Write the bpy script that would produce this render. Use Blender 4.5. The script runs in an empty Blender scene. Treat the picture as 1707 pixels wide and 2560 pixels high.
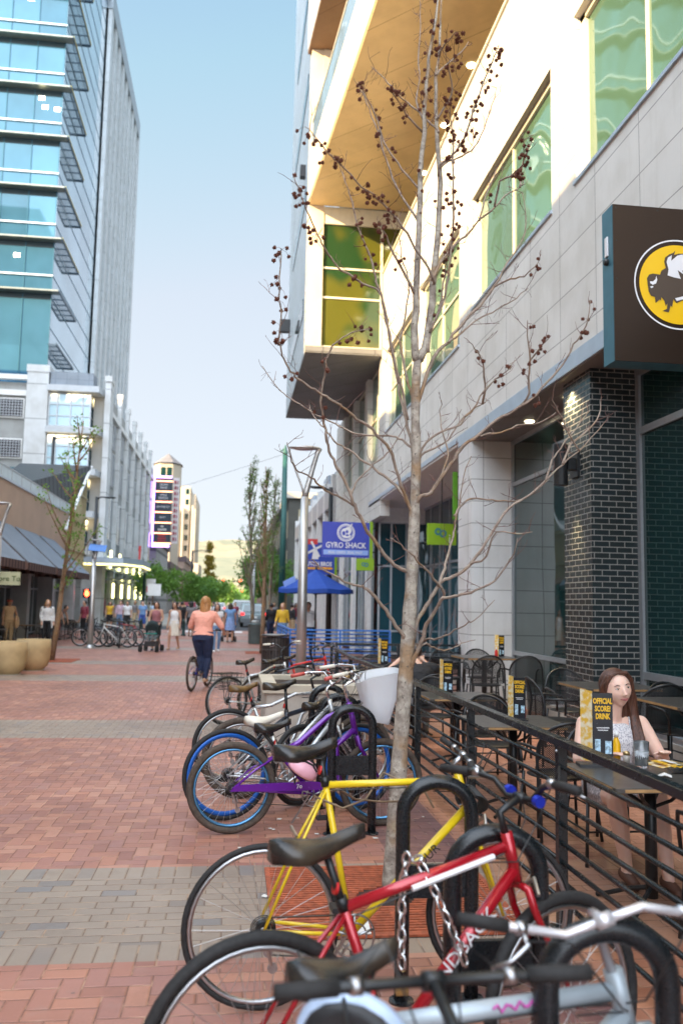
import bpy, bmesh, math, random
from mathutils import Vector, Matrix, Quaternion, noise
R = math.radians
scene = bpy.context.scene
col = scene.collection
random.seed(7)

# ---------------------------------------------------------------- camera
PITCH, YAW, ROLL = math.atan2(233.2, 2146.0), None, R(1.09)
YAW = math.atan2(269, 2146.0 / math.cos(PITCH))
fw = Vector((math.sin(YAW)*math.cos(PITCH), math.cos(YAW)*math.cos(PITCH), math.sin(PITCH)))
rt = Vector((math.cos(YAW), -math.sin(YAW), 0)); up = rt.cross(fw)
cx = rt*math.cos(ROLL) + up*math.sin(ROLL); cu = -rt*math.sin(ROLL) + up*math.cos(ROLL)
cam_d = bpy.data.cameras.new('camera'); cam = bpy.data.objects.new('camera', cam_d); col.objects.link(cam)
m4 = Matrix((cx, cu, -fw)).transposed().to_4x4(); m4.translation = Vector((0, 0, 1.7)); cam.matrix_world = m4
cam_d.sensor_fit = 'HORIZONTAL'; cam_d.sensor_width = 36; cam_d.lens = 36*2146/1707
cam_d.clip_start = .05; cam_d.clip_end = 9000
cam_d.dof.use_dof = True; cam_d.dof.focus_distance = 6.0; cam_d.dof.aperture_fstop = 3.2
scene.camera = cam

# ---------------------------------------------------------------- light
SUN_EL, SUN_AZ = R(20), None
SDIR = Vector((.74, .67, 0)).normalized()*math.cos(SUN_EL); SDIR.z = -math.sin(SUN_EL)     # the way the light travels
w = bpy.data.worlds.new('World'); scene.world = w; w.use_nodes = True
nt = w.node_tree; bg = nt.nodes['Background']
sky = nt.nodes.new('ShaderNodeTexSky'); sky.sky_type = 'NISHITA'; sky.sun_disc = False
sky.sun_elevation = SUN_EL; sky.sun_rotation = math.atan2(-SDIR.x, -SDIR.y)
sky.air_density = 1.0; sky.dust_density = 1.4; sky.ozone_density = 1.4
# Nishita sky mixed with a gradient, plus added sunward brightness that lifts the shade
def wn(t, **k):
    n = nt.nodes.new(t)
    for a_, b_ in k.items(): setattr(n, a_, b_)
    return n
tc = wn('ShaderNodeTexCoord'); sx_ = wn('ShaderNodeSeparateXYZ'); nt.links.new(tc.outputs['Generated'], sx_.inputs[0])
ca = wn('ShaderNodeMix', data_type='RGBA', blend_type='DARKEN'); ca.inputs[0].default_value = 1; ca.inputs[7].default_value = (1.5, 1.5, 1.6, 1)
mr = wn('ShaderNodeMapRange'); mr.inputs[1].default_value = 0; mr.inputs[2].default_value = .66; nt.links.new(sx_.outputs[2], mr.inputs[0])
hz = wn('ShaderNodeMix', data_type='RGBA'); hz.inputs[6].default_value = (1.0, 1.10, 1.16, 1); hz.inputs[7].default_value = (.34, .55, .82, 1); nt.links.new(mr.outputs[0], hz.inputs[0])
cb = wn('ShaderNodeMix', data_type='RGBA'); cb.inputs[0].default_value = .75
dp = wn('ShaderNodeVectorMath', operation='DOT_PRODUCT'); dp.inputs[1].default_value = Vector((-SDIR.x, -SDIR.y, .45)).normalized(); nt.links.new(tc.outputs['Generated'], dp.inputs[0])
m2 = wn('ShaderNodeMapRange', interpolation_type='SMOOTHSTEP'); m2.inputs[1].default_value = -.15; m2.inputs[2].default_value = 1.0; nt.links.new(dp.outputs['Value'], m2.inputs[0])
ad = wn('ShaderNodeMix', data_type='RGBA', blend_type='ADD'); nt.links.new(m2.outputs[0], ad.inputs[0]); ad.inputs[7].default_value = (4.9, 5.3, 5.9, 1)
nt.links.new(sky.outputs[0], ca.inputs[6]); nt.links.new(ca.outputs[2], cb.inputs[6]); nt.links.new(hz.outputs[2], cb.inputs[7]); nt.links.new(cb.outputs[2], ad.inputs[6]); nt.links.new(ad.outputs[2], bg.inputs[0]); bg.inputs[1].default_value = .14
sl = bpy.data.lights.new('sun', 'SUN'); sl.energy = 2.9; sl.angle = R(.5); sl.color = (1, .70, .36)
so = bpy.data.objects.new('sun', sl); col.objects.link(so); so.rotation_euler = SDIR.to_track_quat('-Z', 'Y').to_euler()
so.location = (0, 0, 60)
scene.view_settings.view_transform = 'Standard'; scene.view_settings.look = 'None'
scene.view_settings.gamma = 1; scene.view_settings.exposure = 2.58
scene.cycles.max_bounces = 8; scene.cycles.use_denoising = True

# ---------------------------------------------------------------- tagging
def tag(o, label=None, cat=None, group=None, kind=None):
    if label: o['label'] = label
    if cat: o['category'] = cat
    if group: o['group'] = group
    if kind: o['kind'] = kind
    return o
def thing(name, label, cat, loc=(0, 0, 0), rz=0, group=None):
    o = bpy.data.objects.new(name, None); col.objects.link(o); o.empty_display_size = .2
    o.location = loc; o.rotation_euler = (0, 0, rz)
    return tag(o, label, cat, group)
def copy_tree(o, parent=None):
    c = o.copy(); col.objects.link(c)
    if parent: c.parent = parent
    for ch in list(o.children): copy_tree(ch, c)
    return c
def dup(o, loc, rz=0, label=None, group=None, scale=None):
    c = copy_tree(o); c.location = loc; c.rotation_euler = (0, 0, rz)
    if scale: c.scale = scale
    return tag(c, label, None, group)

# ---------------------------------------------------------------- materials
MATS = {}
class N:
    "tiny node helper"
    def __init__(s, name):
        s.m = bpy.data.materials.new(name); s.m.use_nodes = True; s.t = s.m.node_tree
        s.b = s.t.nodes['Principled BSDF']; MATS[name] = s.m
    def n(s, typ, **kw):
        nd = s.t.nodes.new(typ)
        for k, v in kw.items(): setattr(nd, k, v)
        return nd
    def put(s, inp, v):
        if hasattr(v, 'is_linked') or hasattr(v, 'links'): s.t.links.new(v, inp)
        else: inp.default_value = v
    def math(s, op, a, b=0, c=0):
        nd = s.n('ShaderNodeMath', operation=op)
        for i, v in enumerate((a, b, c)): s.put(nd.inputs[i], v)
        return nd.outputs[0]
    def mix(s, f, a, b, mode='MIX'):
        nd = s.n('ShaderNodeMix', data_type='RGBA', blend_type=mode)
        s.put(nd.inputs[0], f)
        for i, v in ((6, a), (7, b)):
            if isinstance(v, tuple): v = (*v[:3], 1)
            s.put(nd.inputs[i], v)
        return nd.outputs[2]
    def noise(s, scale, detail=4, vec=None, rough=.55):
        nd = s.n('ShaderNodeTexNoise'); nd.inputs['Scale'].default_value = scale
        nd.inputs['Detail'].default_value = detail; nd.inputs['Roughness'].default_value = rough
        if vec is not None: s.t.links.new(vec, nd.inputs['Vector'])
        return nd.outputs[0]
    def ramp(s, f, a, b):
        nd = s.n('ShaderNodeMapRange', interpolation_type='SMOOTHSTEP'); s.put(nd.inputs[0], f)
        nd.inputs[1].default_value = a; nd.inputs[2].default_value = b
        return nd.outputs[0]
    def pos(s): return s.n('ShaderNodeNewGeometry').outputs['Position']
    def obj(s): return s.n('ShaderNodeTexCoord').outputs['Object']
    def bump(s, h, st=.3, dist=.01):
        nd = s.n('ShaderNodeBump'); s.put(nd.inputs['Height'], h)
        nd.inputs['Strength'].default_value = st; nd.inputs['Distance'].default_value = dist
        s.t.links.new(nd.outputs[0], s.b.inputs['Normal'])
    def fin(s, color, rough=.5, metal=0, **kw):
        if isinstance(color, tuple): color = (*color[:3], 1)
        s.put(s.b.inputs['Base Color'], color); s.put(s.b.inputs['Roughness'], rough); s.put(s.b.inputs['Metallic'], metal)
        for k, v in kw.items(): s.put(s.b.inputs[k.replace('_', ' ')], v)
        return s.m
def mat(name, c, rough=.5, metal=0, var=.12, scale=14, bump=0, emit=None, estr=0, **kw):
    if name in MATS: return MATS[name]
    s = N(name); v = s.obj()
    if var:
        f = s.noise(scale, 5, v); lo = tuple(x*(1-var) for x in c); hi = tuple(min(1, x*(1+var)) for x in c)
        cc = s.mix(s.ramp(f, .3, .7), lo, hi)
        rr = s.math('ADD', rough-.06, s.math('MULTIPLY', s.noise(scale*2.3, 3, v), .12))
    else: cc, rr = c, rough
    s.fin(cc, rr, metal, **kw)
    if bump: s.bump(s.noise(scale*4, 6, v), bump, .004)
    if emit: s.b.inputs['Emission Color'].default_value = (*emit, 1); s.b.inputs['Emission Strength'].default_value = estr
    return s.m

def joint_mat(name, c, jc, bw, bh, mortar=.012, rough=.55, offset=.0, var=.08, metal=0, off=(0, 0), c2=None, bump=.25, ms=.1):
    "panels / bricks laid on walls in world metres: the wall's own run is X+Y, its height Z"
    if name in MATS: return MATS[name]
    s = N(name); sep = s.n('ShaderNodeSeparateXYZ'); s.t.links.new(s.pos(), sep.inputs[0])
    cmb = s.n('ShaderNodeCombineXYZ')
    s.put(cmb.inputs[0], s.math('ADD', s.math('ADD', sep.outputs[0], sep.outputs[1]), off[0]+100)); s.put(cmb.inputs[1], s.math('ADD', sep.outputs[2], off[1]))
    br = s.n('ShaderNodeTexBrick'); br.offset = offset; br.squash = 1
    s.t.links.new(cmb.outputs[0], br.inputs['Vector'])
    c2 = c2 or tuple(x*(1-var) for x in c)
    br.inputs['Color1'].default_value = (*c, 1); br.inputs['Color2'].default_value = (*c2, 1); br.inputs['Mortar'].default_value = (*jc, 1)
    br.inputs['Scale'].default_value = 1; br.inputs['Mortar Size'].default_value = mortar; br.inputs['Mortar Smooth'].default_value = ms
    br.inputs['Brick Width'].default_value = bw; br.inputs['Row Height'].default_value = bh; br.inputs['Bias'].default_value = -.1
    f = s.noise(1.3, 5, s.pos()); g = s.noise(30, 3, s.pos())
    cc = s.mix(s.ramp(f, .35, .7), br.outputs[0], s.mix(1, br.outputs[0], (.86, .85, .83), 'MULTIPLY'))
    cc = s.mix(s.math('MULTIPLY', g, .18), cc, s.mix(1, cc, (.7, .7, .7), 'MULTIPLY'))
    ws = s.n('ShaderNodeCombineXYZ'); s.put(ws.inputs[0], s.math('MULTIPLY', s.math('ADD', sep.outputs[0], sep.outputs[1]), 5)); s.put(ws.inputs[1], s.math('MULTIPLY', sep.outputs[2], .35))
    st = s.noise(1.6, 5, ws.outputs[0], .65); cc = s.mix(s.math('MULTIPLY', s.ramp(st, .50, .72), .22), cc, s.mix(1, cc, (.70, .68, .64), 'MULTIPLY'))
    s.fin(cc, s.math('ADD', rough, s.math('MULTIPLY', br.outputs[1], .25)), metal)
    s.bump(s.math('SUBTRACT', 1, br.outputs[1]), bump, .006)
    return s.m
def pane_mat(name, c, pw, ph, metal, spec):
    "curtain wall glass whose panes differ slightly"
    s = N(name); sep = s.n('ShaderNodeSeparateXYZ'); s.t.links.new(s.pos(), sep.inputs[0]); cb_ = s.n('ShaderNodeCombineXYZ')
    s.put(cb_.inputs[0], s.math('FLOOR', s.math('DIVIDE', s.math('ADD', sep.outputs[0], 14.06), pw))); s.put(cb_.inputs[1], s.math('FLOOR', s.math('DIVIDE', s.math('ADD', sep.outputs[2], -20.3), ph)))
    wn_ = s.n('ShaderNodeTexWhiteNoise', noise_dimensions='2D'); s.t.links.new(cb_.outputs[0], wn_.inputs['Vector']); v = s.n('ShaderNodeTexNoise'); s.t.links.new(s.pos(), v.inputs['Vector']); v.inputs['Scale'].default_value = .5
    k = s.math('ADD', s.math('MULTIPLY', wn_.outputs['Value'], .6), s.math('MULTIPLY', v.outputs[0], .5))
    s.fin(s.mix(k, tuple(x*.6 for x in c), tuple(min(1, x*1.5) for x in c)), .03, metal, Specular_IOR_Level=spec, IOR=1.6)
    s.bump(s.math('ADD', s.noise(.3, 2, s.pos()), s.math('MULTIPLY', wn_.outputs['Value'], .0)), .004, 1.0); return s.m
def glass_mat(name, c, rough=.04, metal=.25, wav=.02, spec=1.0, c2=None, sc=.16):
    if name in MATS: return MATS[name]
    s = N(name); f = s.noise(.35, 2, s.pos()); g = s.noise(2.2, 3, s.pos())
    s.fin(s.mix(s.ramp(s.noise(sc, 2, s.pos()), .42 if c2 else .3, .58 if c2 else .7), c, c2 or tuple(x*.7 for x in c)), rough, metal, Specular_IOR_Level=spec, IOR=1.6)
    s.bump(f, wav, 1.0)
    return s.m

# ---------------------------------------------------------------- mesh builder
class MB:
    def __init__(s): s.v = []; s.f = []; s.mi = []; s.i = 0
    def mat(s, i): s.i = i; return s
    def add(s, vs, fs):
        b = len(s.v); s.v += [tuple(v) for v in vs]; s.f += [tuple(b+i for i in f) for f in fs]; s.mi += [s.i]*len(fs); return s
    def box(s, x0, y0, z0, x1, y1, z1):
        x0, x1 = min(x0, x1), max(x0, x1); y0, y1 = min(y0, y1), max(y0, y1); z0, z1 = min(z0, z1), max(z0, z1)
        return s.add([(x0,y0,z0),(x1,y0,z0),(x1,y1,z0),(x0,y1,z0),(x0,y0,z1),(x1,y0,z1),(x1,y1,z1),(x0,y1,z1)],
                     [(0,3,2,1),(4,5,6,7),(0,1,5,4),(1,2,6,5),(2,3,7,6),(3,0,4,7)])
    def obox(s, c, sx, sy, sz, rot=None):
        rot = rot or Matrix.Identity(3); c = Vector(c); vs = []
        for z in (-.5, .5):
            for x, y in ((-.5,-.5),(.5,-.5),(.5,.5),(-.5,.5)): vs.append(c + rot @ Vector((x*sx, y*sy, z*sz)))
        return s.add(vs, [(0,3,2,1),(4,5,6,7),(0,1,5,4),(1,2,6,5),(2,3,7,6),(3,0,4,7)])
    def prism(s, pts, z0, z1):
        n = len(pts); vs = [(x, y, z0) for x, y in pts] + [(x, y, z1) for x, y in pts]
        return s.add(vs, [tuple(range(n))[::-1], tuple(range(n, 2*n))] + [(i, (i+1) % n, n+(i+1) % n, n+i) for i in range(n)])
    def xprism(s, pts, x0, x1):     # outline in (y, z), extruded along x
        n = len(pts); vs = [(x0, y, z) for y, z in pts] + [(x1, y, z) for y, z in pts]
        return s.add(vs, [tuple(range(n))[::-1], tuple(range(n, 2*n))] + [(i, (i+1) % n, n+(i+1) % n, n+i) for i in range(n)])
    def yprism(s, pts, y0, y1):     # outline in (x, z), extruded along y
        n = len(pts); vs = [(x, y0, z) for x, z in pts] + [(x, y1, z) for x, z in pts]
        return s.add(vs, [tuple(range(n)), tuple(range(n, 2*n))[::-1]] + [(i, n+i, n+(i+1) % n, (i+1) % n) for i in range(n)])
    def tube(s, pts, r, seg=8, cap=True, sq=1.0):
        pts = [Vector(p) for p in pts]; n = len(pts)
        rs = r if isinstance(r, (list, tuple)) else [r]*n
        t = [(pts[min(i+1, n-1)]-pts[max(i-1, 0)]).normalized() for i in range(n)]
        a = Vector((0, 0, 1)) if abs(t[0].z) < .9 else Vector((1, 0, 0))
        u = t[0].cross(a).normalized(); vs = []
        for i in range(n):
            u = (u - t[i]*u.dot(t[i])); u = u.normalized() if u.length > 1e-6 else t[i].orthogonal().normalized()
            w_ = t[i].cross(u)
            for k in range(seg):
                an = 2*math.pi*k/seg; vs.append(pts[i] + (u*math.cos(an)*sq + w_*math.sin(an))*rs[i])
        fs = [(i*seg+k, i*seg+(k+1) % seg, (i+1)*seg+(k+1) % seg, (i+1)*seg+k) for i in range(n-1) for k in range(seg)]
        if cap: fs += [tuple(range(seg))[::-1], tuple((n-1)*seg+k for k in range(seg))]
        return s.add(vs, fs)
    def lathe(s, prof, c=(0, 0, 0), seg=16, ax=None):
        c = Vector(c); q = Vector((0, 0, 1)).rotation_difference(Vector(ax)) if ax else Quaternion()
        vs = []
        for r, z in prof:
            for k in range(seg):
                a = 2*math.pi*k/seg; vs.append(c + q @ Vector((r*math.cos(a), r*math.sin(a), z)))
        n = len(prof)
        fs = [(i*seg+k, i*seg+(k+1) % seg, (i+1)*seg+(k+1) % seg, (i+1)*seg+k) for i in range(n-1) for k in range(seg)]
        if prof[0][0] > 1e-5: fs.append(tuple(range(seg))[::-1])
        if prof[-1][0] > 1e-5: fs.append(tuple((n-1)*seg+k for k in range(seg)))
        return s.add(vs, fs)
    def torus(s, c, R_, r, ax=(0, 1, 0), seg=32, k=8, rz=None):
        c = Vector(c); q = Vector((0, 0, 1)).rotation_difference(Vector(ax)); vs = []; rz = rz or r
        for i in range(seg):
            a = 2*math.pi*i/seg; d = Vector((math.cos(a), math.sin(a), 0))
            for j in range(k):
                b = 2*math.pi*j/k; vs.append(c + q @ (d*(R_+r*math.cos(b)) + Vector((0, 0, rz*math.sin(b)))))
        return s.add(vs, [(i*k+j, ((i+1) % seg)*k+j, ((i+1) % seg)*k+(j+1) % k, i*k+(j+1) % k) for i in range(seg) for j in range(k)])
    def ball(s, c, rx, ry=None, rz=None, seg=12, rings=8, fn=None):
        ry = ry or rx; rz = rz or rx; c = Vector(c); vs = []
        for i in range(rings+1):
            th = math.pi*i/rings
            for k in range(seg):
                a = 2*math.pi*k/seg; p = Vector((math.sin(th)*math.cos(a), math.sin(th)*math.sin(a), math.cos(th)))
                if fn: p = fn(p)
                vs.append(c + Vector((p.x*rx, p.y*ry, p.z*rz)))
        return s.add(vs, [(i*seg+k, (i+1)*seg+k, (i+1)*seg+(k+1) % seg, i*seg+(k+1) % seg) for i in range(rings) for k in range(seg)])
    def xf(s, M):
        s.v = [tuple(M @ Vector(v)) for v in s.v]; return s
    def build(s, name, mats, parent=None, smooth=False, world=True, label=None, bevel=0, kind=None):
        me = bpy.data.meshes.new(name); mats = mats if isinstance(mats, (list, tuple)) else [mats]
        root = parent
        while root and root.parent: root = root.parent
        off = Vector(root.matrix_basis.translation) if (root and world and root.type == 'EMPTY') else Vector()
        me.from_pydata([(v[0]-off.x, v[1]-off.y, v[2]-off.z) for v in s.v], [], s.f)
        for m in mats: me.materials.append(m)
        me.polygons.foreach_set('material_index', s.mi)
        me.validate(); me.update()
        bm = bmesh.new(); bm.from_mesh(me); bmesh.ops.remove_doubles(bm, verts=bm.verts, dist=1e-5)
        bmesh.ops.recalc_face_normals(bm, faces=bm.faces); bm.to_mesh(me); bm.free()
        if smooth: me.polygons.foreach_set('use_smooth', [True]*len(me.polygons))
        o = bpy.data.objects.new(name, me); col.objects.link(o)
        if bevel:
            b = o.modifiers.new('bevel', 'BEVEL'); b.width = bevel; b.segments = 2; b.limit_method = 'ANGLE'
        if parent: o.parent = parent
        if label: o['label'] = label
        if kind: o['kind'] = kind
        return o
def text_mb(txt, size, M, mb=None, depth=.006, align='CENTER', sx=1, bold=0):
    "lettering as mesh; M places the text's own XY plane"
    cu_ = bpy.data.curves.new('t', 'FONT'); cu_.body = txt; cu_.size = size; cu_.extrude = depth; cu_.align_x = align; cu_.align_y = 'CENTER'
    cu_.resolution_u = 2; cu_.offset = bold
    o = bpy.data.objects.new('t', cu_); col.objects.link(o)
    dg = bpy.context.evaluated_depsgraph_get(); me = bpy.data.meshes.new_from_object(o.evaluated_get(dg))
    mb = mb or MB()
    mb.add([M @ Vector((v.co.x*sx, v.co.y, v.co.z)) for v in me.vertices], [tuple(p.vertices) for p in me.polygons])
    bpy.data.objects.remove(o); bpy.data.meshes.remove(me); bpy.data.curves.remove(cu_)
    return mb
def print_rows(widths, h, gap, M, th=.002, chunk=.62):
    "rows of print too small to read: short solid strokes"
    b = MB(); rr = random.Random(len(widths)*7+int(h*1000)); tot = len(widths)*(h+gap)-gap
    for j, w_ in enumerate(widths):
        x = -w_/2; z = tot/2-j*(h+gap)-h
        while x < w_/2-h*.2:
            s_ = min(h*rr.uniform(.35, chunk), w_/2-x); vs = [M @ Vector((x+dx*s_, z+dz*h, th)) for dx, dz in ((0, 0), (1, 0), (1, rr.uniform(.7, 1)), (0, rr.uniform(.7, 1)))]; b.add(vs, [(0, 1, 2, 3)]); x += s_+h*.22
    return b
def frontM(x, y, z, rz=0, rx=90):       # text standing upright, read from -Y when rz = 0
    return Matrix.Translation((x, y, z)) @ Matrix.Rotation(rz, 4, 'Z') @ Matrix.Rotation(R(rx), 4, 'X')

# common materials
black_metal = mat('black_powder_coat', (.012, .013, .014), .38, 0, .2, 30)
steel = mat('brushed_steel', (.45, .45, .46), .32, 1, .06, 40)
chrome = mat('chrome', (.7, .7, .7), .15, 1, .05, 40)
rubber = mat('black_rubber', (.018, .017, .017), .75, 0, .3, 60)
black_plastic = mat('black_plastic', (.02, .02, .022), .45, 0, .2, 40)
white_paint = mat('white_paint', (.75, .75, .73), .5, 0, .05, 8)
al_frame = mat('aluminium_frame', (.42, .44, .46), .4, .6, .05, 12)
# ================================================================ GROUND
def paving_material():
    s = N('brick_paving'); sep = s.n('ShaderNodeSeparateXYZ'); s.t.links.new(s.pos(), sep.inputs[0])
    X, Y = sep.outputs[0], sep.outputs[1]; m = s.math
    U = .1     # brick width in metres, 2:1 bricks
    gx_ = m('DIVIDE', m('ADD', X, 50.2), U); gy_ = m('DIVIDE', m('ADD', Y, 50.0), U)
    fx, fy = m('FLOOR', gx_), m('FLOOR', gy_); lx, ly = m('FRACT', gx_), m('FRACT', gy_)
    # herringbone
    k = m('MODULO', m('ADD', m('SUBTRACT', fx, fy), 4000), 4)
    k = m('ROUND', k); hor = m('LESS_THAN', k, 1.5)
    k1 = m('COMPARE', k, 1, .1); k3 = m('COMPARE', k, 3, .1)
    hx = m('ADD', lx, k1); vy = m('ADD', ly, m('SUBTRACT', 1, k3))
    def edge(a, la, b, lb): return m('MINIMUM', m('MINIMUM', a, m('SUBTRACT', la, a)), m('MINIMUM', b, m('SUBTRACT', lb, b)))
    eh = edge(hx, 2, ly, 1); ev = edge(lx, 1, vy, 2)
    mixf = lambda f, a, b: m('ADD', m('MULTIPLY', f, a), m('MULTIPLY', m('SUBTRACT', 1, f), b))
    e_her = mixf(hor, eh, ev)
    idx = mixf(hor, m('SUBTRACT', fx, k1), m('ADD', fx, .37)); idy = mixf(hor, fy, m('SUBTRACT', fy, m('SUBTRACT', 1, k3)))
    # running bond, long side along X
    row = fy; sh = m('MODULO', m('ADD', row, 4000), 2)
    rx = m('ADD', m('DIVIDE', gx_, 2), m('MULTIPLY', sh, .5)); rfx = m('FLOOR', rx); rlx = m('MULTIPLY', m('FRACT', rx), 2)
    e_run = edge(rlx, 2, ly, 1)
    # gray bands across the street
    bands = [(4.36, 5.84), (11.2, 12.86), (19.0, 20.5), (24.0, 25.3), (31.5, 33.0), (38.6, 40.2), (46, 47.6)]
    band = 0; sold = 0
    for a, b in bands:
        band = m('ADD', band, m('MULTIPLY', m('GREATER_THAN', Y, a), m('LESS_THAN', Y, b)))
        for c0, c1 in ((a, a+.2), (b-.2, b)):
            sold = m('ADD', sold, m('MULTIPLY', m('GREATER_THAN', Y, c0), m('LESS_THAN', Y, c1)))
    # soldier course at the band edges: bricks 1 wide x 2 deep
    e_sol = m('MINIMUM', lx, m('SUBTRACT', 1, lx))
    runzone = m('MAXIMUM', band, m('GREATER_THAN', X, -.2))
    e = mixf(runzone, e_run, e_her); e = mixf(sold, e_sol, e)
    bx = mixf(runzone, rfx, idx); by = mixf(runzone, m('ADD', row, .5), idy)
    bx = mixf(sold, fx, bx); by = mixf(sold, 7, by)
    cmb = s.n('ShaderNodeCombineXYZ'); s.put(cmb.inputs[0], bx); s.put(cmb.inputs[1], by)
    wn = s.n('ShaderNodeTexWhiteNoise', noise_dimensions='2D'); s.t.links.new(cmb.outputs[0], wn.inputs['Vector'])
    rnd = wn.outputs['Value']
    cr = s.n('ShaderNodeValToRGB'); s.t.links.new(rnd, cr.inputs[0]); el = cr.color_ramp.elements
    el[0].color = (.30, .135, .10, 1); el[1].color = (.50, .28, .20, 1)
    for p, c in ((.3, (.41, .195, .13, 1)), (.55, (.36, .185, .155, 1)), (.8, (.46, .225, .145, 1))):
        q = el.new(p); q.color = c
    cg = s.n('ShaderNodeValToRGB'); s.t.links.new(rnd, cg.inputs[0]); el = cg.color_ramp.elements
    el[0].color = (.24, .215, .175, 1); el[1].color = (.35, .32, .26, 1)
    q = el.new(.06); q.color = (.22, .24, .25, 1); q = el.new(.1); q.color = (.29, .26, .21, 1)
    c = s.mix(band, cr.outputs[0], cg.outputs[0])
    # a strip of dark purple bricks along the rail
    strip = m('MULTIPLY', m('MULTIPLY', m('GREATER_THAN', X, 1.12), m('LESS_THAN', X, 1.68)), m('LESS_THAN', Y, 14))
    c = s.mix(m('MULTIPLY', strip, m('SUBTRACT', 1, band)), c, s.mix(rnd, (.16, .085, .09), (.25, .13, .12)))
    patio = m('MULTIPLY', m('GREATER_THAN', X, 1.68), m('LESS_THAN', Y, 15.3))
    c = s.mix(m('MULTIPLY', patio, .7), c, s.mix(rnd, (.46, .215, .12), (.56, .30, .17)))
    big = s.noise(.55, 5, s.pos()); fine = s.noise(60, 4, s.pos()); mid = s.noise(5, 5, s.pos())
    c = s.mix(s.ramp(big, .3, .75), c, s.mix(1, c, (.72, .68, .66), 'MULTIPLY'))
    c = s.mix(m('MULTIPLY', s.ramp(mid, .55, .8), .35), c, (.35, .30, .27))
    c = s.mix(m('MULTIPLY', fine, .3), c, s.mix(1, c, (.6, .6, .6), 'MULTIPLY'))
    gum = s.n('ShaderNodeTexVoronoi'); gum.inputs['Scale'].default_value = 1.3; s.t.links.new(s.pos(), gum.inputs['Vector'])
    c = s.mix(m('MULTIPLY', m('LESS_THAN', gum.outputs['Distance'], .022), .5), c, (.42, .40, .38))
    st = s.noise(1.7, 6, s.pos(), .7); c = s.mix(m('MULTIPLY', s.ramp(st, .56, .68), .35), c, s.mix(1, c, (.55, .5, .48), 'MULTIPLY'))
    mort = s.ramp(e, .01, .055)
    mn = s.noise(7, 3, s.pos())
    mc = s.mix(s.ramp(mn, .5, .62), (.11, .07, .05), (.42, .32, .22))
    c = s.mix(m('ADD', .28, m('MULTIPLY', mort, .72)), mc, c)
    spots = s.n('ShaderNodeTexVoronoi'); spots.inputs['Scale'].default_value = 3.1; s.t.links.new(s.pos(), spots.inputs['Vector'])
    c = s.mix(m('MULTIPLY', m('LESS_THAN', spots.outputs['Distance'], .035), .55), c, (.06, .05, .05))
    rr = m('ADD', .30, m('MULTIPLY', mid, .3)); rr = mixf(mort, rr, .85)
    c = s.mix(.5, c, s.mix(1, c, (.97, .93, 1.10), 'MULTIPLY')); c = s.mix(1, c, (1.04, .90, .78), 'MULTIPLY')
    s.fin(c, rr, 0, Specular_IOR_Level=.85)
    tilt = m('MULTIPLY', rnd, .5)
    h = m('ADD', m('ADD', m('MULTIPLY', s.ramp(e, .0, .12), 1), tilt), m('MULTIPLY', fine, .25))
    s.bump(h, .55, .006)
    return s.m
paving = paving_material()
asphalt = mat('asphalt', (.052, .053, .056), .85, 0, .25, 3, .3)
concrete = mat('pale_concrete', (.42, .39, .34), .8, 0, .14, 5, .25)
g = MB().add([(-400, -60, -.03), (400, -60, -.03), (400, 3200, -.03), (-400, 3200, -.03)], [(0, 1, 2, 3)])
g.build('ground', mat('dry_ground', (.16, .15, .11), .95, 0, .3, .05), kind='structure')
g = MB(); n = 14
g.add([(-24, -4, 0), (9, -4, 0), (9, 54, 0), (-24, 54, 0)], [(0, 1, 2, 3)])
g.build('plaza_paving', paving, kind='structure')
MB().add([(-24, 54, -.012), (9, 54, -.012), (40, 54, -.012), (40, 62, -.012), (-60, 62, -.012), (-60, 54, -.012)], [(0, 1, 2, 3, 4, 5)]).build('cross_street', asphalt, kind='structure')
MB().add([(-3.6, 62, -.012), (3.3, 62, -.012), (3.3, 1500, -.012), (-3.6, 1500, -.012)], [(0, 1, 2, 3)]).build('road', asphalt, kind='structure')
k = MB()
for x0, x1 in ((-9, -3.6), (3.3, 9)): k.box(x0, 62, -.02, x1, 400, .12)
k.build('pavement', concrete, kind='structure')
s_ = MB()
for i in range(7): s_.box(-4.6+i*.95, 50.4, .0, -4.1+i*.95, 53, .004)
s_.build('crosswalk_marking', white_paint, kind='structure')
# tree grates set in the paving
grate_m = mat('rust_red_painted_iron', (.36, .085, .035), .6, 0, .3, 25, .2)
def grate(x0, y0, x1, y1, label, n=30):
    t = thing('tree_grate', label, 'tree grate', ((x0+x1)/2, (y0+y1)/2, 0), 0, 'iron tree grates in the paving')
    f = MB(); f.box(x0, y0, .004, x1, y0+.03, .016).box(x0, y1-.03, .004, x1, y1, .016).box(x0, y0+.03, .004, x0+.03, y1-.03, .016).box(x1-.03, y0+.03, .004, x1, y1-.03, .016)
    mx, my = (x0+x1)/2, (y0+y1)/2; f.box(mx-.02, y0+.03, .004, mx+.02, my-.2, .017)
    f.build('grate_frame', grate_m, t)
    b = MB(); st = (y1-y0-.06)/n
    for i in range(n):
        ya = y0+.03+i*st+.006; yb = ya+st*.62; hole = abs((ya+yb)/2-my) < .17
        hw = math.sqrt(max(0, .17**2-((ya+yb)/2-my)**2)) if hole else 0
        if hole: b.box(x0+.03, ya, .003, mx-hw, yb, .014).box(mx+hw, ya, .003, x1-.03, yb, .014)
        else: b.box(x0+.03, ya, .003, x1-.03, yb, .014)
    b.build('slats', grate_m, t)
    MB().box(x0, y0, -.01, x1, y1, .0022).build('pit', mat('pit_soil', (.035, .02, .014), .95, 0, .4, 30), t)
grate(.26, 4.55, 1.62, 5.74, 'rust red slatted tree grate at the foot of the bare seed-ball tree')
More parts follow.
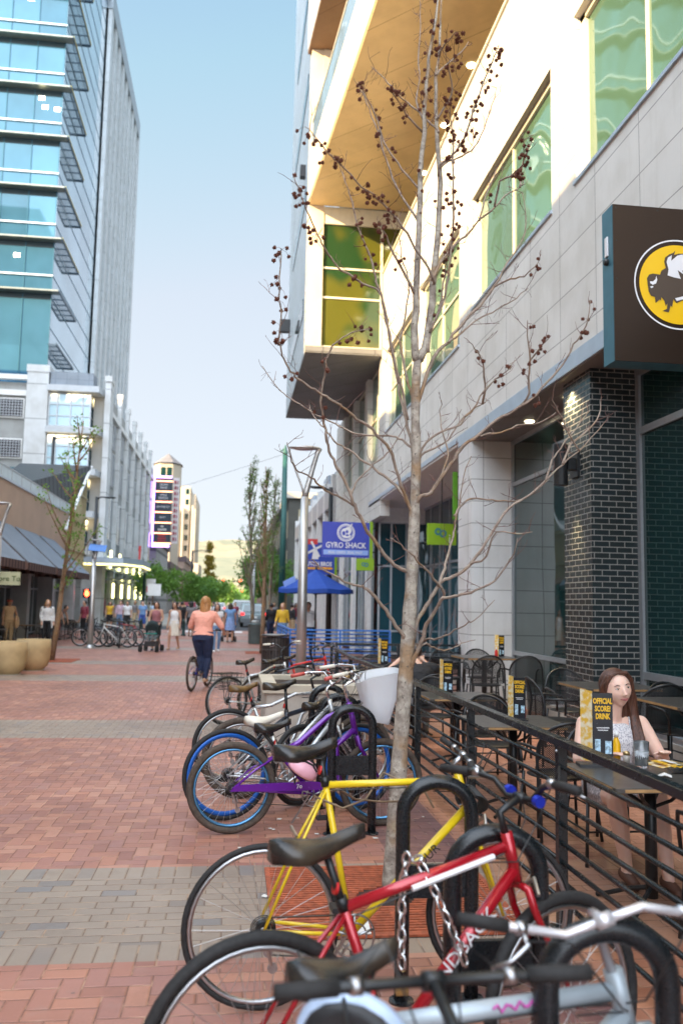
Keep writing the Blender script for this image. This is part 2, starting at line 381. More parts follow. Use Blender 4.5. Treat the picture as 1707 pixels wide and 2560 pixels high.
grate(-6.2, 24.5, -4.3, 25.9, 'rust red tree grate under the thin left tree behind the planters', 16)
grate(.5, 29.6, 1.9, 31, 'rust red tree grate under the trees behind the litter bins', 14)
# small litter on the bricks
lit = mat('paper', (.7, .68, .64), .7, 0, .1, 20)
rl = random.Random(5)
for i in range(26):
    x, y = rl.uniform(.1, 1.7), rl.uniform(4.2, 7.2)
    if i > 17: x, y = rl.uniform(-5, 0), rl.uniform(6, 26)
    b = MB(); a = rl.uniform(0, 3); q = rl.uniform(.008, .022)
    b.add([(x+q*math.cos(a+t_)*(1+.4*rl.random()), y+q*math.sin(a+t_)*1.2, .005+.006*rl.random()) for t_ in (0, 1.5, 3.1, 4.7)], [(0, 1, 2, 3)])
    o = b.build('paper_scrap', lit); tag(o, 'tiny pale scrap of litter on the brick paving', 'litter', 'scraps of litter on the bricks')
# ================================================================ RIGHT-HAND BUILDING
XF, XG, YP, YB = 4.35, 5.15, 15.42, 25.5
stone = joint_mat('stone_panels', (.70, .685, .645), (.30, .29, .27), 1.18, .60, .007, .55, 0, .05, off=(.3, .05), bump=.15)
pier_m = joint_mat('pier_panels', (.72, .715, .70), (.25, .245, .23), 3, .412, .007, .55, 0, .03, off=(0, .03), bump=.15)
brickm = joint_mat('glazed_black_brick', (.022, .033, .037), (.31, .30, .28), .2032, .0735, .0065, .22, .5, .3, c2=(.028, .036, .036), bump=.8, ms=.25)
glass = glass_mat('shop_glass', (.008, .04, .04), .03, .0, .02, .7)
glass_up = glass_mat('green_window_glass', (.10, .20, .14), .04, .22, .10, .4)
glass_ol = glass_mat('olive_reflection_glass', (.075, .08, .012), .08, .05, .05, .5, (.012, .045, .015), .55)  # olive and dark green noise stands in for reflections in the glass
frame_w = mat('pale_window_frame', (.62, .58, .46), .45, 0, .05, 5)
strip_m = mat('blue_grey_fascia', (.42, .50, .58), .4, .3, .05, 3)
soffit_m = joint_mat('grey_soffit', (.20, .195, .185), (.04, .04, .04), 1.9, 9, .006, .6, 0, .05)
cream = mat('cream_render', (.58, .48, .36), .6, 0, .06, 2)
tan = joint_mat('tan_soffit', (.82, .64, .34), (.36, .25, .10), 2.1, 9, .01, .5, 0, .05)
bldg = thing('restaurant_building', 'tall pale stone panelled building on the right with black brick pillar and projecting bay', 'building', (6, 12, 0))

# facade wall with real openings, flat panels butted round the windows
wins = [(1.5, 10.42, 7.37, 9.72), (11.28, 15.42, 7.37, 9.55), (16.35, 20.1, 6.95, 9.5), (20.95, 24.7, 6.85, 9.3)]
wl = MB(); y0 = -3
for a, b, z0, z1 in wins:
    wl.box(XF, y0, 5.06, XF+.3, a, 12.03); wl.box(XF, a, 5.06, XF+.3, b, z0); wl.box(XF, a, z1, XF+.3, b, 12.03); y0 = b
wl.box(XF, y0, 5.06, XF+.3, YB, 12.03)
wl.box(XF, YB, 4.42, XF+.3, 37, 6.2)
for a, b in ((YB, 26.0), (28.3, 28.8), (31.4, 31.9), (34.3, 37)): wl.box(XF, a, 6.2, XF+.3, b, 9.4)
wl.build('wall', stone, bldg)
cp = MB().box(XF-.04, -3, 12.03, XF+.4, YB, 12.10); cp.build('coping', frame_w, bldg)
st = MB().box(XF-.03, -3, 4.84, XF+.3, 16.3, 5.06); st.box(XF-.03, 16.3, 4.95, XF+.3, 27.6, 5.06); st.build('metal_fascia', strip_m, bldg)
for a, b, z0, z1 in wins:
    f = MB(); d0, d1 = XF+.10, XF+.2; t_ = .09
    f.box(d0, a, z0, d1, b, z0+t_*.6).box(d0, a, z1-t_, d1, b, z1).box(d0, a, z0, d1-.003, a+t_, z1).box(d0, b-t_*1.6, z0, d1-.003, b, z1)
    nm = max(2, round((b-a)/1.75)); 
    for i in range(1, nm): yy = a+(b-a)*i/nm; f.box(d0+.02, yy-.018, z0, d1-.006, yy+.018, z1)
    if a > 16: f.box(d0+.02, a, (z0+z1)/2-.02, d1-.008, b, (z0+z1)/2+.02)
    wo = f.build('window', frame_w, bldg)
    MB().box(d1-.05, a+.02, z0+.02, d1-.03, b-.02, z1-.02).build('pane', glass_up, wo)
    MB().box(XF-.03, a-.02, z0-.05, XF+.12, b+.02, z0-.001).build('sill', strip_m, wo)
# soffit above the patio and recess
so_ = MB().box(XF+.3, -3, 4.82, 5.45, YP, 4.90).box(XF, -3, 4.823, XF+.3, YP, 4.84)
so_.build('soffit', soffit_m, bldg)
MB().box(XF, YP+.9, 4.90, 9, 27.6, 4.95).build('recess_soffit', white_paint, bldg)
# white pier
MB().box(XF, YP, 0, XG+.35, YP+.93, 4.82).build('pier', pier_m, bldg)
# black brick pillar
MB().box(4.5, 10.38, 0, XG+.25, 11.28, 4.82).build('brick_pillar', brickm, bldg)
# ground floor glazing
def glazing(parent, x, ya, yb, z0, z1, mull, trans, axis='Y', th=.07, gl=glass, fr=al_frame, name='shopfront'):
    f = MB(); B = (lambda a0, z0_, a1, z1_, d=0: f.box(x-.04+d, a0, z0_, x+.05, a1, z1_)) if axis == 'Y' else (lambda a0, z0_, a1, z1_, d=0: f.box(a0, x-.04+d, z0_, a1, x+.05, z1_))
    B(ya, z0, yb, z0+th); B(ya, z1-th, yb, z1)
    for y in mull: B(y-th/2, z0, y+th/2, z1, .003)
    for z in trans: B(ya, z-th/2, yb, z+th/2, .006)
    o = f.build(name, fr, parent)
    gm = MB()
    if axis == 'Y': gm.box(x+.0, ya, z0, x+.015, yb, z1)
    else: gm.box(ya, x+.0, z0, yb, x+.015, z1)
    gm.build('pane', gl, o); return o
glazing(bldg, XG, 11.28, YP, .2, 4.82, [11.33, 15.38], [4.0, .9])
glazing(bldg, XG, -3, 10.38, .2, 4.82, [-1, 2.2, 5.4, 10.34], [4.0, .9], th=.09)
MB().box(XG-.12, -3, 0, XG+.2, 10.38, .2).box(XG-.12, 11.28, 0, XG+.2, YP, .2).build('kerb', concrete, bldg)
MB().box(XG-.10, -3, .2, XG-.02, 10.37, .27).box(XG-.10, 11.29, .2, XG-.02, YP-.01, .27).build('sill_flashing', al_frame, bldg)
glazing(bldg, 27.6, XF+.3, 9, .15, 4.45, [4.7, 5.1, 5.6, 6.0, 6.5, 6.9, 7.4, 7.9, 8.4], [3.0, .9], axis='X', th=.06, gl=glass_mat('blue_glass', (.02, .09, .12), .03, .1, .05), name='entrance_glazing')
MB().box(XF+.001, 27.5, 4.42, 9, 27.75, 4.95).build('entrance_header', white_paint, bldg)
glazing(bldg, 6.2, YP+.93, 27.5, .15, 4.9, [17, 18.2, 19.4, 20.6, 21.8, 23, 24.2, 25.4, 26.6], [3.0, 3.8], th=.07, name='recess_glazing', gl=MATS['blue_glass'])
glazing(bldg, 4.5, 27.6, 37, .15, 4.42, [27.7, 28.6, 29.6, 30.6, 31.6, 32.6, 33.6, 34.6, 35.6, 36.9], [3.0, .7], name='side_shopfront', gl=MATS['blue_glass'])
for i, y in enumerate((27.62, 31.0, 34.6)): MB().box(XF-.03, y, 0, XF+.1, y+.5, 4.42).build('column', white_paint, bldg)
glazing(bldg, XF+.18, 25.9, 34.4, 6.2, 9.42, [27.1, 29.9, 33.2], [7.8], name='upper_glazing', gl=glass_up, fr=frame_w)
# projecting bay
MB().box(1.97, YB, 9.45, 2.45, YB+.4, 14.1).box(1.97, YB+.1, 15.65, 2.35, YB+.5, 19.35).build('corner_column', cream, bldg)
side = joint_mat('bay_siding', (.52, .58, .62), (.22, .24, .25), 9, .3, .02, .5, 0, .05)
sd = MB().box(1.96, YB+.401, 9.46, 2.2, 35, 32).box(4.0, YB+.4, 9.46, 4.64, 35, 30).box(1.97, YB+.5, 19.4, 4.3, 35, 30); sd.build('bay_side', side, bldg)
for z in (10.9, 14.7, 18.6, 22.5): MB().xprism([(26.6, z), (32.5, z), (32.5, z+.55), (26.6, z+.55)], 1.935, 1.96).build('slot_window', glass, bldg)
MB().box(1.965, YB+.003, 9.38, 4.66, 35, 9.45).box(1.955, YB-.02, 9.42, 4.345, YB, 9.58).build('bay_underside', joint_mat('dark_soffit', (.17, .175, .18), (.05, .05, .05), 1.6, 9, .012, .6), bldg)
f = MB(); f.box(2.45, YB+.05, 13.55, 8, YB+.2, 14.1)
for z in (9.58, 11.15, 12.1): f.box(2.45, YB+.08, z, 4.35, YB+.16, z+.06)
f.box(4.27, YB+.079, 9.58, 4.35, YB+.162, 13.55)
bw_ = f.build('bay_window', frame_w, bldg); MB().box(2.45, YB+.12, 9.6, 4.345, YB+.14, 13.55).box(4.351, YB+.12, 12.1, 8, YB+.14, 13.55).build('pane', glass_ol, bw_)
edge = lambda y: 1.96+(25.5-y)*.0648
MB().prism([(edge(25.5), 25.5), (edge(-3), -3), (9, -3), (9, 25.5)], 14.1, 14.16).build('balcony_soffit', tan, bldg)
MB().prism([(edge(25.5)-.02, 25.52), (edge(-3)-.02, -3), (9, -3), (9, 25.52)], 14.16, 15.62).build('balcony_slab', cream, bldg)
for y in (10.5, 13, 15.5, 18, 20.5, 23): MB().lathe([(.10, 14.085), (.10, 14.099)], (5.05, y, 0), 14).build('soffit_downlight', mat('warm_lamp', (.9, .8, .6), .4, 0, 0, emit=(1, .85, .55), estr=4), bldg)
gl2 = MB(); a, b = (edge(25.4)+.06, 25.4), (edge(-3)+.06, -3)
gl2.prism([a, b, (b[0]+.02, b[1]), (a[0]+.02, a[1])], 15.7, 16.75)
gl2.build('glass_balustrade', glass_mat('sky_glass', (.30, .42, .52), .05, .5, .05), bldg)
MB().prism([(a[0]-.02, a[1]), (b[0]-.02, b[1]), (b[0]+.04, b[1]), (a[0]+.04, a[1])], 16.75, 16.8).build('handrail', frame_w, bldg)
MB().box(5.8, -3, 15.62, 6.0, 25.5, 19.35).box(2.351, 25.55, 15.62, 5.8, 25.75, 19.35).box(6.4, -3, 12.0, 6.6, 25.5, 14.1).build('recess_wall', cream, bldg)
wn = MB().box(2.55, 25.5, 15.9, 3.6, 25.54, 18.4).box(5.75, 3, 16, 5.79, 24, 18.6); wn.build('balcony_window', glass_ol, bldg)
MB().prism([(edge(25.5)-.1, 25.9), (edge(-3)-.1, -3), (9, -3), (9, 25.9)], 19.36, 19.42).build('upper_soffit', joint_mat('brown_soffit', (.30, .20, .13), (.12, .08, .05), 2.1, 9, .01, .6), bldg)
MB().prism([(edge(25.5)-.12, 25.92), (edge(-3)-.12, -3), (9, -3), (9, 25.92)], 19.42, 26).build('upper_wall', side, bldg)
MB().box(9, -3, 0, 22, 37, 24).build('rear_block', stone, bldg)
MB().box(4.66, YB+.5, 9.46, 9, 37, 24).build('rear_wing', stone, bldg)
for q in ((1.78, 27, 15.8, 1.95, 27.25, 16.2), (1.55, 33.5, 12.6, 1.95, 33.8, 13.1)): MB().box(*q).build('wall_bracket', black_metal, bldg)
# soffit downlight over the patio and brick wall light
for y in (11.9, 13.6): MB().lathe([(.075, 4.806), (.075, 4.819)], (4.83, y, 0), 16).build('patio_downlight', MATS['warm_lamp'], bldg)
def spot(name, loc, e, ang, c=(1, .72, .38), blend=.6):
    l = bpy.data.lights.new(name, 'SPOT'); l.energy = e; l.spot_size = R(ang); l.spot_blend = blend; l.color = c; l.shadow_soft_size = .04
    ob = bpy.data.objects.new(name, l); col.objects.link(ob); ob.location = loc; return ob
lamp = thing('wall_lamp', 'black cylinder up and down lamp fixed to the brick pillar', 'wall lamp', (4.33, 10.85, 3.65))
MB().lathe([(.075, -.28), (.095, -.28), (.095, .27), (.075, .27)], (4.28, 10.85, 3.62), 20).build('shade', black_metal, lamp, smooth=False)
MB().box(4.36, 10.78, 3.55, 4.5, 10.92, 3.7).box(4.46, 10.72, 3.45, 4.498, 10.98, 3.8).build('bracket', black_metal, lamp)
for z in (-.262, .25): MB().lathe([(.07, z), (.07, z+.006)], (4.28, 10.85, 3.62), 16).build('bulb', MATS['warm_lamp'], lamp)
sp = spot('lamp_down', (4.34, 10.85, 3.30), 34, 60); sp.rotation_euler = (0, R(6), 0)
sp = spot('soffit_spot', (4.40, 11.0, 4.70), 34, 130); sp.rotation_euler = (0, R(8), 0)

# blade sign with the winged buffalo emblem
SX0, SX1, SY, SZ0, SZ1 = 3.075, 4.22, 6.6, 3.757, 5.116
sg = thing('blade_sign', 'square dark brown blade sign with a winged buffalo in a yellow disc, blue grey side', 'sign', (3.7, 7.1, 3.72))
MB().box(SX0, SY, SZ0, SX1, SY+.2, SZ1).build('cabinet', [mat('sign_blue_side', (.055, .16, .21), .35, .3, .1, 6)], sg)
sface = mat('sign_bronze_face', (.05, .032, .022), .30, .6, .05, 200)
MB().box(SX0+.002, SY-.012, SZ0+.002, SX1-.002, SY, SZ1-.002).build('face', sface, sg)
CX, CZ = 3.645, 4.443
def disc(r0, r1, y, seg=64):
    b = MB(); vs = []
    for i in range(seg):
        a = 2*math.pi*i/seg; vs += [(CX+r1*math.cos(a), y, CZ+r1*math.sin(a)), (CX+r0*math.cos(a), y, CZ+r0*math.sin(a))]
    b.add(vs, [(2*i, (2*i+2) % (2*seg), (2*i+3) % (2*seg), 2*i+1) for i in range(seg)]); return b
signwhite = mat('sign_white', (.78, .77, .78), .4, 0, 0); 
disc(.380, .393, SY-.017).build('ring', signwhite, sg)
disc(.0001, .346, SY-.016).build('disc', mat('sign_yellow', (.86, .52, .005), .35, 0, 0), sg)
# outlines in sign zoom pixels (1308 px = 1.0 m-ish); converted to metres
def zpt(x, y): return (CX+(x-1250)*.000652, CZ-(y-1142)*.000652)
def flat(pts, y, m, name, th=.003):
    p = [zpt(*q) for q in pts]; b = MB(); n = len(p)
    b.add([(x, y, z) for x, z in p], [tuple(range(n))]); me_o = b.build(name, m, sg)
    bm = bmesh.new(); bm.from_mesh(me_o.data); bmesh.ops.triangulate(bm, faces=bm.faces); bm.to_mesh(me_o.data); bm.free(); return me_o
flat([(820,1085),(850,1035),(900,1018),(1000,1025),(1020,970),(1080,930),(1060,850),(1075,790),(1130,745),(1185,720),(1215,688),(1200,745),(1260,725),(1320,720),(1400,740),(1480,800),(1500,900),(1480,990),(1560,1080),(1590,1200),(1600,1330),(1560,1480),(1520,1480),(1540,1340),(1490,1260),(1430,1350),(1420,1480),(1370,1480),(1390,1350),(1300,1350),(1215,1392),(1175,1340),(1155,1450),(1135,1430),(1110,1520),(1020,1510),(1085,1475),(1090,1405),(1068,1440),(1050,1370),(1010,1325),(1005,1370),(985,1360),(930,1410),(925,1330),(870,1315),(840,1260),(830,1180)], SY-.020, mat('sign_brown', (.07, .045, .028), .5, 0, 0), 'buffalo')
flat([(1100,1030),(1115,950),(1090,850),(1110,790),(1165,755),(1155,830),(1240,755),(1308,735),(1400,770),(1460,830),(1340,850),(1450,900),(1340,905),(1430,980),(1300,950),(1330,1010),(1240,950),(1280,1065),(1180,1050)], SY-.023, signwhite, 'wing')
flat([(945,1045),(958,1100),(940,1150),(895,1170),(860,1150),(860,1125),(900,1125),(935,1090)], SY-.0235, signwhite, 'horn')
flat([(860,1195),(900,1185),(900,1205),(870,1215)], SY-.0235, signwhite, 'eye')
flat([(1195,1330),(1400,1270),(1400,1310),(1215,1365)], SY-.0235, signwhite, 'mark')
rv = MB()
for x, z in ((SX0+.03, SZ1-.03), (SX0+.4, SZ1-.03), (SX0+.03, SZ1-.32), (SX0+.03, SZ1-.65), (SX0+.03, SZ0+.03), (SX0+.4, SZ0+.03)): rv.lathe([(.006, 0), (.006, .004)], (x, SY-.012, z), 8, (0, -1, 0))
rv.build('rivet', black_metal, sg)
MB().box(SX0-.012, SY+.08, SZ1-.42, SX0-.001, SY+.13, SZ1-.25).build('tape_patch', signwhite, sg)
MB().lathe([(.03, 0), (.03, .02), (.02, .035)], (SX0, SY+.1, SZ1-.47), 12, (-1, 0, 0)).build('cable_gland', black_metal, sg)
MB().box(SX1, SY+.06, SZ0+.3, XF, SY+.14, SZ0+.38).box(SX1, SY+.06, SZ1-.35, XF, SY+.14, SZ1-.27).build('mounting_arm', black_metal, sg)

# ---------------- hanging shop signs
def hang_sign(name, label, x0, x1, y, z0, z1, m, side=None, group=None, th=.12):
    t = thing(name, label, 'sign', ((x0+x1)/2, y+.06, z0), 0, group)
    MB().box(x0, y, z0, x1, y+th, z1).build('panel', m, t)
    if side: MB().box(x1+.001, y-.02, z0-.08, x1+.1, y+th+.02, z1+.03).build('mounting_post', side, t)
    a = MB().box(x1, y+.04, z0+.15, XF+.02, y+.08, z0+.19).box(x1, y+.04, z1-.19, XF+.02, y+.08, z1-.15); a.build('arm', black_metal, t)
    return t
blue_sign = mat('royal_blue_sign', (.035, .055, .42), .4, 0, .03, 4)
lime = mat('lime_green_sign', (.24, .42, .006), .5, 0, .03, 4)
lblue = mat('pale_blue_sign', (.28, .42, .80), .4, 0, 0)
Y1 = 26.3
t = hang_sign('hanging_sign', 'royal blue hanging sign with a white round emblem above white capital letters', 2.70, 4.17, Y1, 3.18, 4.27, blue_sign, lime)
text_mb('GYRO SHACK', .245, frontM(3.43, Y1-.008, 3.54), sx=.82, bold=.004).build('lettering', signwhite, t)
MB().box(2.74, Y1-.006, 3.25, 4.13, Y1, 3.40).build('ribbon', lblue, t)
text_mb('REAL GREEK. REAL FAST.', .11, frontM(3.43, Y1-.012, 3.32), sx=.9).build('small_lettering', signwhite, t)
e = MB(); e.torus((3.43, Y1-.004, 3.94), .262, .016, seg=40, rz=.006); e.torus((3.43, Y1-.004, 3.94), .215, .01, seg=40, rz=.006, ax=(0, 1, 0))
for k_ in range(26):
    a = 2*math.pi*k_/26; e.obox((3.43+.238*math.cos(a), Y1-.005, 3.94+.238*math.sin(a)), .018, .006, .018, Matrix.Rotation(-a, 3, 'Y'))
e.build('emblem_ring', signwhite, t)
e = MB(); e.ball((3.40, Y1-.004, 3.93), .13, .004, .15, 16, 8).ball((3.49, Y1-.004, 4.0), .11, .004, .12, 14, 8).ball((3.44, Y1-.004, 3.84), .14, .004, .07, 14, 8)
e.tube([(3.5, Y1-.006, 4.05), (3.62, Y1-.006, 4.22)], .018, 6); e.build('emblem', signwhite, t)
e = MB(); e.ball((3.36, Y1-.010, 3.92), .05, .004, .07, 10, 6).ball((3.46, Y1-.010, 3.97), .045, .004, .05, 10, 6).ball((3.47, Y1-.010, 3.86), .06, .004, .03, 10, 6).build('emblem_detail', blue_sign, t)
Y2 = 35.5
t = hang_sign('hanging_sign', 'deep blue hanging sign with a white windmill and red topper, farther back', 2.75, 4.17, Y2, 2.95, 4.28, mat('deep_blue_sign', (.012, .05, .38), .4, 0, .05, 4), lime)
text_mb('DUTCH BROS', .24, frontM(3.46, Y2-.008, 3.38), sx=.8, bold=.008).build('lettering', signwhite, t)
e = MB(); e.yprism([(2.85, 3.16), (4.0, 3.16), (4.14, 3.2), (4.0, 3.27), (2.85, 3.24)], Y2-.01, Y2-.001); e.build('arrow_stripe', mat('amber_sign', (.85, .35, .02), .4, 0, .3, 3), t)
e = MB(); e.yprism([(3.22, 3.58), (3.5, 3.58), (3.43, 4.0), (3.28, 4.0)], Y2-.01, Y2-.001)
for k_ in range(4):
    a = k_*math.pi/2+.5; e.obox((3.355+.19*math.cos(a), Y2-.02, 4.0+.19*math.sin(a)), .34, .008, .09, Matrix.Rotation(-a, 3, 'Y'))
e.build('windmill_emblem', signwhite, t)
e = MB(); e.box(2.78, Y2-.02, 4.2, 3.45, Y2+.1, 4.42); e.build('red_topper', mat('sign_red', (.6, .02, .02), .4, 0, 0), t)
for nm, x0, x1, y, z0, z1, lab, txt in (('banner_sign', 3.58, 4.09, 24.9, 2.72, 3.07, 'small lime green sign hanging below the royal blue sign', '8'), ):
    t = hang_sign(nm, lab, x0, x1, y, z0, z1, lime); text_mb(txt, .3, frontM((x0+x1)/2, y-.008, (z0+z1)/2) @ Matrix.Rotation(R(80), 4, 'Z')).build('lettering', mat('sign_teal', (.04, .2, .25), .4, 0, 0), t)
t = thing('banner_sign', 'large lime green sign with looped letters over the entrance doors', 'sign', (4.8, 19.5, 3.14))
MB().box(4.45, 19.5, 3.14, 5.14, 19.56, 3.64).build('panel', lime, t)
text_mb('8', .42, frontM(4.78, 19.49, 3.42, ) @ Matrix.Rotation(R(70), 4, 'Z')).build('lettering', MATS.get('sign_teal') or signwhite, t)
text_mb('i', .3, frontM(4.98, 19.49, 3.28)).build('small_lettering', signwhite, t)
MB().tube([(4.8, 19.53, 3.64), (4.8, 19.53, 4.9)], .015, 6).build('hanger', black_metal, t)
t = thing('banner', 'narrow upright green banner on black arms beside the white pier', 'banner', (4.5, 17.2, 3.5))
MB().box(4.46, 17.2, 3.5, 4.56, 17.24, 4.5).build('cloth', mat('banner_green', (.10, .30, .01), .6, 0, .05, 4), t)
MB().tube([(4.75, 17.22, 4.4), (4.46, 17.22, 4.4)], .015, 6).tube([(4.75, 17.22, 3.6), (4.46, 17.22, 3.6)], .015, 6).build('arm', black_metal, t)
# ================================================================ LEFT-HAND BUILDINGS
XO = -8.8
tan_wall = mat('tan_render', (.50, .35, .25), .7, 0, .07, .8)
cafe = thing('cafe_building', 'low tan rendered building with sloping striped awnings and glass rail on the left', 'building', (-13, 30, 0))
MB().box(-22, 3, 3.3, XO, 50.2, 6.25).build('wall', tan_wall, cafe)
MB().box(-22, 3, 0, XO-.8, 50.2, 3.3).build('shop_wall', mat('dark_shop_wall', (.07, .075, .07), .6, 0, .3, .7), cafe)
for y in (4, 10, 16, 22, 28, 33.6, 38.8, 44, 49.6): MB().box(XO-.8, y, 0, XO, y+.5, 3.3).build('column', mat('grey_column', (.35, .36, .36), .6, 0, .1, 2), cafe)
for i, y in enumerate((4.5, 10.5, 16.5, 22.5, 28.5, 34.1, 39.3, 44.5)):
    glazing(cafe, XO-.75, y, y+5.0, .1, 2.9, [y+1.2, y+2.5, y+3.8], [2.2], gl=glass_mat('cafe_glass', (.03, .055, .055), .05, .1, .03), name='window')
MB().box(XO-.12, 3, 6.25, XO+.06, 50.2, 6.34).build('coping', strip_m, cafe)
rl_ = MB().box(XO-.05, 3, 6.34, XO-.03, 50.2, 6.78); rl_.build('glass_rail', mat('frosted_rail', (.42, .52, .56), .3, .2, .1, 1.5), cafe)
rp = MB().box(XO-.07, 3, 6.78, XO-.01, 50.2, 6.83)
for i in range(30): rp.box(XO-.065, 3.1+i*1.6, 6.34, XO-.015, 3.15+i*1.6, 6.78)
rp.build('rail_post', al_frame, cafe)
awn_m = mat('slate_awning_cloth', (.19, .22, .26), .8, 0, .08, 2)
def stripe_mat(name, a, b, f, ax=1):
    s = N(name); sep = s.n('ShaderNodeSeparateXYZ'); s.t.links.new(s.pos(), sep.inputs[0])
    v = s.math('GREATER_THAN', s.math('FRACT', s.math('MULTIPLY', sep.outputs[ax], f)), .5)
    s.fin(s.mix(v, a, b), .8); return s.m
awn_s = stripe_mat('brown_striped_cloth', (.045, .018, .014), (.12, .065, .055), 2.6); awn_side = stripe_mat('brown_striped_side', (.045, .018, .014), (.13, .07, .055), 3.0, 0)
for i, (a, b) in enumerate(((15.2, 20.6), (20.9, 25.3), (25.6, 30.3), (30.8, 35.4), (35.9, 39.9), (40.4, 43.6))):
    t = thing('awning', ('slate grey awning with brown striped ends, number %d from the near end over the cafe front' % (i+1)), 'awning', (-7.9, (a+b)/2, 2.7), 0, 'awnings along the tan cafe')
    t['label'] = ['slate awning nearest the camera, outside the left picture edge', 'slate awning at the left picture edge above the lamp', 'slate awning above the cream sign board', 'slate awning with brown stripe end behind the thin tree trunk', 'slate awning right of the thin tree trunk', 'last slate awning beside the street corner'][i]
    MB().add([(XO+.01, a, 4.62), (XO+.01, b, 4.62), (-7.0, b, 2.98), (-7.0, a, 2.98), (XO+.01, a, 4.59), (XO+.01, b, 4.59), (-7.02, b, 2.95), (-7.02, a, 2.95)], [(0,3,2,1),(4,5,6,7),(0,1,5,4),(3,7,6,2),(0,4,7,3),(1,2,6,5)]).build('canopy', awn_m, t)
    MB().box(-7.02, a, 2.70, -7.0, b, 2.975).build('valance', awn_s, t)
    for y, nm in ((a, 'side_panel'), (b-.02, 'side_panel')): MB().add([(XO+.02, y, 4.57), (-7.03, y, 2.94), (-7.03, y, 2.72), (XO+.02, y, 2.72), (XO+.02, y+.02, 4.57), (-7.03, y+.02, 2.94), (-7.03, y+.02, 2.72), (XO+.02, y+.02, 2.72)], [(0,1,2,3),(7,6,5,4),(0,4,5,1),(1,5,6,2),(2,6,7,3),(3,7,4,0)]).build(nm, awn_side, t)
t = thing('board_sign', 'cream board sign with dark green script hanging under the cafe awning', 'sign', (-7.15, 26.5, 2.15))
MB().box(-7.95, 27.2, 2.12, -6.42, 27.26, 2.52).build('panel', mat('cream_board', (.45, .45, .28), .6, 0, .05, 3), t)
text_mb('Bodego Flore To', .22, frontM(-7.18, 27.19, 2.31), sx=1.02).build('lettering', mat('dark_green_paint', (.05, .09, .015), .6, 0, 0), t)
# steep standing-seam roof with a lattice screen at the corner
c = thing('corner_pavilion', 'corner pavilion with dark ribbed shed roof and open timber lattice', 'building', (-9, 47, 0))
seam = joint_mat('dark_seam_roof', (.06, .065, .07), (.02, .02, .02), .45, 50, .04, .45, 0, .1)
MB().add([(-12.5, 42, 6.4), (-8.9, 49.5, 6.4), (-8.5, 51.5, 9.6), (-12.5, 51.5, 9.6), (-12.5, 42, 6.2), (-8.9, 49.5, 6.2), (-8.5, 51.5, 9.4), (-12.5, 51.5, 9.4)], [(0,1,2,3),(7,6,5,4),(0,4,5,1),(1,5,6,2),(2,6,7,3),(3,7,4,0)]).build('roof', seam, c)
lt = MB()
for i in range(14):
    lt.box(-8.75, 46.4+i*.4, 3.6, -8.68, 46.45+i*.4, 5.6+i*.28)
for z in (4.4, 6, 7.6): lt.box(-8.77, 46.4+max(0, (z-5.6)/.7), z, -8.66, 52, z+.08)
lt.build('lattice', mat('lattice_timber', (.45, .40, .24), .7, 0, .1, 4), c)
MB().tube([(-8.7, 45.8, 5.3), (-8.55, 51.9, 9.6)], .09, 6).build('roof_edge', white_paint, c)

# ---------------- podium and glass tower
tower = thing('glass_tower', 'tall blue glass office tower with sunshades and ribbed fins over a grey parking podium', 'building', (-18, 75, 0))
podw = joint_mat('podium_panels', (.66, .68, .68), (.30, .31, .31), 30, 2.45, .03, .6, 0, .04, off=(0, .6))
podg = joint_mat('podium_grey_panels', (.36, .37, .36), (.2, .2, .2), 2.3, 2.6, .02, .65, 0, .06)
retm = mat('warm_grey_return', (.40, .385, .35), .65, 0, .06, 1)
MB().box(-45, 62, 0, -10.2, 97, 17).box(-10.2, 62, 0, -9.25, 97, 16.4).build('podium', podg, tower)
MB().box(-14.55, 60.3, 0, -13.1, 62, 17.4).box(-14.6, 60.25, 17.4, -13.05, 62, 17.9).build('pier', podw, tower)
MB().box(-30, 61.7, 16.0, -14.55, 62, 16.4).box(-30, 61.6, 17.15, -14.56, 62, 17.5).build('ledge', white_paint, tower)
for z in (11.6, 14.5, 8.2):
    f = MB(); f.box(-17.6, 61.85, z-.1, -15.0, 62, z+1.35); o = f.build('parking_screen', white_paint, tower)
    b = MB().box(-17.5, 61.8, z, -15.1, 61.86, z+1.22); o2 = b.build('screen_opening', mat('screen_black', (.02, .02, .025), .7, 0, 0), o)
    b = MB()
    for i in range(12): b.box(-17.5+i*.2+.08, 61.77, z, -17.5+i*.2+.12, 61.8, z+1.22)
    for i in range(6): b.box(-17.5, 61.765, z+.2*i+.06, -15.1, 61.795, z+.2*i+.1)
    b.build('screen_grid', al_frame, o)
MB().box(-17.6, 61.8, 2, -15.0, 62, 10.9).build('teal_glazing', glass_mat('sky_blue_glass', (.20, .36, .44), .05, .5, .04), tower)
lit_gl = N('lit_bay_glass')
sp_ = lit_gl.n('ShaderNodeSeparateXYZ'); lit_gl.t.links.new(lit_gl.pos(), sp_.inputs[0])
lit_gl.fin((.30, .42, .47), .12, .25)
fz = lit_gl.math('MODULO', lit_gl.math('SUBTRACT', 16.08, sp_.outputs[2]), 2.93)
near_top = lit_gl.math('SUBTRACT', 1, lit_gl.ramp(fz, .05, .85)); fx_ = lit_gl.noise(1.4, 1, lit_gl.pos())
lit_gl.b.inputs['Emission Color'].default_value = (1, .78, .42, 1)
lit_gl.put(lit_gl.b.inputs['Emission Strength'], lit_gl.math('MULTIPLY', lit_gl.math('MULTIPLY', near_top, .9), lit_gl.ramp(fx_, .35, .6)))
litg = lit_gl.m
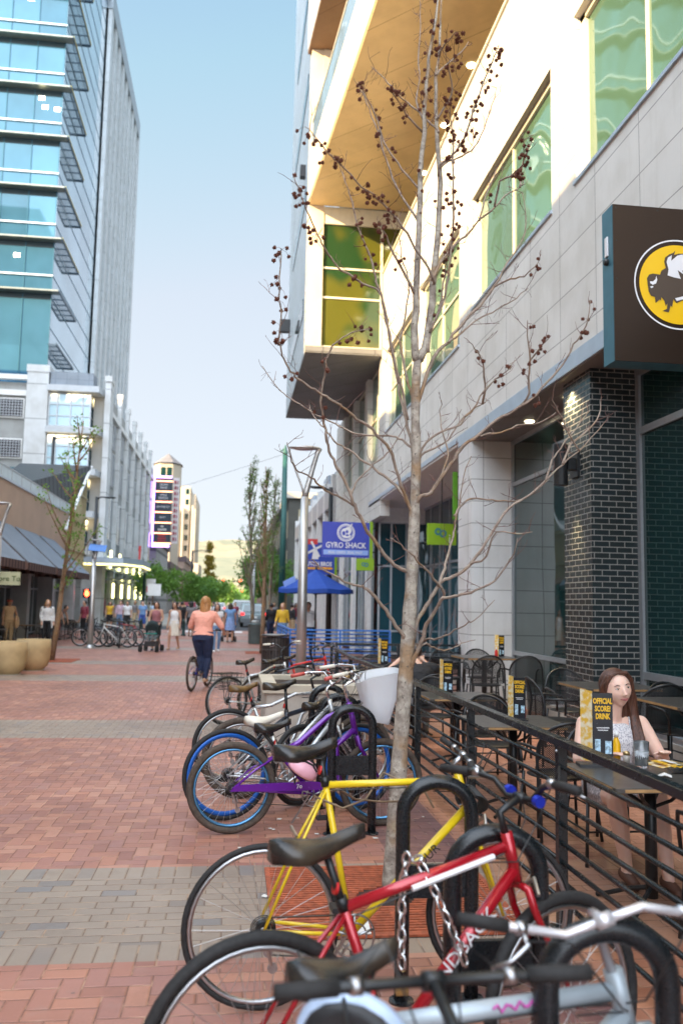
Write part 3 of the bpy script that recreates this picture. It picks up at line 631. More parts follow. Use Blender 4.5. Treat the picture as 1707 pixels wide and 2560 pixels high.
for z0, z1 in ((13.66, 16.02), (10.72, 13.1), (7.8, 10.2), (4.9, 7.3)):
    f = MB()
    for x in (-13.02, -12.45, -11.55, -10.75, -10.22): f.box(x-.04, 60.38, z0, x+.04, 60.5, z1)
    for z in (z0+.0, z0+(z1-z0)*.3, z0+(z1-z0)*.64, z1-.06): f.box(-13.02, 60.385, z, -10.2, 60.5, z+.06); f.box(-10.31, 60.5, z, -10.17, 62, z+.06)
    o = f.build('corner_window', al_frame, tower)
    MB().box(-13.0, 60.45, z0, -10.24, 60.48, z1).box(-10.27, 60.48, z0, -10.24, 62, z1).build('pane', litg, o)
for z in (16.06, 13.14, 10.25, 7.35):
    MB().prism([(-13.1, 59.9), (-9.62, 59.9), (-9.3, 62), (-13.1, 62)], z, z+.42).build('canopy_ledge', mat('pale_ledge', (.5, .53, .55), .5, .1, .05, 2), tower)
MB().box(-13.0, 60.4, 16.5, -10.1, 62, 17.5).build('parapet', joint_mat('blue_grey_panel', (.25, .29, .34), (.15, .18, .2), .75, .5, .015, .5), tower)
MB().box(-10.16, 61.4, 0, -9.36, 62.0, 16.05).build('corner_return', retm, tower)
MB().box(-9.35, 60.9, 0, -8.95, 62.4, 17.1).box(-9.4, 60.8, 17.1, -8.9, 62.5, 17.5).build('corner_pier', podw, tower)
# parking front along the street
for i in range(7):
    y = 62.4+i*4.9
    if i: MB().box(-9.25, y-.5, 0, -8.95, y, 17.2+.0*i).box(-9.3, y-.55, 17.2, -8.9, y+.05, 17.6).build('street_pier', podw, tower)
    MB().box(-9.24, y+.001, 15.0, -9.0, y+4.39, 15.35).build('ledge', white_paint, tower)
    MB().box(-9.24, y+.001, 3.9, -8.9, y+4.39, 4.9).build('blue_band', strip_m, tower)
    for j, (z0, z1) in enumerate(((6.2, 9.2), (10.2, 12.6), (13.0, 14.8))):
        for d in (.9, 2.7):
            fr = MB().box(-9.25, y+d-.08, z0-.08, -9.18, y+d+1.0, z1+.08).build('window', white_paint if j == 0 else al_frame, tower)
            MB().box(-9.18, y+d, z0, -9.165, y+d+.92, z1).build('pane', glass_mat('slate_glass', (.07, .12, .16), .08, .3, .05), fr)
    MB().box(-9.24, y+.3, .3, -9.2, y+4.1, 3.8).build('shopfront', glass, tower)
    if i < 6: MB().tube([(-8.75, y+.9, 4.0), (-8.75, y+.9, 5.3)], .085, 8).build('tube_light', mat('yellow_tube_light', (.8, .8, .3), .4, 0, 0, emit=(1, .92, .35), estr=1.1), tower)
    if i < 5: MB().tube([(-8.75, y+2.9, 1.9), (-8.75, y+2.9, 3.0)], .085, 8).build('tube_light', MATS['yellow_tube_light'], tower)
# tower shaft
XT, YT, ZT, FH = -14.04, 64.0, 60.9, 4.0
tg = pane_mat('tower_front_glass', (.045, .13, .21), 2.02, 4.0, .20, .35)
tg2 = glass_mat('tower_side_glass', (.52, .66, .76), .05, .75, .004)
fr = MB().box(-60, YT, 17.3, XT-.02, YT+.02, ZT).build('front_glass', tg, tower)
MB().box(XT-.02, YT+.001, 17.0, XT, 80.9, ZT).build('side_glass', tg2, tower)
MB().box(-60, YT+.1, 17, XT-.1, 105, ZT-.2).build('core', mat('tower_core', (.2, .25, .28), .6, 0, .1, 1), tower)
mu = MB()
for i in range(30): x = XT-.02-i*2.02; mu.box(x-.05, YT-.05, 17.5, x+.0, YT, ZT)
mu.build('mullion', mat('teal_mullion', (.02, .10, .15), .4, .4, 0), tower)
lights = MB(); rl = random.Random(3)
for kf in range(11):
    zb = 20.3+kf*FH          # underside of each storey's shade
    if kf: 
        MB().box(-60, YT-.75, zb-.02, XT+.62, YT-.05, zb+.06).box(-60, YT-.78, zb+.0, XT+.62, YT-.749, zb+.11).build('sunshade', mat('sunshade_metal', (.26, .29, .27) if kf % 3 else (.26, .29, .27), .35, .7, .1, 2), tower)
        MB().box(-60, YT-.04, zb-.42, XT, YT-.02, zb-.03).build('spandrel', mat('spandrel_dark', (.015, .03, .035), .4, .2, 0), tower)
        MB().box(-60, YT-.12, zb+1.35, XT+.02, YT-.02, zb+1.47).build('rail', mat('pale_rail', (.50, .60, .66), .35, .5, 0), tower)
    lv = MB()
    y1 = 70.2
    for i in range(5): lv.box(XT+.03+i*.12, YT-.7, zb+.02, XT+.07+i*.12, y1, zb+.05)
    for i in range(6): yy = YT+i*1.2; lv.box(XT, yy-.035, zb-.02, XT+.62, yy+.035, zb+.06)
    lv.box(XT+.62, YT-.7, zb-.05, XT+.68, y1, zb+.12).box(XT, y1-.08, zb-.05, XT+.66, y1, zb+.08)
    lv.build('louvre_shade', mat('navy_louvre', (.05, .09, .13), .4, .4, 0), tower)
    if 1 < kf: MB().tube([(XT+.70, YT-.7, zb+.13), (XT+.70, y1, zb+.13)], .03, 5).build('gold_edge', mat('brass_trim', (.55, .48, .12), .3, .8, 0), tower)
    ln = MB().box(XT, YT, zb+1.38, XT+.03, 81, zb+1.44).box(XT, YT, zb-.34, XT+.03, 81, zb-.28); ln.build('glazing_joint', mat('blue_joint', (.12, .22, .30), .4, .3, 0), tower)
for i, (x, z) in enumerate(((-16.8, 47.6), (-15.6, 39.6), (-15.3, 38.9), (-14.4, 38.8), (-15.6, 28.0), (-16.6, 28.0), (-16.7, 27.1))):
    MB().box(x-.22, YT-.03, z-.1, x+.22, YT-.024, z+.22).build('ceiling_light', mat('office_light', (.9, .85, .6), .4, 0, 0, emit=(1, .9, .6), estr=1.4), tower)
fn = MB()
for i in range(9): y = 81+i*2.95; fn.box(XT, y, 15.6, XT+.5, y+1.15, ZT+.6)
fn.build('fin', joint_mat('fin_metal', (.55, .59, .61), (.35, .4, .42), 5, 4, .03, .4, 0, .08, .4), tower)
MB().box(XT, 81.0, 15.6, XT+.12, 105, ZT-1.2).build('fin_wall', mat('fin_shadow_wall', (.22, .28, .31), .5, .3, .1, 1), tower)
MB().box(-60, YT, ZT, XT+.3, 81, ZT+.5).box(-20, 80.9, ZT-1.2, XT+.55, 105.3, ZT+.9).build('parapet', mat('tower_parapet', (.33, .38, .42), .45, .5, .1, 2), tower)
# corner entrance canopy with lit edge and white letters
t = thing('corner_canopy', 'flat lit canopy with white letters wrapping the podium corner', 'canopy', (-8.4, 58.5, 4.1))
MB().prism([(-10.6, 58), (-7.2, 58), (-6.2, 61), (-6.2, 66), (-10.6, 66)], 4.15, 4.55).build('deck', strip_m, t)
MB().prism([(-10.6, 57.98), (-7.18, 57.98), (-6.17, 61), (-6.17, 66), (-6.3, 66), (-6.3, 61.05), (-7.25, 58.1), (-10.6, 58.1)], 4.02, 4.14).build('edge_light', mat('canopy_edge_light', (.9, .8, .3), .4, 0, 0, emit=(1, .82, .3), estr=.55), t)
text_mb('NK', .8, frontM(-9.6, 58.1, 4.95)).build('lettering', white_paint, t)
MB().box(-9.9, 58.4, 0, -9.2, 59.6, 4.1).build('column', mat('grey_column', (.35, .36, .36), .6), t)
# sign letters over the street canopy
t = thing('channel_letter_sign', 'row of tall white letters with one red letter on the podium front', 'sign', (-8.7, 78, 5))
print_rows([11], 1.3, .1, Matrix.Translation((-8.55, 74, 5.8)) @ Matrix.Rotation(R(90), 4, 'Z') @ Matrix.Rotation(R(90), 4, 'X')).build('lettering', white_paint, t)
text_mb('/', 2.0, Matrix.Translation((-8.5, 79.8, 5.9)) @ Matrix.Rotation(R(90), 4, 'Z') @ Matrix.Rotation(R(90), 4, 'X'), depth=.1, bold=.05).build('red_letter', MATS['sign_red'], t)
MB().box(-8.95, 68, 4.9, -8.0, 84, 5.05).build('shelf', mat('dark_shelf', (.09, .09, .1), .5), t)
for i, (a, b) in enumerate(((63, 68.5), (70, 76))):
    t = thing('street_canopy', ['glass street canopy nearest the podium corner', 'glass street canopy further along the podium'][i], 'canopy', (-8, a, 3), 0, 'glass canopies')
    MB().box(-8.95, a, 3.2, -7.2, b, 3.3).build('deck', mat('canopy_glass', (.35, .42, .44), .2, .3, .1, 2), t)
# ---------------- lit marquee tower sign
mq = thing('marquee_sign', 'tall purple lit marquee with six dark tenant panels between orange tubes', 'sign', (-8, 97, 8))
MB().box(-9.0, 97, 7.9, -7.1, 97.9, 15.6).build('cabinet', mat('marquee_dark', (.015, .02, .04), .5, 0, 0), mq)
pl = mat('purple_neon', (.4, .25, .9), .4, 0, 0, emit=(.36, .2, .95), estr=1.5)
MB().box(-9.06, 96.95, 7.75, -8.95, 97.05, 15.75).box(-8.95, 96.95, 7.75, -7.15, 97.05, 8.0).box(-8.95, 96.95, 15.5, -7.15, 97.05, 15.75).box(-9.08, 96.96, 7.76, -9.03, 97.9, 15.74).build('neon_border', pl, mq)
on = mat('orange_neon', (1, .4, .25), .4, 0, 0, emit=(1, .32, .16), estr=1.5); pk = mat('pink_cap', (.8, .5, .45), .5, 0, 0)
panels = ['ZIONS\nBANK', 'SMILE\nDESIGN', 'ON THE FLY', 'FLAT', '', '']
for i, p in enumerate(panels):
    zt = 15.1-i*1.17
    MB().box(-8.85, 96.93, zt, -7.02, 96.99, zt+.1).build('neon_tube', on, mq)
    MB().box(-8.8, 96.97, zt-1.0, -7.2, 96.999, zt-.1).build('tenant_panel', mat('tenant_panel', (.02, .035, .055), .4, 0, 0), mq)
    if not p:
        print_rows([.3, .9] if i == 4 else [.8, .9, .8], .26 if i == 4 else .18, .1, frontM(-8.0, 96.95, zt-.52)).build('lettering', MATS['sign_red'] if i == 5 else lit, mq); continue
    text_mb(p, .34 if '\n' in p else .30, frontM(-8.0, 96.95, zt-.52), sx=.9).build('lettering', MATS['sign_white'] if i != 5 else MATS['sign_red'], mq)
MB().box(-8.85, 96.93, 8.12, -7.02, 96.99, 8.22).build('neon_tube', on, mq)
for k in range(11): print_rows([.42], .42, .22, frontM(-6.62, 97.1, 8.7+k*.64), th=.06, chunk=1.4).build('vertical_letter', mat('maroon_letter', (.25, .03, .05), .5, 0, 0), mq)
MB().box(-6.95, 97.2, 8.2, -6.3, 97.4, 15.6).build('letter_backing', mat('pale_backing', (.62, .6, .6), .5, 0, 0), mq)
# ---------------- distant buildings on the left
sunst = mat('cream_sunlit_stone', (.44, .38, .29), .7, 0, .07, .3)
t = thing('pavilion_tower', 'octagonal cream tower with pyramid slate roof behind the marquee sign', 'building', (-12, 153, 0))
oc = [(-14.2, 151.5), (-13, 149.6), (-10.9, 149.6), (-9.7, 151.5), (-9.7, 154), (-10.9, 156), (-13, 156), (-14.2, 154)]
MB().prism(oc, 0, 25.6).build('wall', sunst, t)
ap = (-12.0, 153, 27.9); ro = [( -12+(x+12)*1.12, 153+(y-153)*1.12, 25.7) for x, y in oc]
MB().add(ro+[ap], [(i, (i+1) % 8, 8) for i in range(8)]+[tuple(range(8))[::-1]]).build('roof', mat('slate_roof', (.16, .15, .15), .6, 0, .1, 1), t)
for i, (x, w_) in enumerate(((-12.95, .8), (-11.9, .8))): MB().box(x, 149.5, 23.2, x+w_, 149.62, 24.9).build('window', glass, t)
t = thing('deco_hotel', 'pale stepped stone tower with tall ribs and narrow windows closing the left side', 'building', (-11, 198, 0))
MB().box(-16, 196, 0, -10.2, 212, 27.9).box(-10.2, 197, 0, -9.0, 211, 26.3).box(-9.0, 198, 0, -8.5, 210, 25).box(-14, 193.5, 0, -7.7, 214, 10.4).build('wall', sunst, t)
for x, z in ((-12.6, 22.3), (-11.9, 22.9), (-9.7, 23.4), (-9.2, 22.6), (-13.3, 14)): MB().box(x, 194.6, 10.4, x+.4, 196, z).build('rib', sunst, t)
for z in (11.7, 14.1, 16.5, 18.9, 21.3, 24.6, 27): MB().box(-11.2, 195.9, z-.9, -10.5, 196.02, z+.3).build('window', glass, t)
for z in (7.5,): MB().box(-11.2, 193.4, z-.6, -10.4, 193.52, z+.6).build('window', glass, t)
MB().box(-13.6, 196.9, 11.0, -13.0, 197, 12).build('window', glass, t)
for i, (y0_, y1_, h, cc) in enumerate(((99.5, 118, 8.4, (.55, .52, .5)), (119, 146, 6.3, (.42, .38, .36)), (158, 190, 9, (.40, .30, .25)))):
    t = thing('shop_row', ['white arcaded shop row with dark scalloped eaves below the marquee', 'grey two storey shop row past the arcade', 'brown brick block before the pale stepped tower'][i], 'building', (-11, y0_, 0), 0, 'low buildings down the left side')
    MB().box(-18, y0_, 0, -8.8, y1_, h).build('wall', joint_mat('shop_row_%d' % i, cc, tuple(x*.4 for x in cc), 2.4, 1.9, .18, .7), t)
    MB().box(-18, y0_-.1, h, -8.5, y1_, h+.9).build('eaves', mat('dark_eaves', (.10, .07, .08), .6), t)
# ---------------- unseen blocks added behind and left of the camera to throw the street's shade
def block(name, label, x0, y0, x1, y1, h, c):
    t = thing(name, label, 'building', ((x0+x1)/2, (y0+y1)/2, 0))
    MB().box(x0, y0, 0, x1, y1, h).build('wall', joint_mat(name+'_wall', c, tuple(x*.35 for x in c), 3.2, 3.4, .5, .5), t)
    MB().box(x0-.3, y0-.3, h, x1+.3, y1+.3, h+.8).build('parapet', retm, t)
block('near_shade_block', 'beige unseen block added on the near left to shade the street', -25.4, -45, -9, 14.5, 13.1, (.42, .38, .32))
block('tall_shade_block', 'tall grey unseen block added behind the near one to shade the bay side', -40, .6, -26, 20, 50, (.36, .36, .35))
block('far_shade_block', 'tall brown unseen block added behind the cafe to shade the podium', -70, 24, -26, 50, 25, (.35, .28, .22))
# ================================================================ RIGHT-HAND DISTANCE
pk_ = thing('parking_garage', 'low grey garage with white posts, maroon panels and stepped roofline on the right', 'building', (8, 45, 0))
MB().box(4.6, 38, 0, 20, 62, 6.6).build('wall', joint_mat('garage_wall', (.05, .04, .045), (.15, .05, .055), 2.4, 1.6, .25, .6), pk_)
for i in range(8):
    y = 38.2+i*3.2; MB().box(4.3, y, 0, 4.6, y+.4, 7.6).build('post', white_paint, pk_)
    if i == 7: continue
    MB().box(4.3, y+.401, 6.2, 4.6, y+3.19, 7.1).build('spandrel', al_frame, pk_); MB().box(4.35, y+.41, 3.1, 4.6, y+3.18, 3.5).build('spandrel', al_frame, pk_)
for i in range(6): y = 38.5+i*4; MB().box(4.6, y, 7.1, 5.6, y+2.2, 7.9+.3*(i % 2)).build('parapet_block', strip_m, pk_)
t = thing('brick_block', 'cream and brick block with cornice beyond the green pole', 'building', (10, 80, 0))
MB().box(4.5, 72, 0, 22, 120, 10.6).build('wall', joint_mat('cream_block', (.50, .44, .30), (.09, .09, .08), 2.6, 3.4, .55, .7), t)
MB().box(4.2, 71.7, 10.6, 22.3, 120, 11.1).build('cornice', retm, t)
t = thing('brick_block', 'far brick block at the end of the right side', 'building', (10, 140, 0))
MB().box(5, 122, 0, 22, 180, 13).build('wall', joint_mat('brick_far', (.30, .15, .10), (.1, .1, .1), 2.6, 3.4, .5, .7), t)
MB().box(4.8, 121.8, 13, 22, 180, 13.5).build('cornice', retm, t)
# ================================================================ HILLS
def hills():
    b = MB(); nx, ny = 120, 26; vs = []
    for j in range(ny+1):
        for i in range(nx+1):
            x = -1500+3000*i/nx; y = 900+2600*j/ny; t = j/ny
            h = (1-(1-min(1, t*1.05))**1.6)*255; h *= .86+.16*noise.noise(Vector((x*.0016, y*.0006, 1)))
            h += 26*noise.noise(Vector((x*.006, y*.005, 3)))*min(1, t*3) + 9*noise.noise(Vector((x*.021, y*.017, 5)))*min(1, t*3)
            vs.append((x, y, h-.04 if j else -.05))
    b.add(vs, [(j*(nx+1)+i, j*(nx+1)+i+1, (j+1)*(nx+1)+i+1, (j+1)*(nx+1)+i) for j in range(ny) for i in range(nx)])
    s = N('hill_grass'); f = s.noise(.008, 8, s.pos(), .62); g_ = s.noise(.05, 4, s.pos())
    c = s.mix(s.ramp(f, .42, .6), (.27, .23, .145), (.15, .165, .115)); c = s.mix(s.ramp(g_, .55, .7), c, (.11, .13, .09))
    s.fin(c, .95); b.build('hills', s.m, smooth=True, kind='structure')
hills()
# street trees, cars and signals are built further on
# limbs of the bare tree: x, y, z, radius in metres
BRANCHES = [
[(1.004,5.25,0.002,0.0749),(1.016,5.25,0.422,0.0599),(1.03,5.25,0.656,0.0574),(1.051,5.25,1.012,0.0549),(1.068,5.25,1.252,0.0536),(1.08,5.25,1.495,0.0512),(1.095,5.25,1.741,0.0474),(1.106,5.25,1.989,0.0424),(1.117,5.25,2.366,0.0374),(1.122,5.25,2.62,0.0362),(1.115,5.25,2.877,0.0349),(1.117,5.25,3.136,0.0324),(1.129,5.25,3.294,0.0312)],
[(1.121,5.25,3.267,0.0274),(1.1,5.228,3.391,0.0237),(1.105,5.207,3.708,0.0212),(1.114,5.185,4.209,0.0175),(1.121,5.163,4.613,0.015),(1.142,5.142,5.022,0.0125),(1.151,5.12,5.244,0.01),(1.194,5.1,5.527,0.0075),(1.214,5.1,5.726,0.005)],
[(1.134,5.25,3.268,0.0274),(1.197,5.279,3.439,0.0237),(1.238,5.308,3.806,0.0212),(1.272,5.337,4.187,0.0187),(1.293,5.366,4.524,0.0162),(1.269,5.394,4.973,0.0125),(1.273,5.423,5.325,0.0112),(1.301,5.45,5.513,0.0087),(1.318,5.45,6.005,0.005)],
[(1.068,5.25,1.918,0.012),(1.005,5.226,1.941,0.0116),(0.938,5.202,1.994,0.0112),(0.875,5.179,2.065,0.0109),(0.818,5.155,2.138,0.0105),(0.764,5.131,2.215,0.0101),(0.722,5.107,2.286,0.0097),(0.694,5.083,2.343,0.0093),(0.638,5.06,2.452,0.0089),(0.597,5.036,2.522,0.0085),(0.557,5.012,2.589,0.008),(0.526,4.988,2.67,0.0076),(0.505,4.964,2.763,0.0072),(0.484,4.94,2.86,0.0067),(0.477,4.917,2.946,0.0063),(0.492,4.893,3.034,0.0058),(0.5,4.869,3.1,0.0053),(0.501,4.845,3.136,0.0048),(0.523,4.821,3.185,0.0043),(0.566,4.798,3.223,0.0037),(0.634,4.774,3.267,0.0031),(0.738,4.75,3.287,0.0022)],
[(1.073,5.25,1.495,0.012),(1.04,5.214,1.523,0.0113),(0.97,5.177,1.615,0.0105),(0.898,5.141,1.7,0.0098),(0.83,5.105,1.766,0.009),(0.78,5.068,1.807,0.0082),(0.732,5.032,1.817,0.0074),(0.653,4.995,1.838,0.0066),(0.589,4.959,1.866,0.0057),(0.512,4.923,1.898,0.0047),(0.461,4.886,1.948,0.0036),(0.435,4.85,1.956,0.0022)],
[(1.11,5.25,2.265,0.0102),(1.095,5.3,2.328,0.0096),(1.031,5.35,2.444,0.0091),(0.966,5.4,2.514,0.0085),(0.887,5.45,2.586,0.008),(0.812,5.5,2.652,0.0074),(0.752,5.55,2.712,0.0068),(0.688,5.6,2.758,0.0061),(0.625,5.65,2.822,0.0055),(0.58,5.7,2.893,0.0048),(0.535,5.75,2.957,0.0041),(0.496,5.8,3.039,0.0033),(0.492,5.85,3.079,0.0022)],
[(1.116,5.25,2.239,0.0102),(1.052,5.218,2.382,0.0099),(1.011,5.186,2.459,0.0096),(0.966,5.155,2.581,0.0093),(0.939,5.123,2.636,0.009),(0.888,5.091,2.693,0.0087),(0.825,5.059,2.741,0.0084),(0.771,5.027,2.789,0.0081),(0.702,4.995,2.815,0.0077),(0.637,4.964,2.856,0.0074),(0.594,4.932,2.876,0.0071),(0.523,4.9,2.903,0.0068),(0.461,4.868,2.928,0.0064),(0.385,4.836,2.964,0.0061),(0.329,4.805,2.99,0.0057),(0.291,4.773,3.019,0.0054),(0.254,4.741,3.069,0.005),(0.229,4.709,3.111,0.0046),(0.216,4.677,3.195,0.0042),(0.216,4.645,3.272,0.0038),(0.203,4.614,3.444,0.0034),(0.206,4.582,3.616,0.0029),(0.205,4.55,3.648,0.0022)],
[(1.109,5.25,2.671,0.0077),(1.079,5.281,2.716,0.0074),(1.046,5.312,2.762,0.007),(0.986,5.342,2.784,0.0067),(0.911,5.373,2.794,0.0063),(0.795,5.404,2.8,0.0059),(0.7,5.435,2.828,0.0056),(0.629,5.465,2.874,0.0052),(0.55,5.496,2.917,0.0048),(0.473,5.527,2.96,0.0043),(0.406,5.558,3.012,0.0039),(0.341,5.588,3.06,0.0034),(0.272,5.619,3.118,0.0029),(0.151,5.65,3.287,0.0022)],
[(0.716,5.25,2.392,0.0071),(0.734,5.293,2.439,0.0065),(0.79,5.336,2.518,0.0059),(0.875,5.379,2.601,0.0053),(0.968,5.421,2.69,0.0047),(1.015,5.464,2.747,0.004),(1.083,5.507,2.86,0.0032),(1.126,5.55,2.942,0.0022)],
[(0.73,5.25,2.317,0.0071),(0.642,5.175,2.355,0.0066),(0.557,5.1,2.375,0.0061),(0.488,5.025,2.406,0.0056),(0.433,4.95,2.441,0.005),(0.354,4.875,2.457,0.0044),(0.318,4.8,2.485,0.0038),(0.296,4.725,2.54,0.0031),(0.272,4.65,2.584,0.0022)],
[(1.134,5.25,4.149,0.0089),(1.123,5.312,4.239,0.0082),(1.039,5.375,4.409,0.0075),(0.987,5.438,4.577,0.0068),(0.932,5.5,4.78,0.0061),(0.91,5.562,4.947,0.0053),(0.864,5.625,5.114,0.0044),(0.814,5.688,5.309,0.0035),(0.777,5.75,5.448,0.0022)],
[(1.137,5.25,4.395,0.0077),(1.124,5.264,4.425,0.0071),(1.018,5.279,4.562,0.0064),(0.918,5.293,4.699,0.0057),(0.867,5.307,4.851,0.005),(0.816,5.321,4.995,0.0042),(0.76,5.336,5.106,0.0034),(0.74,5.35,5.169,0.0022)],
[(1.101,5.25,3.689,0.0108),(1.081,5.19,3.7,0.0094),(0.987,5.13,3.821,0.0079),(0.908,5.07,3.921,0.0063),(0.856,5.01,4.009,0.0046),(0.808,4.95,4.037,0.0022)],
[(1.23,5.25,3.778,0.0083),(1.2,5.19,3.809,0.0078),(1.076,5.13,3.958,0.0073),(0.983,5.07,4.067,0.0068),(0.874,5.01,4.15,0.0063),(0.768,4.95,4.2,0.0057),(0.662,4.89,4.248,0.0051),(0.561,4.83,4.307,0.0045),(0.489,4.77,4.333,0.0039),(0.411,4.71,4.379,0.0032),(0.328,4.65,4.426,0.0022)],
[(1.252,5.25,4.82,0.0077),(1.249,5.307,4.886,0.0071),(1.179,5.364,4.99,0.0064),(1.105,5.421,5.094,0.0057),(1.029,5.479,5.201,0.005),(0.953,5.536,5.329,0.0042),(0.897,5.593,5.429,0.0034),(0.856,5.65,5.507,0.0022)],
[(1.144,5.25,4.813,0.0071),(1.071,5.2,4.841,0.0061),(0.989,5.15,4.908,0.005),(0.918,5.1,4.966,0.0038),(0.888,5.05,4.967,0.0022)],
[(1.068,5.25,2.875,0.0083),(1.005,5.205,3.093,0.0079),(0.93,5.159,3.334,0.0074),(0.862,5.114,3.626,0.0069),(0.738,5.068,3.681,0.0065),(0.596,5.023,3.74,0.006),(0.524,4.977,3.795,0.0055),(0.471,4.932,3.85,0.0049),(0.419,4.886,3.931,0.0044),(0.358,4.841,4.019,0.0038),(0.317,4.795,4.107,0.0031),(0.279,4.75,4.174,0.0022)],
[(0.973,5.25,3.312,0.0083),(0.922,5.27,3.525,0.0078),(0.891,5.29,3.693,0.0073),(0.851,5.31,3.832,0.0068),(0.823,5.33,3.962,0.0063),(0.774,5.35,4.082,0.0057),(0.732,5.37,4.214,0.0051),(0.703,5.39,4.359,0.0045),(0.663,5.41,4.494,0.0039),(0.631,5.43,4.597,0.0032),(0.602,5.45,4.693,0.0022)],
[(1.216,5.25,3.804,0.0095),(1.293,5.287,3.967,0.0088),(1.394,5.325,4.097,0.008),(1.488,5.362,4.193,0.0072),(1.574,5.4,4.303,0.0064),(1.691,5.438,4.427,0.0056),(1.788,5.475,4.542,0.0046),(1.899,5.513,4.625,0.0036),(1.947,5.55,4.728,0.0022)],
[(1.254,5.25,4.514,0.0089),(1.251,5.217,4.571,0.0083),(1.304,5.183,4.599,0.0077),(1.345,5.15,4.648,0.0071),(1.386,5.117,4.715,0.0064),(1.427,5.083,4.836,0.0057),(1.47,5.05,4.978,0.005),(1.51,5.017,5.105,0.0042),(1.55,4.983,5.202,0.0034),(1.569,4.95,5.266,0.0022)],
[(1.259,5.25,4.57,0.0071),(1.341,5.333,4.672,0.0064),(1.449,5.417,4.76,0.0057),(1.568,5.5,4.883,0.005),(1.658,5.583,5.075,0.0042),(1.739,5.667,5.304,0.0034),(1.804,5.75,5.504,0.0022)],
[(1.206,5.25,3.457,0.0083),(1.291,5.207,3.686,0.0076),(1.303,5.164,3.856,0.0069),(1.319,5.121,4.094,0.0061),(1.312,5.079,4.329,0.0053),(1.294,5.036,4.61,0.0044),(1.275,4.993,4.738,0.0035),(1.243,4.95,4.862,0.0022)],
[(1.127,5.25,2.981,0.012),(1.241,5.306,3.303,0.0111),(1.355,5.361,3.439,0.0102),(1.472,5.417,3.598,0.0093),(1.596,5.472,3.733,0.0083),(1.719,5.528,3.899,0.0073),(1.823,5.583,4.095,0.0063),(1.941,5.639,4.261,0.0051),(2.005,5.694,4.445,0.0039),(1.995,5.75,4.713,0.0022)],
[(1.194,5.25,3.324,0.0095),(1.216,5.27,3.482,0.0083),(1.264,5.29,3.594,0.0071),(1.3,5.31,3.759,0.0057),(1.323,5.33,3.924,0.0042),(1.36,5.35,4.05,0.0022)],
[(1.238,5.25,5.226,0.0077),(1.278,5.35,5.321,0.0062),(1.432,5.45,5.515,0.0045),(1.536,5.55,5.699,0.0022)],
[(1.253,5.25,5.356,0.0071),(1.248,5.183,5.35,0.0057),(1.282,5.117,5.381,0.0042),(1.315,5.05,5.399,0.0022)],
[(1.115,5.25,2.315,0.0126),(1.143,5.217,2.378,0.012),(1.199,5.183,2.408,0.0115),(1.264,5.15,2.509,0.0109),(1.331,5.117,2.611,0.0103),(1.385,5.083,2.693,0.0097),(1.471,5.05,2.763,0.0091),(1.567,5.017,2.845,0.0085),(1.673,4.983,2.905,0.0079),(1.766,4.95,2.974,0.0072),(1.86,4.917,3.075,0.0065),(1.944,4.883,3.176,0.0058),(1.985,4.85,3.263,0.0051),(2.035,4.817,3.357,0.0043),(2.065,4.783,3.433,0.0034),(2.067,4.75,3.545,0.0022)],
[(1.776,5.25,2.981,0.0077),(1.83,5.19,3.035,0.0068),(1.82,5.13,3.15,0.0059),(1.805,5.07,3.264,0.0048),(1.768,5.01,3.383,0.0037),(1.748,4.95,3.469,0.0022)],
[(1.863,5.25,3.295,0.0059),(1.884,5.15,3.347,0.0043),(1.937,5.05,3.415,0.0022)],
[(1.108,5.25,1.471,0.0138),(1.143,5.256,1.613,0.0132),(1.182,5.263,1.676,0.0126),(1.231,5.269,1.761,0.012),(1.276,5.275,1.832,0.0114),(1.3,5.281,1.862,0.0108),(1.379,5.287,1.894,0.0102),(1.489,5.294,1.97,0.0095),(1.6,5.3,2.124,0.0089),(1.679,5.306,2.255,0.0082),(1.782,5.312,2.367,0.0075),(1.894,5.319,2.437,0.0068),(1.999,5.325,2.531,0.006),(2.117,5.331,2.647,0.0052),(2.235,5.338,2.741,0.0044),(2.344,5.344,2.859,0.0035),(2.429,5.35,2.956,0.0022)],
[(1.27,5.25,1.831,0.0102),(1.315,5.3,1.913,0.0093),(1.35,5.35,2.003,0.0085),(1.389,5.4,2.094,0.0077),(1.42,5.45,2.195,0.0068),(1.449,5.5,2.282,0.0058),(1.478,5.55,2.387,0.0048),(1.523,5.6,2.585,0.0037),(1.593,5.65,2.734,0.0022)],
[(1.091,5.25,1.252,0.0138),(1.114,5.204,1.389,0.0131),(1.143,5.158,1.485,0.0124),(1.166,5.112,1.595,0.0116),(1.185,5.065,1.646,0.0109),(1.217,5.019,1.711,0.0101),(1.23,4.973,1.747,0.0093),(1.292,4.927,1.764,0.0085),(1.342,4.881,1.781,0.0076),(1.389,4.835,1.8,0.0067),(1.484,4.788,1.854,0.0058),(1.549,4.742,1.959,0.0048),(1.574,4.696,2.005,0.0037),(1.578,4.65,2.095,0.0022)],
[(1.298,5.25,1.75,0.0089),(1.297,5.206,1.784,0.0083),(1.251,5.161,1.841,0.0077),(1.197,5.117,1.885,0.0071),(1.162,5.072,1.919,0.0064),(1.11,5.028,1.947,0.0057),(1.059,4.983,1.998,0.005),(1.001,4.939,2.029,0.0042),(0.959,4.894,2.056,0.0034),(0.889,4.85,2.09,0.0022)],
[(1.171,5.25,1.484,0.0071),(1.19,5.179,1.509,0.0065),(1.237,5.107,1.508,0.0059),(1.281,5.036,1.545,0.0053),(1.325,4.964,1.578,0.0047),(1.365,4.893,1.613,0.004),(1.373,4.821,1.624,0.0032),(1.477,4.75,1.746,0.0022)],
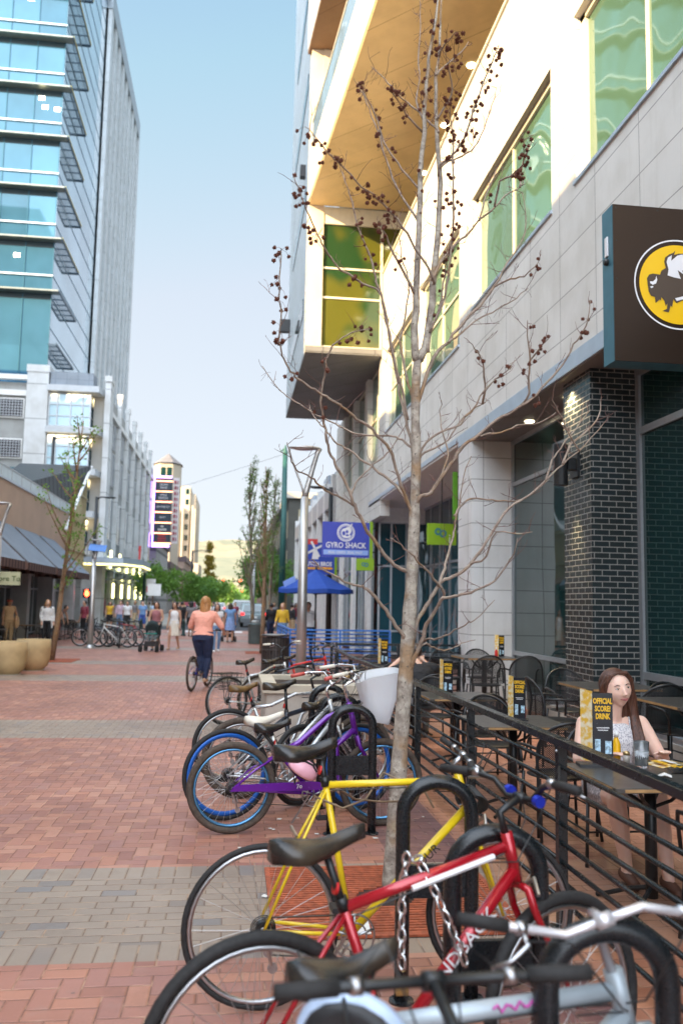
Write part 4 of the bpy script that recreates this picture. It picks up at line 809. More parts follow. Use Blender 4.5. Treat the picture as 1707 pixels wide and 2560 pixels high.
[(1.134,5.25,1.435,0.0065),(1.206,5.283,1.476,0.0059),(1.258,5.317,1.445,0.0053),(1.317,5.35,1.432,0.0047),(1.393,5.383,1.439,0.004),(1.467,5.417,1.468,0.0032),(1.566,5.45,1.493,0.0022)],
[(1.367,5.25,2.273,0.0071),(1.416,5.279,2.331,0.0065),(1.492,5.307,2.391,0.0059),(1.611,5.336,2.398,0.0053),(1.729,5.364,2.395,0.0047),(1.852,5.393,2.413,0.004),(1.977,5.421,2.488,0.0032),(2.071,5.45,2.562,0.0022)],
[(1.511,5.25,2.786,0.0071),(1.556,5.233,2.803,0.0064),(1.661,5.217,2.814,0.0057),(1.767,5.2,2.86,0.005),(1.872,5.183,2.872,0.0042),(1.953,5.167,2.905,0.0034),(2.003,5.15,2.948,0.0022)],
[(1.103,5.25,2.696,0.0114),(1.104,5.306,2.743,0.0106),(1.089,5.361,2.852,0.0097),(1.064,5.417,2.998,0.0088),(1.052,5.472,3.113,0.0079),(1.042,5.528,3.233,0.007),(1.03,5.583,3.352,0.006),(1.019,5.639,3.511,0.005),(1.01,5.694,3.636,0.0038),(1.005,5.75,3.75,0.0022)],
[(1.122,5.25,2.62,0.0083),(1.184,5.207,2.73,0.0076),(1.265,5.164,2.789,0.0069),(1.372,5.121,2.836,0.0061),(1.461,5.079,2.957,0.0053),(1.538,5.036,3.077,0.0044),(1.618,4.993,3.146,0.0035),(1.675,4.95,3.212,0.0022)],
[(1.118,5.25,2.543,0.0083),(1.164,5.3,2.656,0.0075),(1.261,5.35,2.721,0.0066),(1.366,5.4,2.787,0.0057),(1.487,5.45,2.964,0.0047),(1.624,5.5,3.063,0.0037),(1.667,5.55,3.119,0.0022)],
[(1.278,5.25,2.511,0.0071),(1.341,5.3,2.663,0.0061),(1.321,5.35,2.829,0.005),(1.312,5.4,2.945,0.0038),(1.331,5.45,3.065,0.0022)],
[(1.553,5.25,3.002,0.0077),(1.539,5.15,3.106,0.0062),(1.491,5.05,3.231,0.0045),(1.399,4.95,3.297,0.0022)],
[(1.477,5.25,1.968,0.0071),(1.547,5.15,2.02,0.0061),(1.58,5.05,2.161,0.005),(1.697,4.95,2.145,0.0038),(1.736,4.85,2.15,0.0022)],
[(1.971,5.25,2.519,0.0071),(2.044,5.325,2.67,0.0061),(2.128,5.4,2.766,0.005),(2.272,5.475,2.923,0.0038),(2.391,5.55,3.056,0.0022)],
[(2.084,5.25,2.633,0.0077),(2.171,5.3,2.777,0.0066),(2.303,5.35,2.886,0.0054),(2.399,5.4,2.996,0.004),(2.443,5.45,3.147,0.0022)],
[(2.199,5.25,2.724,0.0059),(2.097,5.183,2.83,0.0049),(2.019,5.117,2.916,0.0037),(1.941,5.05,2.999,0.0022)],
[(1.113,5.25,3.006,0.0095),(1.08,5.321,3.127,0.0087),(1.061,5.393,3.305,0.0078),(1.052,5.464,3.462,0.0069),(1.097,5.536,3.653,0.0059),(1.13,5.607,3.936,0.0049),(1.1,5.679,4.135,0.0037),(1.098,5.75,4.282,0.0022)],
[(1.325,5.25,3.398,0.0071),(1.425,5.33,3.482,0.0063),(1.556,5.41,3.612,0.0055),(1.69,5.49,3.703,0.0046),(1.887,5.57,3.843,0.0036),(2.002,5.65,3.953,0.0022)],
[(1.633,5.25,3.789,0.0065),(1.705,5.15,3.812,0.0053),(1.763,5.05,3.79,0.004),(1.819,4.95,3.845,0.0022)],
[(1.53,5.25,4.231,0.0065),(1.582,5.317,4.408,0.0053),(1.658,5.383,4.589,0.004),(1.707,5.45,4.714,0.0022)],
[(1.633,5.25,4.333,0.0071),(1.639,5.15,4.454,0.0061),(1.713,5.05,4.477,0.005),(1.732,4.95,4.519,0.0038),(1.685,4.85,4.63,0.0022)],
[(1.808,5.25,4.486,0.0071),(1.857,5.35,4.674,0.0057),(1.93,5.45,4.879,0.0042),(2.001,5.55,5,0.0022)],
[(1.149,5.25,4.894,0.0071),(1.111,5.31,5.067,0.0063),(1.15,5.37,5.252,0.0055),(1.147,5.43,5.466,0.0046),(1.178,5.49,5.748,0.0036),(1.183,5.55,5.974,0.0022)],
[(1.235,5.25,4.902,0.0071),(1.289,5.2,4.989,0.0061),(1.317,5.15,5.072,0.005),(1.276,5.1,5.202,0.0038),(1.316,5.05,5.201,0.0022)]]
# ================================================================ TREES
def bark_mat(name, a, b, lich=(.42, .38, .27)):
    s = N(name); v = s.pos(); f = s.noise(14, 6, v, .65); g_ = s.noise(60, 5, v); h = s.noise(4, 3, v)
    c = s.mix(s.ramp(f, .35, .65), a, b); c = s.mix(s.math('MULTIPLY', s.ramp(h, .55, .68), .7), c, (.30, .17, .07))
    c = s.mix(s.ramp(g_, .58, .72), c, tuple(x*.35 for x in a)); c = s.mix(s.math('MULTIPLY', s.ramp(s.noise(9, 4, v), .6, .7), .6), c, lich)
    s.fin(c, .85); s.bump(s.math('ADD', g_, f), .8, .012); return s.m
bark = bark_mat('grey_bark', (.24, .20, .165), (.46, .41, .34)); twig_m = mat('red_brown_twig', (.15, .075, .06), .7, 0, .25, 20)
limb_m = bark_mat('limb_bark', (.25, .19, .15), (.36, .28, .22))
rt_ = random.Random(11)
tree = thing('bare_tree', 'bare young sycamore hung with dark brown seed balls beside the bike racks', 'tree', (BRANCHES[0][0][0], BRANCHES[0][0][1], 0))
def smooth_path(L, k=3):
    P = [Vector(p[:3]) for p in L]; r = [p[3] for p in L]; op, orr = [], []
    for i in range(len(P)-1):
        p0, p1, p2, p3 = P[max(i-1, 0)], P[i], P[i+1], P[min(i+2, len(P)-1)]
        for j in range(k):
            t = j/k; op.append(.5*((2*p1)+(p2-p0)*t+(2*p0-5*p1+4*p2-p3)*t*t+(3*p1-p0-3*p2+p3)*t**3)); orr.append(r[i]*(1-t)+r[i+1]*t)
    op.append(P[-1]); orr.append(r[-1])
    if k == 3:
        for i in range(1, len(op)-1): op[i] = op[i]+Vector((rt_.gauss(0, 1), rt_.gauss(0, 1), rt_.gauss(0, 1)))*.0032
        orr = [q*.98*(1+.12*rt_.random()) for q in orr]
    return op, orr
tr = MB(); p, r = smooth_path(BRANCHES[0], 4); r = [q*.86 for q in r]
p = [q+Vector((0, 0, 0)) for q in p]; r = [rr*(1+.05*math.sin(i*1.7)+.04*math.sin(i*.9)) for i, rr in enumerate(r)]; p[0].z = -.02
tr.tube(p, r, 16); tr.build('trunk', bark, tree, smooth=True)
TW = MB(); LM = []; balls = []
def twig(p, d, L, r, depth=0):
    pts = [p]; n = 4
    for i in range(n):
        d = (d + Vector((rt_.uniform(-.3, .3), rt_.uniform(-.3, .3), rt_.uniform(-.1, .28)))).normalized(); pts.append(pts[-1]+d*L/n)
        if rt_.random() < .5: s_ = (d+Vector((rt_.uniform(-1, 1), rt_.uniform(-1, 1), rt_.uniform(-.5, 1)))*.8).normalized(); TW.tube([pts[-1], pts[-1]+s_*rt_.uniform(.01, .03)], [r*.7, r*.4], 4, cap=False)
    TW.tube(pts, [r*(1-.5*i/n) for i in range(n+1)], 4, cap=False)
    if depth < 1 and rt_.random() < .55:
        twig(pts[2], (d+Vector((rt_.uniform(-1, 1), rt_.uniform(-.8, .8), rt_.uniform(-.3, .8)))).normalized(), L*.55, r*.7, depth+1)
    return pts
for bi, L in enumerate(BRANCHES[1:]):
    p, r = smooth_path(L, 3); b = MB().tube(p, r, 8)
    o = b.build('limb', bark if bi < 2 else limb_m, tree, smooth=True)
    run = 0
    for i in range(2, len(p)):
        run += (p[i]-p[i-1]).length
        if run > .085:
            run = rt_.uniform(-.06, .03); d = (p[i]-p[i-1]).normalized()
            sd = Vector((rt_.uniform(-1, 1), rt_.uniform(-1, 1), rt_.uniform(-.2, .9))).normalized()
            q = twig(p[i], (d*.5+sd).normalized(), rt_.uniform(.06, .20), .0022)
        z = p[i].z; dens = 0 if z < 2.55 else (.10 if z < 3.1 else (.85 if z > 3.9 else .32))
        if i > len(p)*.35 or bi < 2:
            if bi < 2 and z < 4.0: continue
            if z < 3.0 and i < len(p)*.6: continue
            if rt_.random() < dens*.95:
                for _ in range(rt_.choice((1, 2, 2, 3, 4, 5))):
                    q = p[i]+Vector((rt_.uniform(-.045, .045), rt_.uniform(-.04, .04), rt_.uniform(-.07, .02))); balls.append(q); TW.tube([p[i], (p[i]+q)/2+Vector((.006, 0, .008)), q], .0011, 3, cap=False)
TW.build('twigs', twig_m, tree, kind='stuff')
def spiky(seed):
    rr = random.Random(seed); b = MB(); b.ball((0, 0, 0), .0105, seg=8, rings=6)
    for _ in range(46):
        d = Vector((rr.gauss(0, 1), rr.gauss(0, 1), rr.gauss(0, 1))).normalized(); t = d.orthogonal().normalized()*.0022; q = d.cross(t).normalized()*.0022
        b.add([d*.009+t, d*.009-t*.5+q, d*.009-t*.5-q, d*.0165], [(0, 1, 3), (1, 2, 3), (2, 0, 3)])
    return b
ballm = mat('seed_ball_brown', (.13, .042, .024), .9, 0, .4, 120)
o0 = spiky(1).build('seed_ball', ballm, None, world=False); sph = o0.data; bpy.data.objects.remove(o0)
balls.sort(key=lambda q: q.y); rest = MB()
for i, q in enumerate(balls[:420]):
    if i < 100:
        o = bpy.data.objects.new('seed_ball', sph); col.objects.link(o); o.parent = tree; o.location = q-tree.location; s_ = rt_.uniform(.8, 1.15); o.scale = (s_, s_, s_); o.rotation_euler = (rt_.random()*6, rt_.random()*6, 0)
    else:
        b = spiky(i); s_ = rt_.uniform(.8, 1.15); rest.add([q+Vector(v)*s_ for v in b.v], b.f)
rest.build('seed_balls', ballm, tree, kind='stuff')

# ---- leafy young trees
def leaf_mat(name, a, b):
    s = N(name); f = s.noise(2.5, 3, s.pos()); g_ = s.n('ShaderNodeObjectInfo')
    s.fin(s.mix(s.ramp(f, .35, .65), a, b), .6, 0, Subsurface_Weight=0.0)
    tl = s.n('ShaderNodeBsdfTranslucent'); s.put(tl.inputs[0], s.mix(.5, a, (.25, .35, .03))); mx = s.n('ShaderNodeMixShader'); mx.inputs[0].default_value = .3
    out = s.t.nodes['Material Output']; s.t.links.new(s.b.outputs[0], mx.inputs[1]); s.t.links.new(tl.outputs[0], mx.inputs[2]); s.t.links.new(mx.outputs[0], out.inputs[0]); return s.m
leaf_g = leaf_mat('young_leaf_green', (.09, .21, .03), (.18, .33, .05)); leaf_d = leaf_mat('mid_leaf_green', (.05, .14, .025), (.11, .25, .04)); leaf_y = leaf_mat('yellow_conifer', (.22, .15, .015), (.34, .25, .03)); leaf_b = leaf_mat('budding_leaf', (.09, .16, .05), (.17, .27, .06)); grey_lt = bark_mat('slim_grey_bark', (.14, .12, .09), (.24, .20, .15), (.2, .17, .12))
def leaf(b, p, s_, rr):
    d = Vector((rr.gauss(0, 1), rr.gauss(0, 1), rr.gauss(0, .7))).normalized(); t = d.orthogonal().normalized()
    t.rotate(Quaternion(d, rr.random()*6)); q = d.cross(t)
    b.add([p-t*s_, p+q*s_*.55, p+t*s_, p-q*s_*.5], [(0, 1, 2, 3)])
def young_tree(name, label, x, y, h, rtr, crown_r, z0, leaves, lm, bm_, seed, n_limb=16, lean=(0, 0), group=None, lsize=.05, up_=1.0, kindcat='tree'):
    rr = random.Random(seed); t = thing(name, label, kindcat, (x, y, 0), 0, group)
    P = [Vector((x+lean[0]*k/6+rr.uniform(-.02, .02)*h*.3, y+lean[1]*k/6, h*k/6-.02)) for k in range(7)]
    MB().tube(P, [rtr*(1-.14*k) for k in range(7)], 8).build('trunk', bm_, t, smooth=True)
    lb, lf = MB(), MB(); tips = []
    for i in range(n_limb):
        f = z0/h + (1-z0/h)*(i/n_limb)*.92; base = P[0].lerp(P[-1], f); a = rr.random()*6.283; ln = crown_r*(1-.55*(f-z0/h)/(1-z0/h))*rr.uniform(.7, 1.15)
        d = Vector((math.cos(a), math.sin(a), up_*rr.uniform(.7, 1.6))); pts = [base]
        for k in range(5): pts.append(pts[-1]+d.normalized()*ln*.28); d.z += .22*up_; d.x += rr.uniform(-.25, .25); d.y += rr.uniform(-.25, .25)
        lb.tube(pts, [rtr*.35*(1-.15*k) for k in range(6)], 5, cap=False); tips.append(pts)
        for k in range(3):
            q = pts[rr.randint(1, 5)]; e_ = q+Vector((rr.uniform(-1, 1), rr.uniform(-1, 1), rr.uniform(0, 1.2)))*ln*.3; lb.tube([q, (q+e_)/2+Vector((0, 0, .02)), e_], [rtr*.15, rtr*.12, rtr*.06], 4, cap=False); tips.append([q, e_])
    lb.build('limbs', bm_, t)
    for i in range(leaves):
        pts = rr.choice(tips); k = rr.uniform(.25, 1)*(len(pts)-1); j = min(int(k), len(pts)-2); q = pts[j].lerp(pts[j+1], k-j)
        for _ in range(2): leaf(lf, q+Vector((rr.gauss(0, 1), rr.gauss(0, 1), rr.gauss(0, 1)))*lsize*1.2, lsize*rr.uniform(.5, 1), rr)
    lf.build('crown', lm, t); return t
tb = bark_mat('tan_bark', (.17, .105, .06), (.27, .17, .10), (.22, .17, .10))
young_tree('young_tree', 'thin leafing tree with orange-tan bark behind the round planters', -4.95, 25.2, 6.9, .085, 1.15, 1.9, 420, leaf_g, tb, 3, 17, (.55, 0), lsize=.06)
young_tree('young_tree', 'slim budding tree just right of the far street lamp', 1.05, 29.8, 6.5, .085, .95, 2.0, 900, leaf_b, tb, 5, 22, (.0, 0), 'slim budding trees on the right', .04, 2.4)
young_tree('young_tree', 'taller slim budding tree further up behind the litter bins', .95, 39.5, 8.2, .10, 1.3, 1.9, 1000, leaf_b, grey_lt, 8, 26, (-.35, 0), 'slim budding trees on the right', .055, 2.4)
young_tree('young_tree', 'slim budding tree partly hidden behind the big lamp post', 1.9, 44, 8.4, .10, 1.3, 1.9, 950, leaf_b, grey_lt, 9, 24, (.1, 0), 'slim budding trees on the right', .055, 2.4)
def bushy(name, label, x, y, h, rx, z0, n, lm, seed, group=None, ls=.16, cone=False, cat='tree'):
    rr = random.Random(seed); t = thing(name, label, cat, (x, y, 0), 0, group)
    MB().tube([(x, y, -.02), (x+.05, y, h*.3), (x, y, h*.75)], [.16*h/8, .13*h/8, .05*h/8], 7).build('trunk', tb, t)
    lf = MB(); cl = []
    for i in range(34 if not cone else 60):
        if cone: f = rr.random()**1.2; a = rr.random()*6.283; w_ = rx*(1-f)**.55*rr.uniform(.5, 1); cl.append((Vector((x+w_*math.cos(a), y+w_*math.sin(a), z0+(h-z0)*f)), rx*.28))
        else:
            d = Vector((rr.gauss(0, 1), rr.gauss(0, 1), rr.gauss(0, .8))).normalized()*rr.uniform(.35, .95); cl.append((Vector((x+d.x*rx, y+d.y*rx, z0+(h-z0)*(.5+d.z*.5))), rx*rr.uniform(.18, .34)))
    for i in range(n):
        c_, r_ = rr.choice(cl); leaf(lf, c_+Vector((rr.gauss(0, 1), rr.gauss(0, 1), rr.gauss(0, .8)))*r_*.55, ls*rr.uniform(.6, 1.2), rr)
    lf.build('crown', lm, t); return t
bushy('leafy_tree', 'bright green street tree in front of the marquee on the left side', -6.3, 70, 4.9, 1.9, 1.9, 2600, leaf_g, 21, 'green street trees', .13)
bushy('leafy_tree', 'bright green street tree left of the distant traffic signals', -5.6, 98, 5.6, 2.6, 1.8, 2600, leaf_g, 22, 'green street trees', .17)
bushy('leafy_tree', 'low rounded green tree left of the woman in the pink top', -4.8, 125, 5.2, 2.8, 1.4, 2200, leaf_d, 23, 'green street trees', .2)
bushy('leafy_tree', 'broad pale green tree behind the red traffic signals', -3.6, 165, 7.2, 4.2, 1.2, 3000, leaf_g, 24, 'green street trees', .26)
bushy('leafy_tree', 'green tree beneath the hills at the street end', -2.5, 240, 8, 6.5, 1.0, 2600, leaf_g, 25, 'green street trees', .4)
bushy('leafy_tree', 'dense green tree behind the slim budding trees on the right', 3.0, 88, 8.2, 2.9, 2.0, 4200, leaf_d, 26, 'green street trees', .19)
bushy('leafy_tree', 'dark green tree left of the green steel pole', 2.4, 64, 5.4, 1.6, 1.8, 2600, leaf_d, 27, 'green street trees', .13)
bushy('leafy_tree', 'green tree between the umbrella and the green steel pole', 4.2, 69, 5.6, 1.9, 1.4, 2600, leaf_d, 28, 'green street trees', .13)
bushy('conifer', 'tall golden sunlit conifer in front of the hills', -5.6, 205, 15.6, 1.9, 2.5, 6000, leaf_y, 29, None, .26, True)
for i, (x, y, h, r_) in enumerate(((-28, 330, 9, 8), (8, 300, 8, 6), (20, 380, 10, 9), (-60, 420, 11, 10), (-14, 430, 12, 9), (2, 520, 12, 12), (36, 520, 13, 14))):
    t = bushy('distant_tree', ['left', 'right', 'far right', 'far left', 'middle', 'central', 'outer right'][i]+' one of the hazy green trees at the foot of the hills', x, y, h, r_, .5, 900, leaf_d, 50+i, 'trees at the foot of the hills', .8)
# ================================================================ BICYCLES
saddle_m = N('worn_black_saddle'); _f = saddle_m.noise(6, 4, saddle_m.obj()); saddle_m.fin(saddle_m.mix(saddle_m.ramp(_f, .45, .7), (.018, .016, .015), (.06, .045, .03)), .27); saddle_m = saddle_m.m
cable_m = mat('cable_black', (.02, .02, .02), .5, 0, 0)
tan_cable = mat('tan_cable', (.22, .15, .09), .6, 0, 0)
spoke_m = mat('spoke_steel', (.62, .62, .62), .3, .8, 0)
def saddle_mb(x0, x1, z, w=.08, nose=.021, drop=.068, tilt=.02):
    b = MB(); vs = []; n = 9; K = 8
    for i in range(n+1):
        t = i/n; x = x0+(x1-x0)*t
        hw = w*(math.sin(min(1, t*2.6+.25)*math.pi/2)) if t < .3 else nose+(w-nose)*max(0, (1-(t-.3)/.45))**1.4
        if t > .93: hw *= .7
        top = z+.012*math.cos(t*math.pi*2)+.01*t+tilt*(t-.5); dp = drop*(1-.35*t)
        for k in range(K):
            a = math.pi*k/(K-1); vs.append((x, hw*math.cos(a), top-dp+dp*math.sin(a)**.62))
    fs = [(i*K+k, (i+1)*K+k, (i+1)*K+k+1, i*K+k+1) for i in range(n) for k in range(K-1)]
    fs += [(i*K, i*K+K-1, (i+1)*K+K-1, (i+1)*K) for i in range(n)] + [tuple(range(K)), tuple(n*K+k for k in range(K))[::-1]]
    return b.add(vs, fs)
def wheel(parent, hub, r, tw, spokes, tm, rm, M=None, deep=.012, disc=False):
    hub = Vector(hub); M = M or Matrix.Identity(4)
    b = MB(); b.lathe([(.012, -.05), (.018, -.045), (.014, -.02), (.014, .02), (.018, .045), (.012, .05)], hub, 10, (0, 1, 0))
    rr = r-tw*2-.012
    for i in range(spokes):
        a = 2*math.pi*i/spokes; sd = .03 if i % 2 else -.03; off = .5 if (i//2) % 2 else -.5
        p0 = hub+Vector((math.cos(a+off)*.018, sd, math.sin(a+off)*.018)); p1 = hub+Vector((math.cos(a)*rr, 0, math.sin(a)*rr)); b.tube([p0, p1], .0013, 3, cap=False)
    o = b.xf(M).build('wheel', spoke_m, parent, world=False, smooth=True)
    MB().torus(hub, r-tw, tw, (0, 1, 0), 44, 8).xf(M).build('tyre', tm, o, world=False, smooth=True)
    MB().torus(hub, r-2*tw-deep*.6, deep, (0, 1, 0), 44, 6, rz=min(.013, deep)).xf(M).build('rim', rm, o, world=False, smooth=True)
    return o
def bicycle(name, label, A, B, fm, wb=1.06, r=.34, tw=.017, BB=(.42, .28), ST=(.28, .78), HT=(.88, .86), HB=(.92, .72), sad=(.05, .33, .97), smat=None, bar='flat', barz=1.02, barx=None,
            steer=0, rim=None, tyre=None, gripm=None, barm=None, spokes=28, step=None, tr_=.017, group=None, lean=0, rack=False, guard=None, deep=.012, saddle_w=.080, fm2=None, ring=.09, stemm=None, curve=False, simple=False):
    A, B = Vector(A), Vector(B); ang = math.atan2(B.y-A.y, B.x-A.x)
    t = thing(name, label, 'bicycle', (A.x, A.y, 0), ang, group); t.rotation_euler = (lean, 0, ang)
    rim = rim or steel; tyre = tyre or rubber; gripm = gripm or rubber; barm = barm or black_metal; smat = smat or saddle_m; fm2 = fm2 or fm; stemm = stemm or barm
    hub, fh = Vector((0, 0, r)), Vector((wb, 0, r)); v = lambda p, y=0: Vector((p[0], y, p[1]))
    f = MB(); f.tube([v(BB), v(ST)], tr_*.95, 10).tube([v(HT)+Vector((0, 0, .015)), v(HB)-Vector((0, 0, .015))], tr_*1.15, 10)
    dn = (HB[0]-.01, HB[1]+.02); f.tube([v(BB), v(dn)] if not curve else [v(BB), v((BB[0]+.22, BB[1]+.06)), v((dn[0]-.15, dn[1]-.12)), v(dn)], tr_*1.2, 10)
    tt = step or ((ST[0], ST[1]-.03), (HT[0]-.005, HT[1]-.03))
    tp = [v(tt[0]), v(tt[1])]
    if curve: a_, b_ = v(tt[0]), v(tt[1]); tp = [a_, a_.lerp(b_, .3)+Vector((0, 0, -.02)), a_.lerp(b_, .7)+Vector((0, 0, .035)), b_]
    f.tube(tp, tr_, 10); f.lathe([(.021, -.035), (.021, .035)], v(BB), 10, (0, 1, 0))
    for s_ in (-1, 1):
        f.tube([v(BB, .025*s_), v((BB[0]*.6, (BB[1]*.6+r*.4)), .045*s_), hub+Vector((0, .062*s_, 0))], tr_*.55, 7)
        f.tube([v((ST[0], ST[1]-.04), .015*s_), v((ST[0]*.5, (ST[1]+r)/2), .05*s_), hub+Vector((0, .062*s_, 0))], tr_*.45, 7)
    fo = f.build('frame', fm, t, world=False, smooth=True)
    # everything that steers
    ax = (v(HT)-v(HB)).normalized(); S = Matrix.Translation(v(HB)) @ Matrix.Rotation(steer, 4, ax) @ Matrix.Translation(-v(HB))
    f = MB(); cr = v(HB)-ax*.03
    for s_ in (-1, 1): f.tube([cr, cr+Vector((0, .045*s_, -.01)), cr+Vector((.02, .052*s_, -.08)), fh+Vector((0, .056*s_, 0))], [tr_*.8, tr_*.8, tr_*.75, tr_*.45], 8)
    f.xf(S).build('fork', fm2, t, world=False, smooth=True)
    wheel(t, hub, r, tw, spokes, tyre, rim, deep=deep); wheel(t, fh, r, tw, spokes, tyre, rim, S, deep=deep)
    # saddle
    x0, x1, z = sad
    if z:
        s1 = v(ST); s2 = Vector(((x0+x1)/2+.0, 0, z-.05)); d = (s1-v(BB)).normalized(); tp_ = s1+d*((z-.06-s1.z)/d.z)
        MB().tube([s1-d*.05, tp_], .0135, 8).lathe([(.02, -.02), (.02, .02)], s1, 10, d).tube([Vector((x0+.05, .03, z-.045)), tp_+Vector((0, .02, .0)), Vector((x1-.04, 0, z-.02))], .0045, 5).tube([Vector((x0+.05, -.03, z-.045)), tp_+Vector((0, -.02, .0)), Vector((x1-.04, 0, z-.02))], .0045, 5).build('seatpost', black_metal if smat is not white_paint else steel, t, world=False, smooth=True)
        saddle_mb(x0, x1, z, saddle_w).build('saddle', smat, t, world=False, smooth=True)
    # bars
    sx = v(HT)+ax*(barz-HT[1]-.03)*.95; cx_ = (barx if barx is not None else sx.x+.06); c = Vector((cx_, 0, barz))
    MB().tube([v(HT), sx, c], .0135, 8).lathe([(.019, -.022), (.019, .022)], c, 10, (0, 1, 0)).xf(S).build('stem', stemm, t, world=False, smooth=True)
    def path(s_):
        if bar == 'flat': return [c, c+Vector((0, .12*s_, .0)), c+Vector((-.03, .30*s_, .01))]
        if bar == 'riser': return [c, c+Vector((0, .06*s_, 0)), c+Vector((-.005, .12*s_, .05)), c+Vector((-.035, .2*s_, .07)), c+Vector((-.07, .33*s_, .07))]
        if bar == 'cruiser': return [c, c+Vector((.03, .08*s_, .03)), c+Vector((.03, .18*s_, .09)), c+Vector((-.06, .27*s_, .09)), c+Vector((-.22, .30*s_, .06))]
        if bar == 'roll': return [c, c+Vector((0, .10*s_, 0)), c+Vector((.0, .18*s_, -.055*s_)), c+Vector((-.02, .33*s_, -.14*s_))]
        if bar == 'bull': return [c, c+Vector((0, .17*s_, 0)), c+Vector((.05, .2*s_, .02)), c+Vector((.17, .2*s_, .05))]
    hb = MB()
    for s_ in (-1, 1): hb.tube(path(s_), .0115, 8)
    hbo = hb.xf(S).build('handlebar', barm, t, world=False, smooth=True)
    for s_ in (-1, 1):
        P = path(s_); e = P[-1]; d = (P[-1]-P[-2]).normalized(); MB().tube([e-d*.115, e-d*.06, e+d*.008], [.016, .0165, .0155], 10).xf(S).build('grip', gripm, t, world=False, smooth=True)
        if not simple:
            q = e-d*.15; l = MB().tube([q, q+Vector((.035, 0, -.02)), q+Vector((.05, .05*s_, -.03)), q+Vector((.045, .1*s_, -.035))], [.008, .008, .005, .005], 6)
            l.lathe([(.017, -.012), (.017, .012)], q, 8, d); l.xf(S).build('brake_lever', steel, t, world=False, smooth=True)
            MB().tube([S @ (q+Vector((.03, 0, -.01))), S @ (q+Vector((.12, -.08*s_, .04))), S @ Vector((HT[0]+.12, .03*s_, HT[1]+.04)), v((HT[0]+.03, HT[1]-.08), .02*s_), v((HT[0]-.12, HT[1]-.07), .022*s_)], .0026, 5, cap=False).build('cable', cable_m, t, world=False)
    MB().tube([v((HT[0]-.02, HT[1]-.05), -.02), v((ST[0]+.03, ST[1]-.035), -.019)] if not curve else [v((HB[0]-.03, HB[1]), -.02), v((BB[0]+.2, BB[1]+.07), -.03)], .0028, 4).build('cable_run', cable_m, t, world=False)
    if not simple:
        q = v((ST[0]*.62, ST[1]*.62+r*.40), 0); MB().tube([q+Vector((-.03, -.05, 0)), q+Vector((-.045, 0, .03)), q+Vector((-.03, .05, 0))], .008, 6).build('rear_brake', steel, t, world=False)
        MB().lathe([(.022, 0), (.022, .008)], v((ST[0]-.02, ST[1]+.05), 0), 12, (-1, 0, .2)).build('rear_reflector', MATS['sign_red'], t, world=False)
        fq = S @ (cr+Vector((.03, 0, .0))); MB().tube([fq+Vector((.02, -.05, -.03)), fq+Vector((.035, 0, .01)), fq+Vector((.02, .05, -.03))], .008, 6).build('front_brake', steel, t, world=False)
        MB().tube([v(BB, .03), v((BB[0]-.12, .02), .14)], .008, 6).build('kickstand', steel, t, world=False)
    # transmission on the right-hand side
    cb = v(BB, -.05); b = MB().torus(cb, ring, .005, (0, 1, 0), 28, 5).torus(cb, ring*.62, .004, (0, 1, 0), 20, 5)
    for k in range(5): a = k*1.2566+.3; b.tube([cb, cb+Vector((math.cos(a)*ring, 0, math.sin(a)*ring))], .006, 5)
    b.build('chainring', steel, t, world=False, smooth=True)
    ca = 1.1+len(label)*.37
    for s_ in (-1, 1):
        e = v(BB, .075*s_)+Vector((math.cos(ca)*.165*s_, 0, math.sin(ca)*.165*s_)); b = MB().tube([v(BB, .06*s_), e], [.011, .009], 6)
        co = b.build('crank', steel, t, world=False); MB().obox(e+Vector((0, .045*s_, 0)), .085, .08, .02).build('pedal', black_plastic, co, world=False)
    hc = hub+Vector((0, -.05, 0)); b = MB()
    for k in range(4): b.torus(hc+Vector((0, .006*k, 0)), .036+.007*k*.8, .0025, (0, 1, 0), 20, 4)
    b.lathe([(.03, -.0), (.034, .02)], hc, 14, (0, 1, 0)); b.build('cassette', black_metal, t, world=False)
    MB().tube([hc+Vector((0, 0, .05)), cb+Vector((0, 0, ring))], .0035, 4).tube([hc+Vector((.02, 0, -.10)), cb+Vector((0, 0, -ring))], .0035, 4).build('chain', mat('chain_dark', (.05, .045, .04), .5, .6, 0), t, world=False)
    MB().tube([hc+Vector((0, -.01, -.03)), hc+Vector((.02, -.015, -.08)), hc+Vector((.035, -.01, -.14))], [.012, .01, .008], 6).lathe([(.022, -.004), (.022, .004)], hc+Vector((.02, -.01, -.085)), 10, (0, 1, 0)).lathe([(.022, -.004), (.022, .004)], hc+Vector((.04, -.01, -.15)), 10, (0, 1, 0)).build('derailleur', steel, t, world=False)
    if guard:
        MB().yprism([(hub.x-.02, r-.015), (hub.x+.02, r+.03), (BB[0]-.03, BB[1]+.10), (BB[0]+.05, BB[1]+.09), (BB[0]+.05, BB[1]+.04), (BB[0]-.1, BB[1]+.035)], -.075, -.055).build('chain_guard', guard, t, world=False)
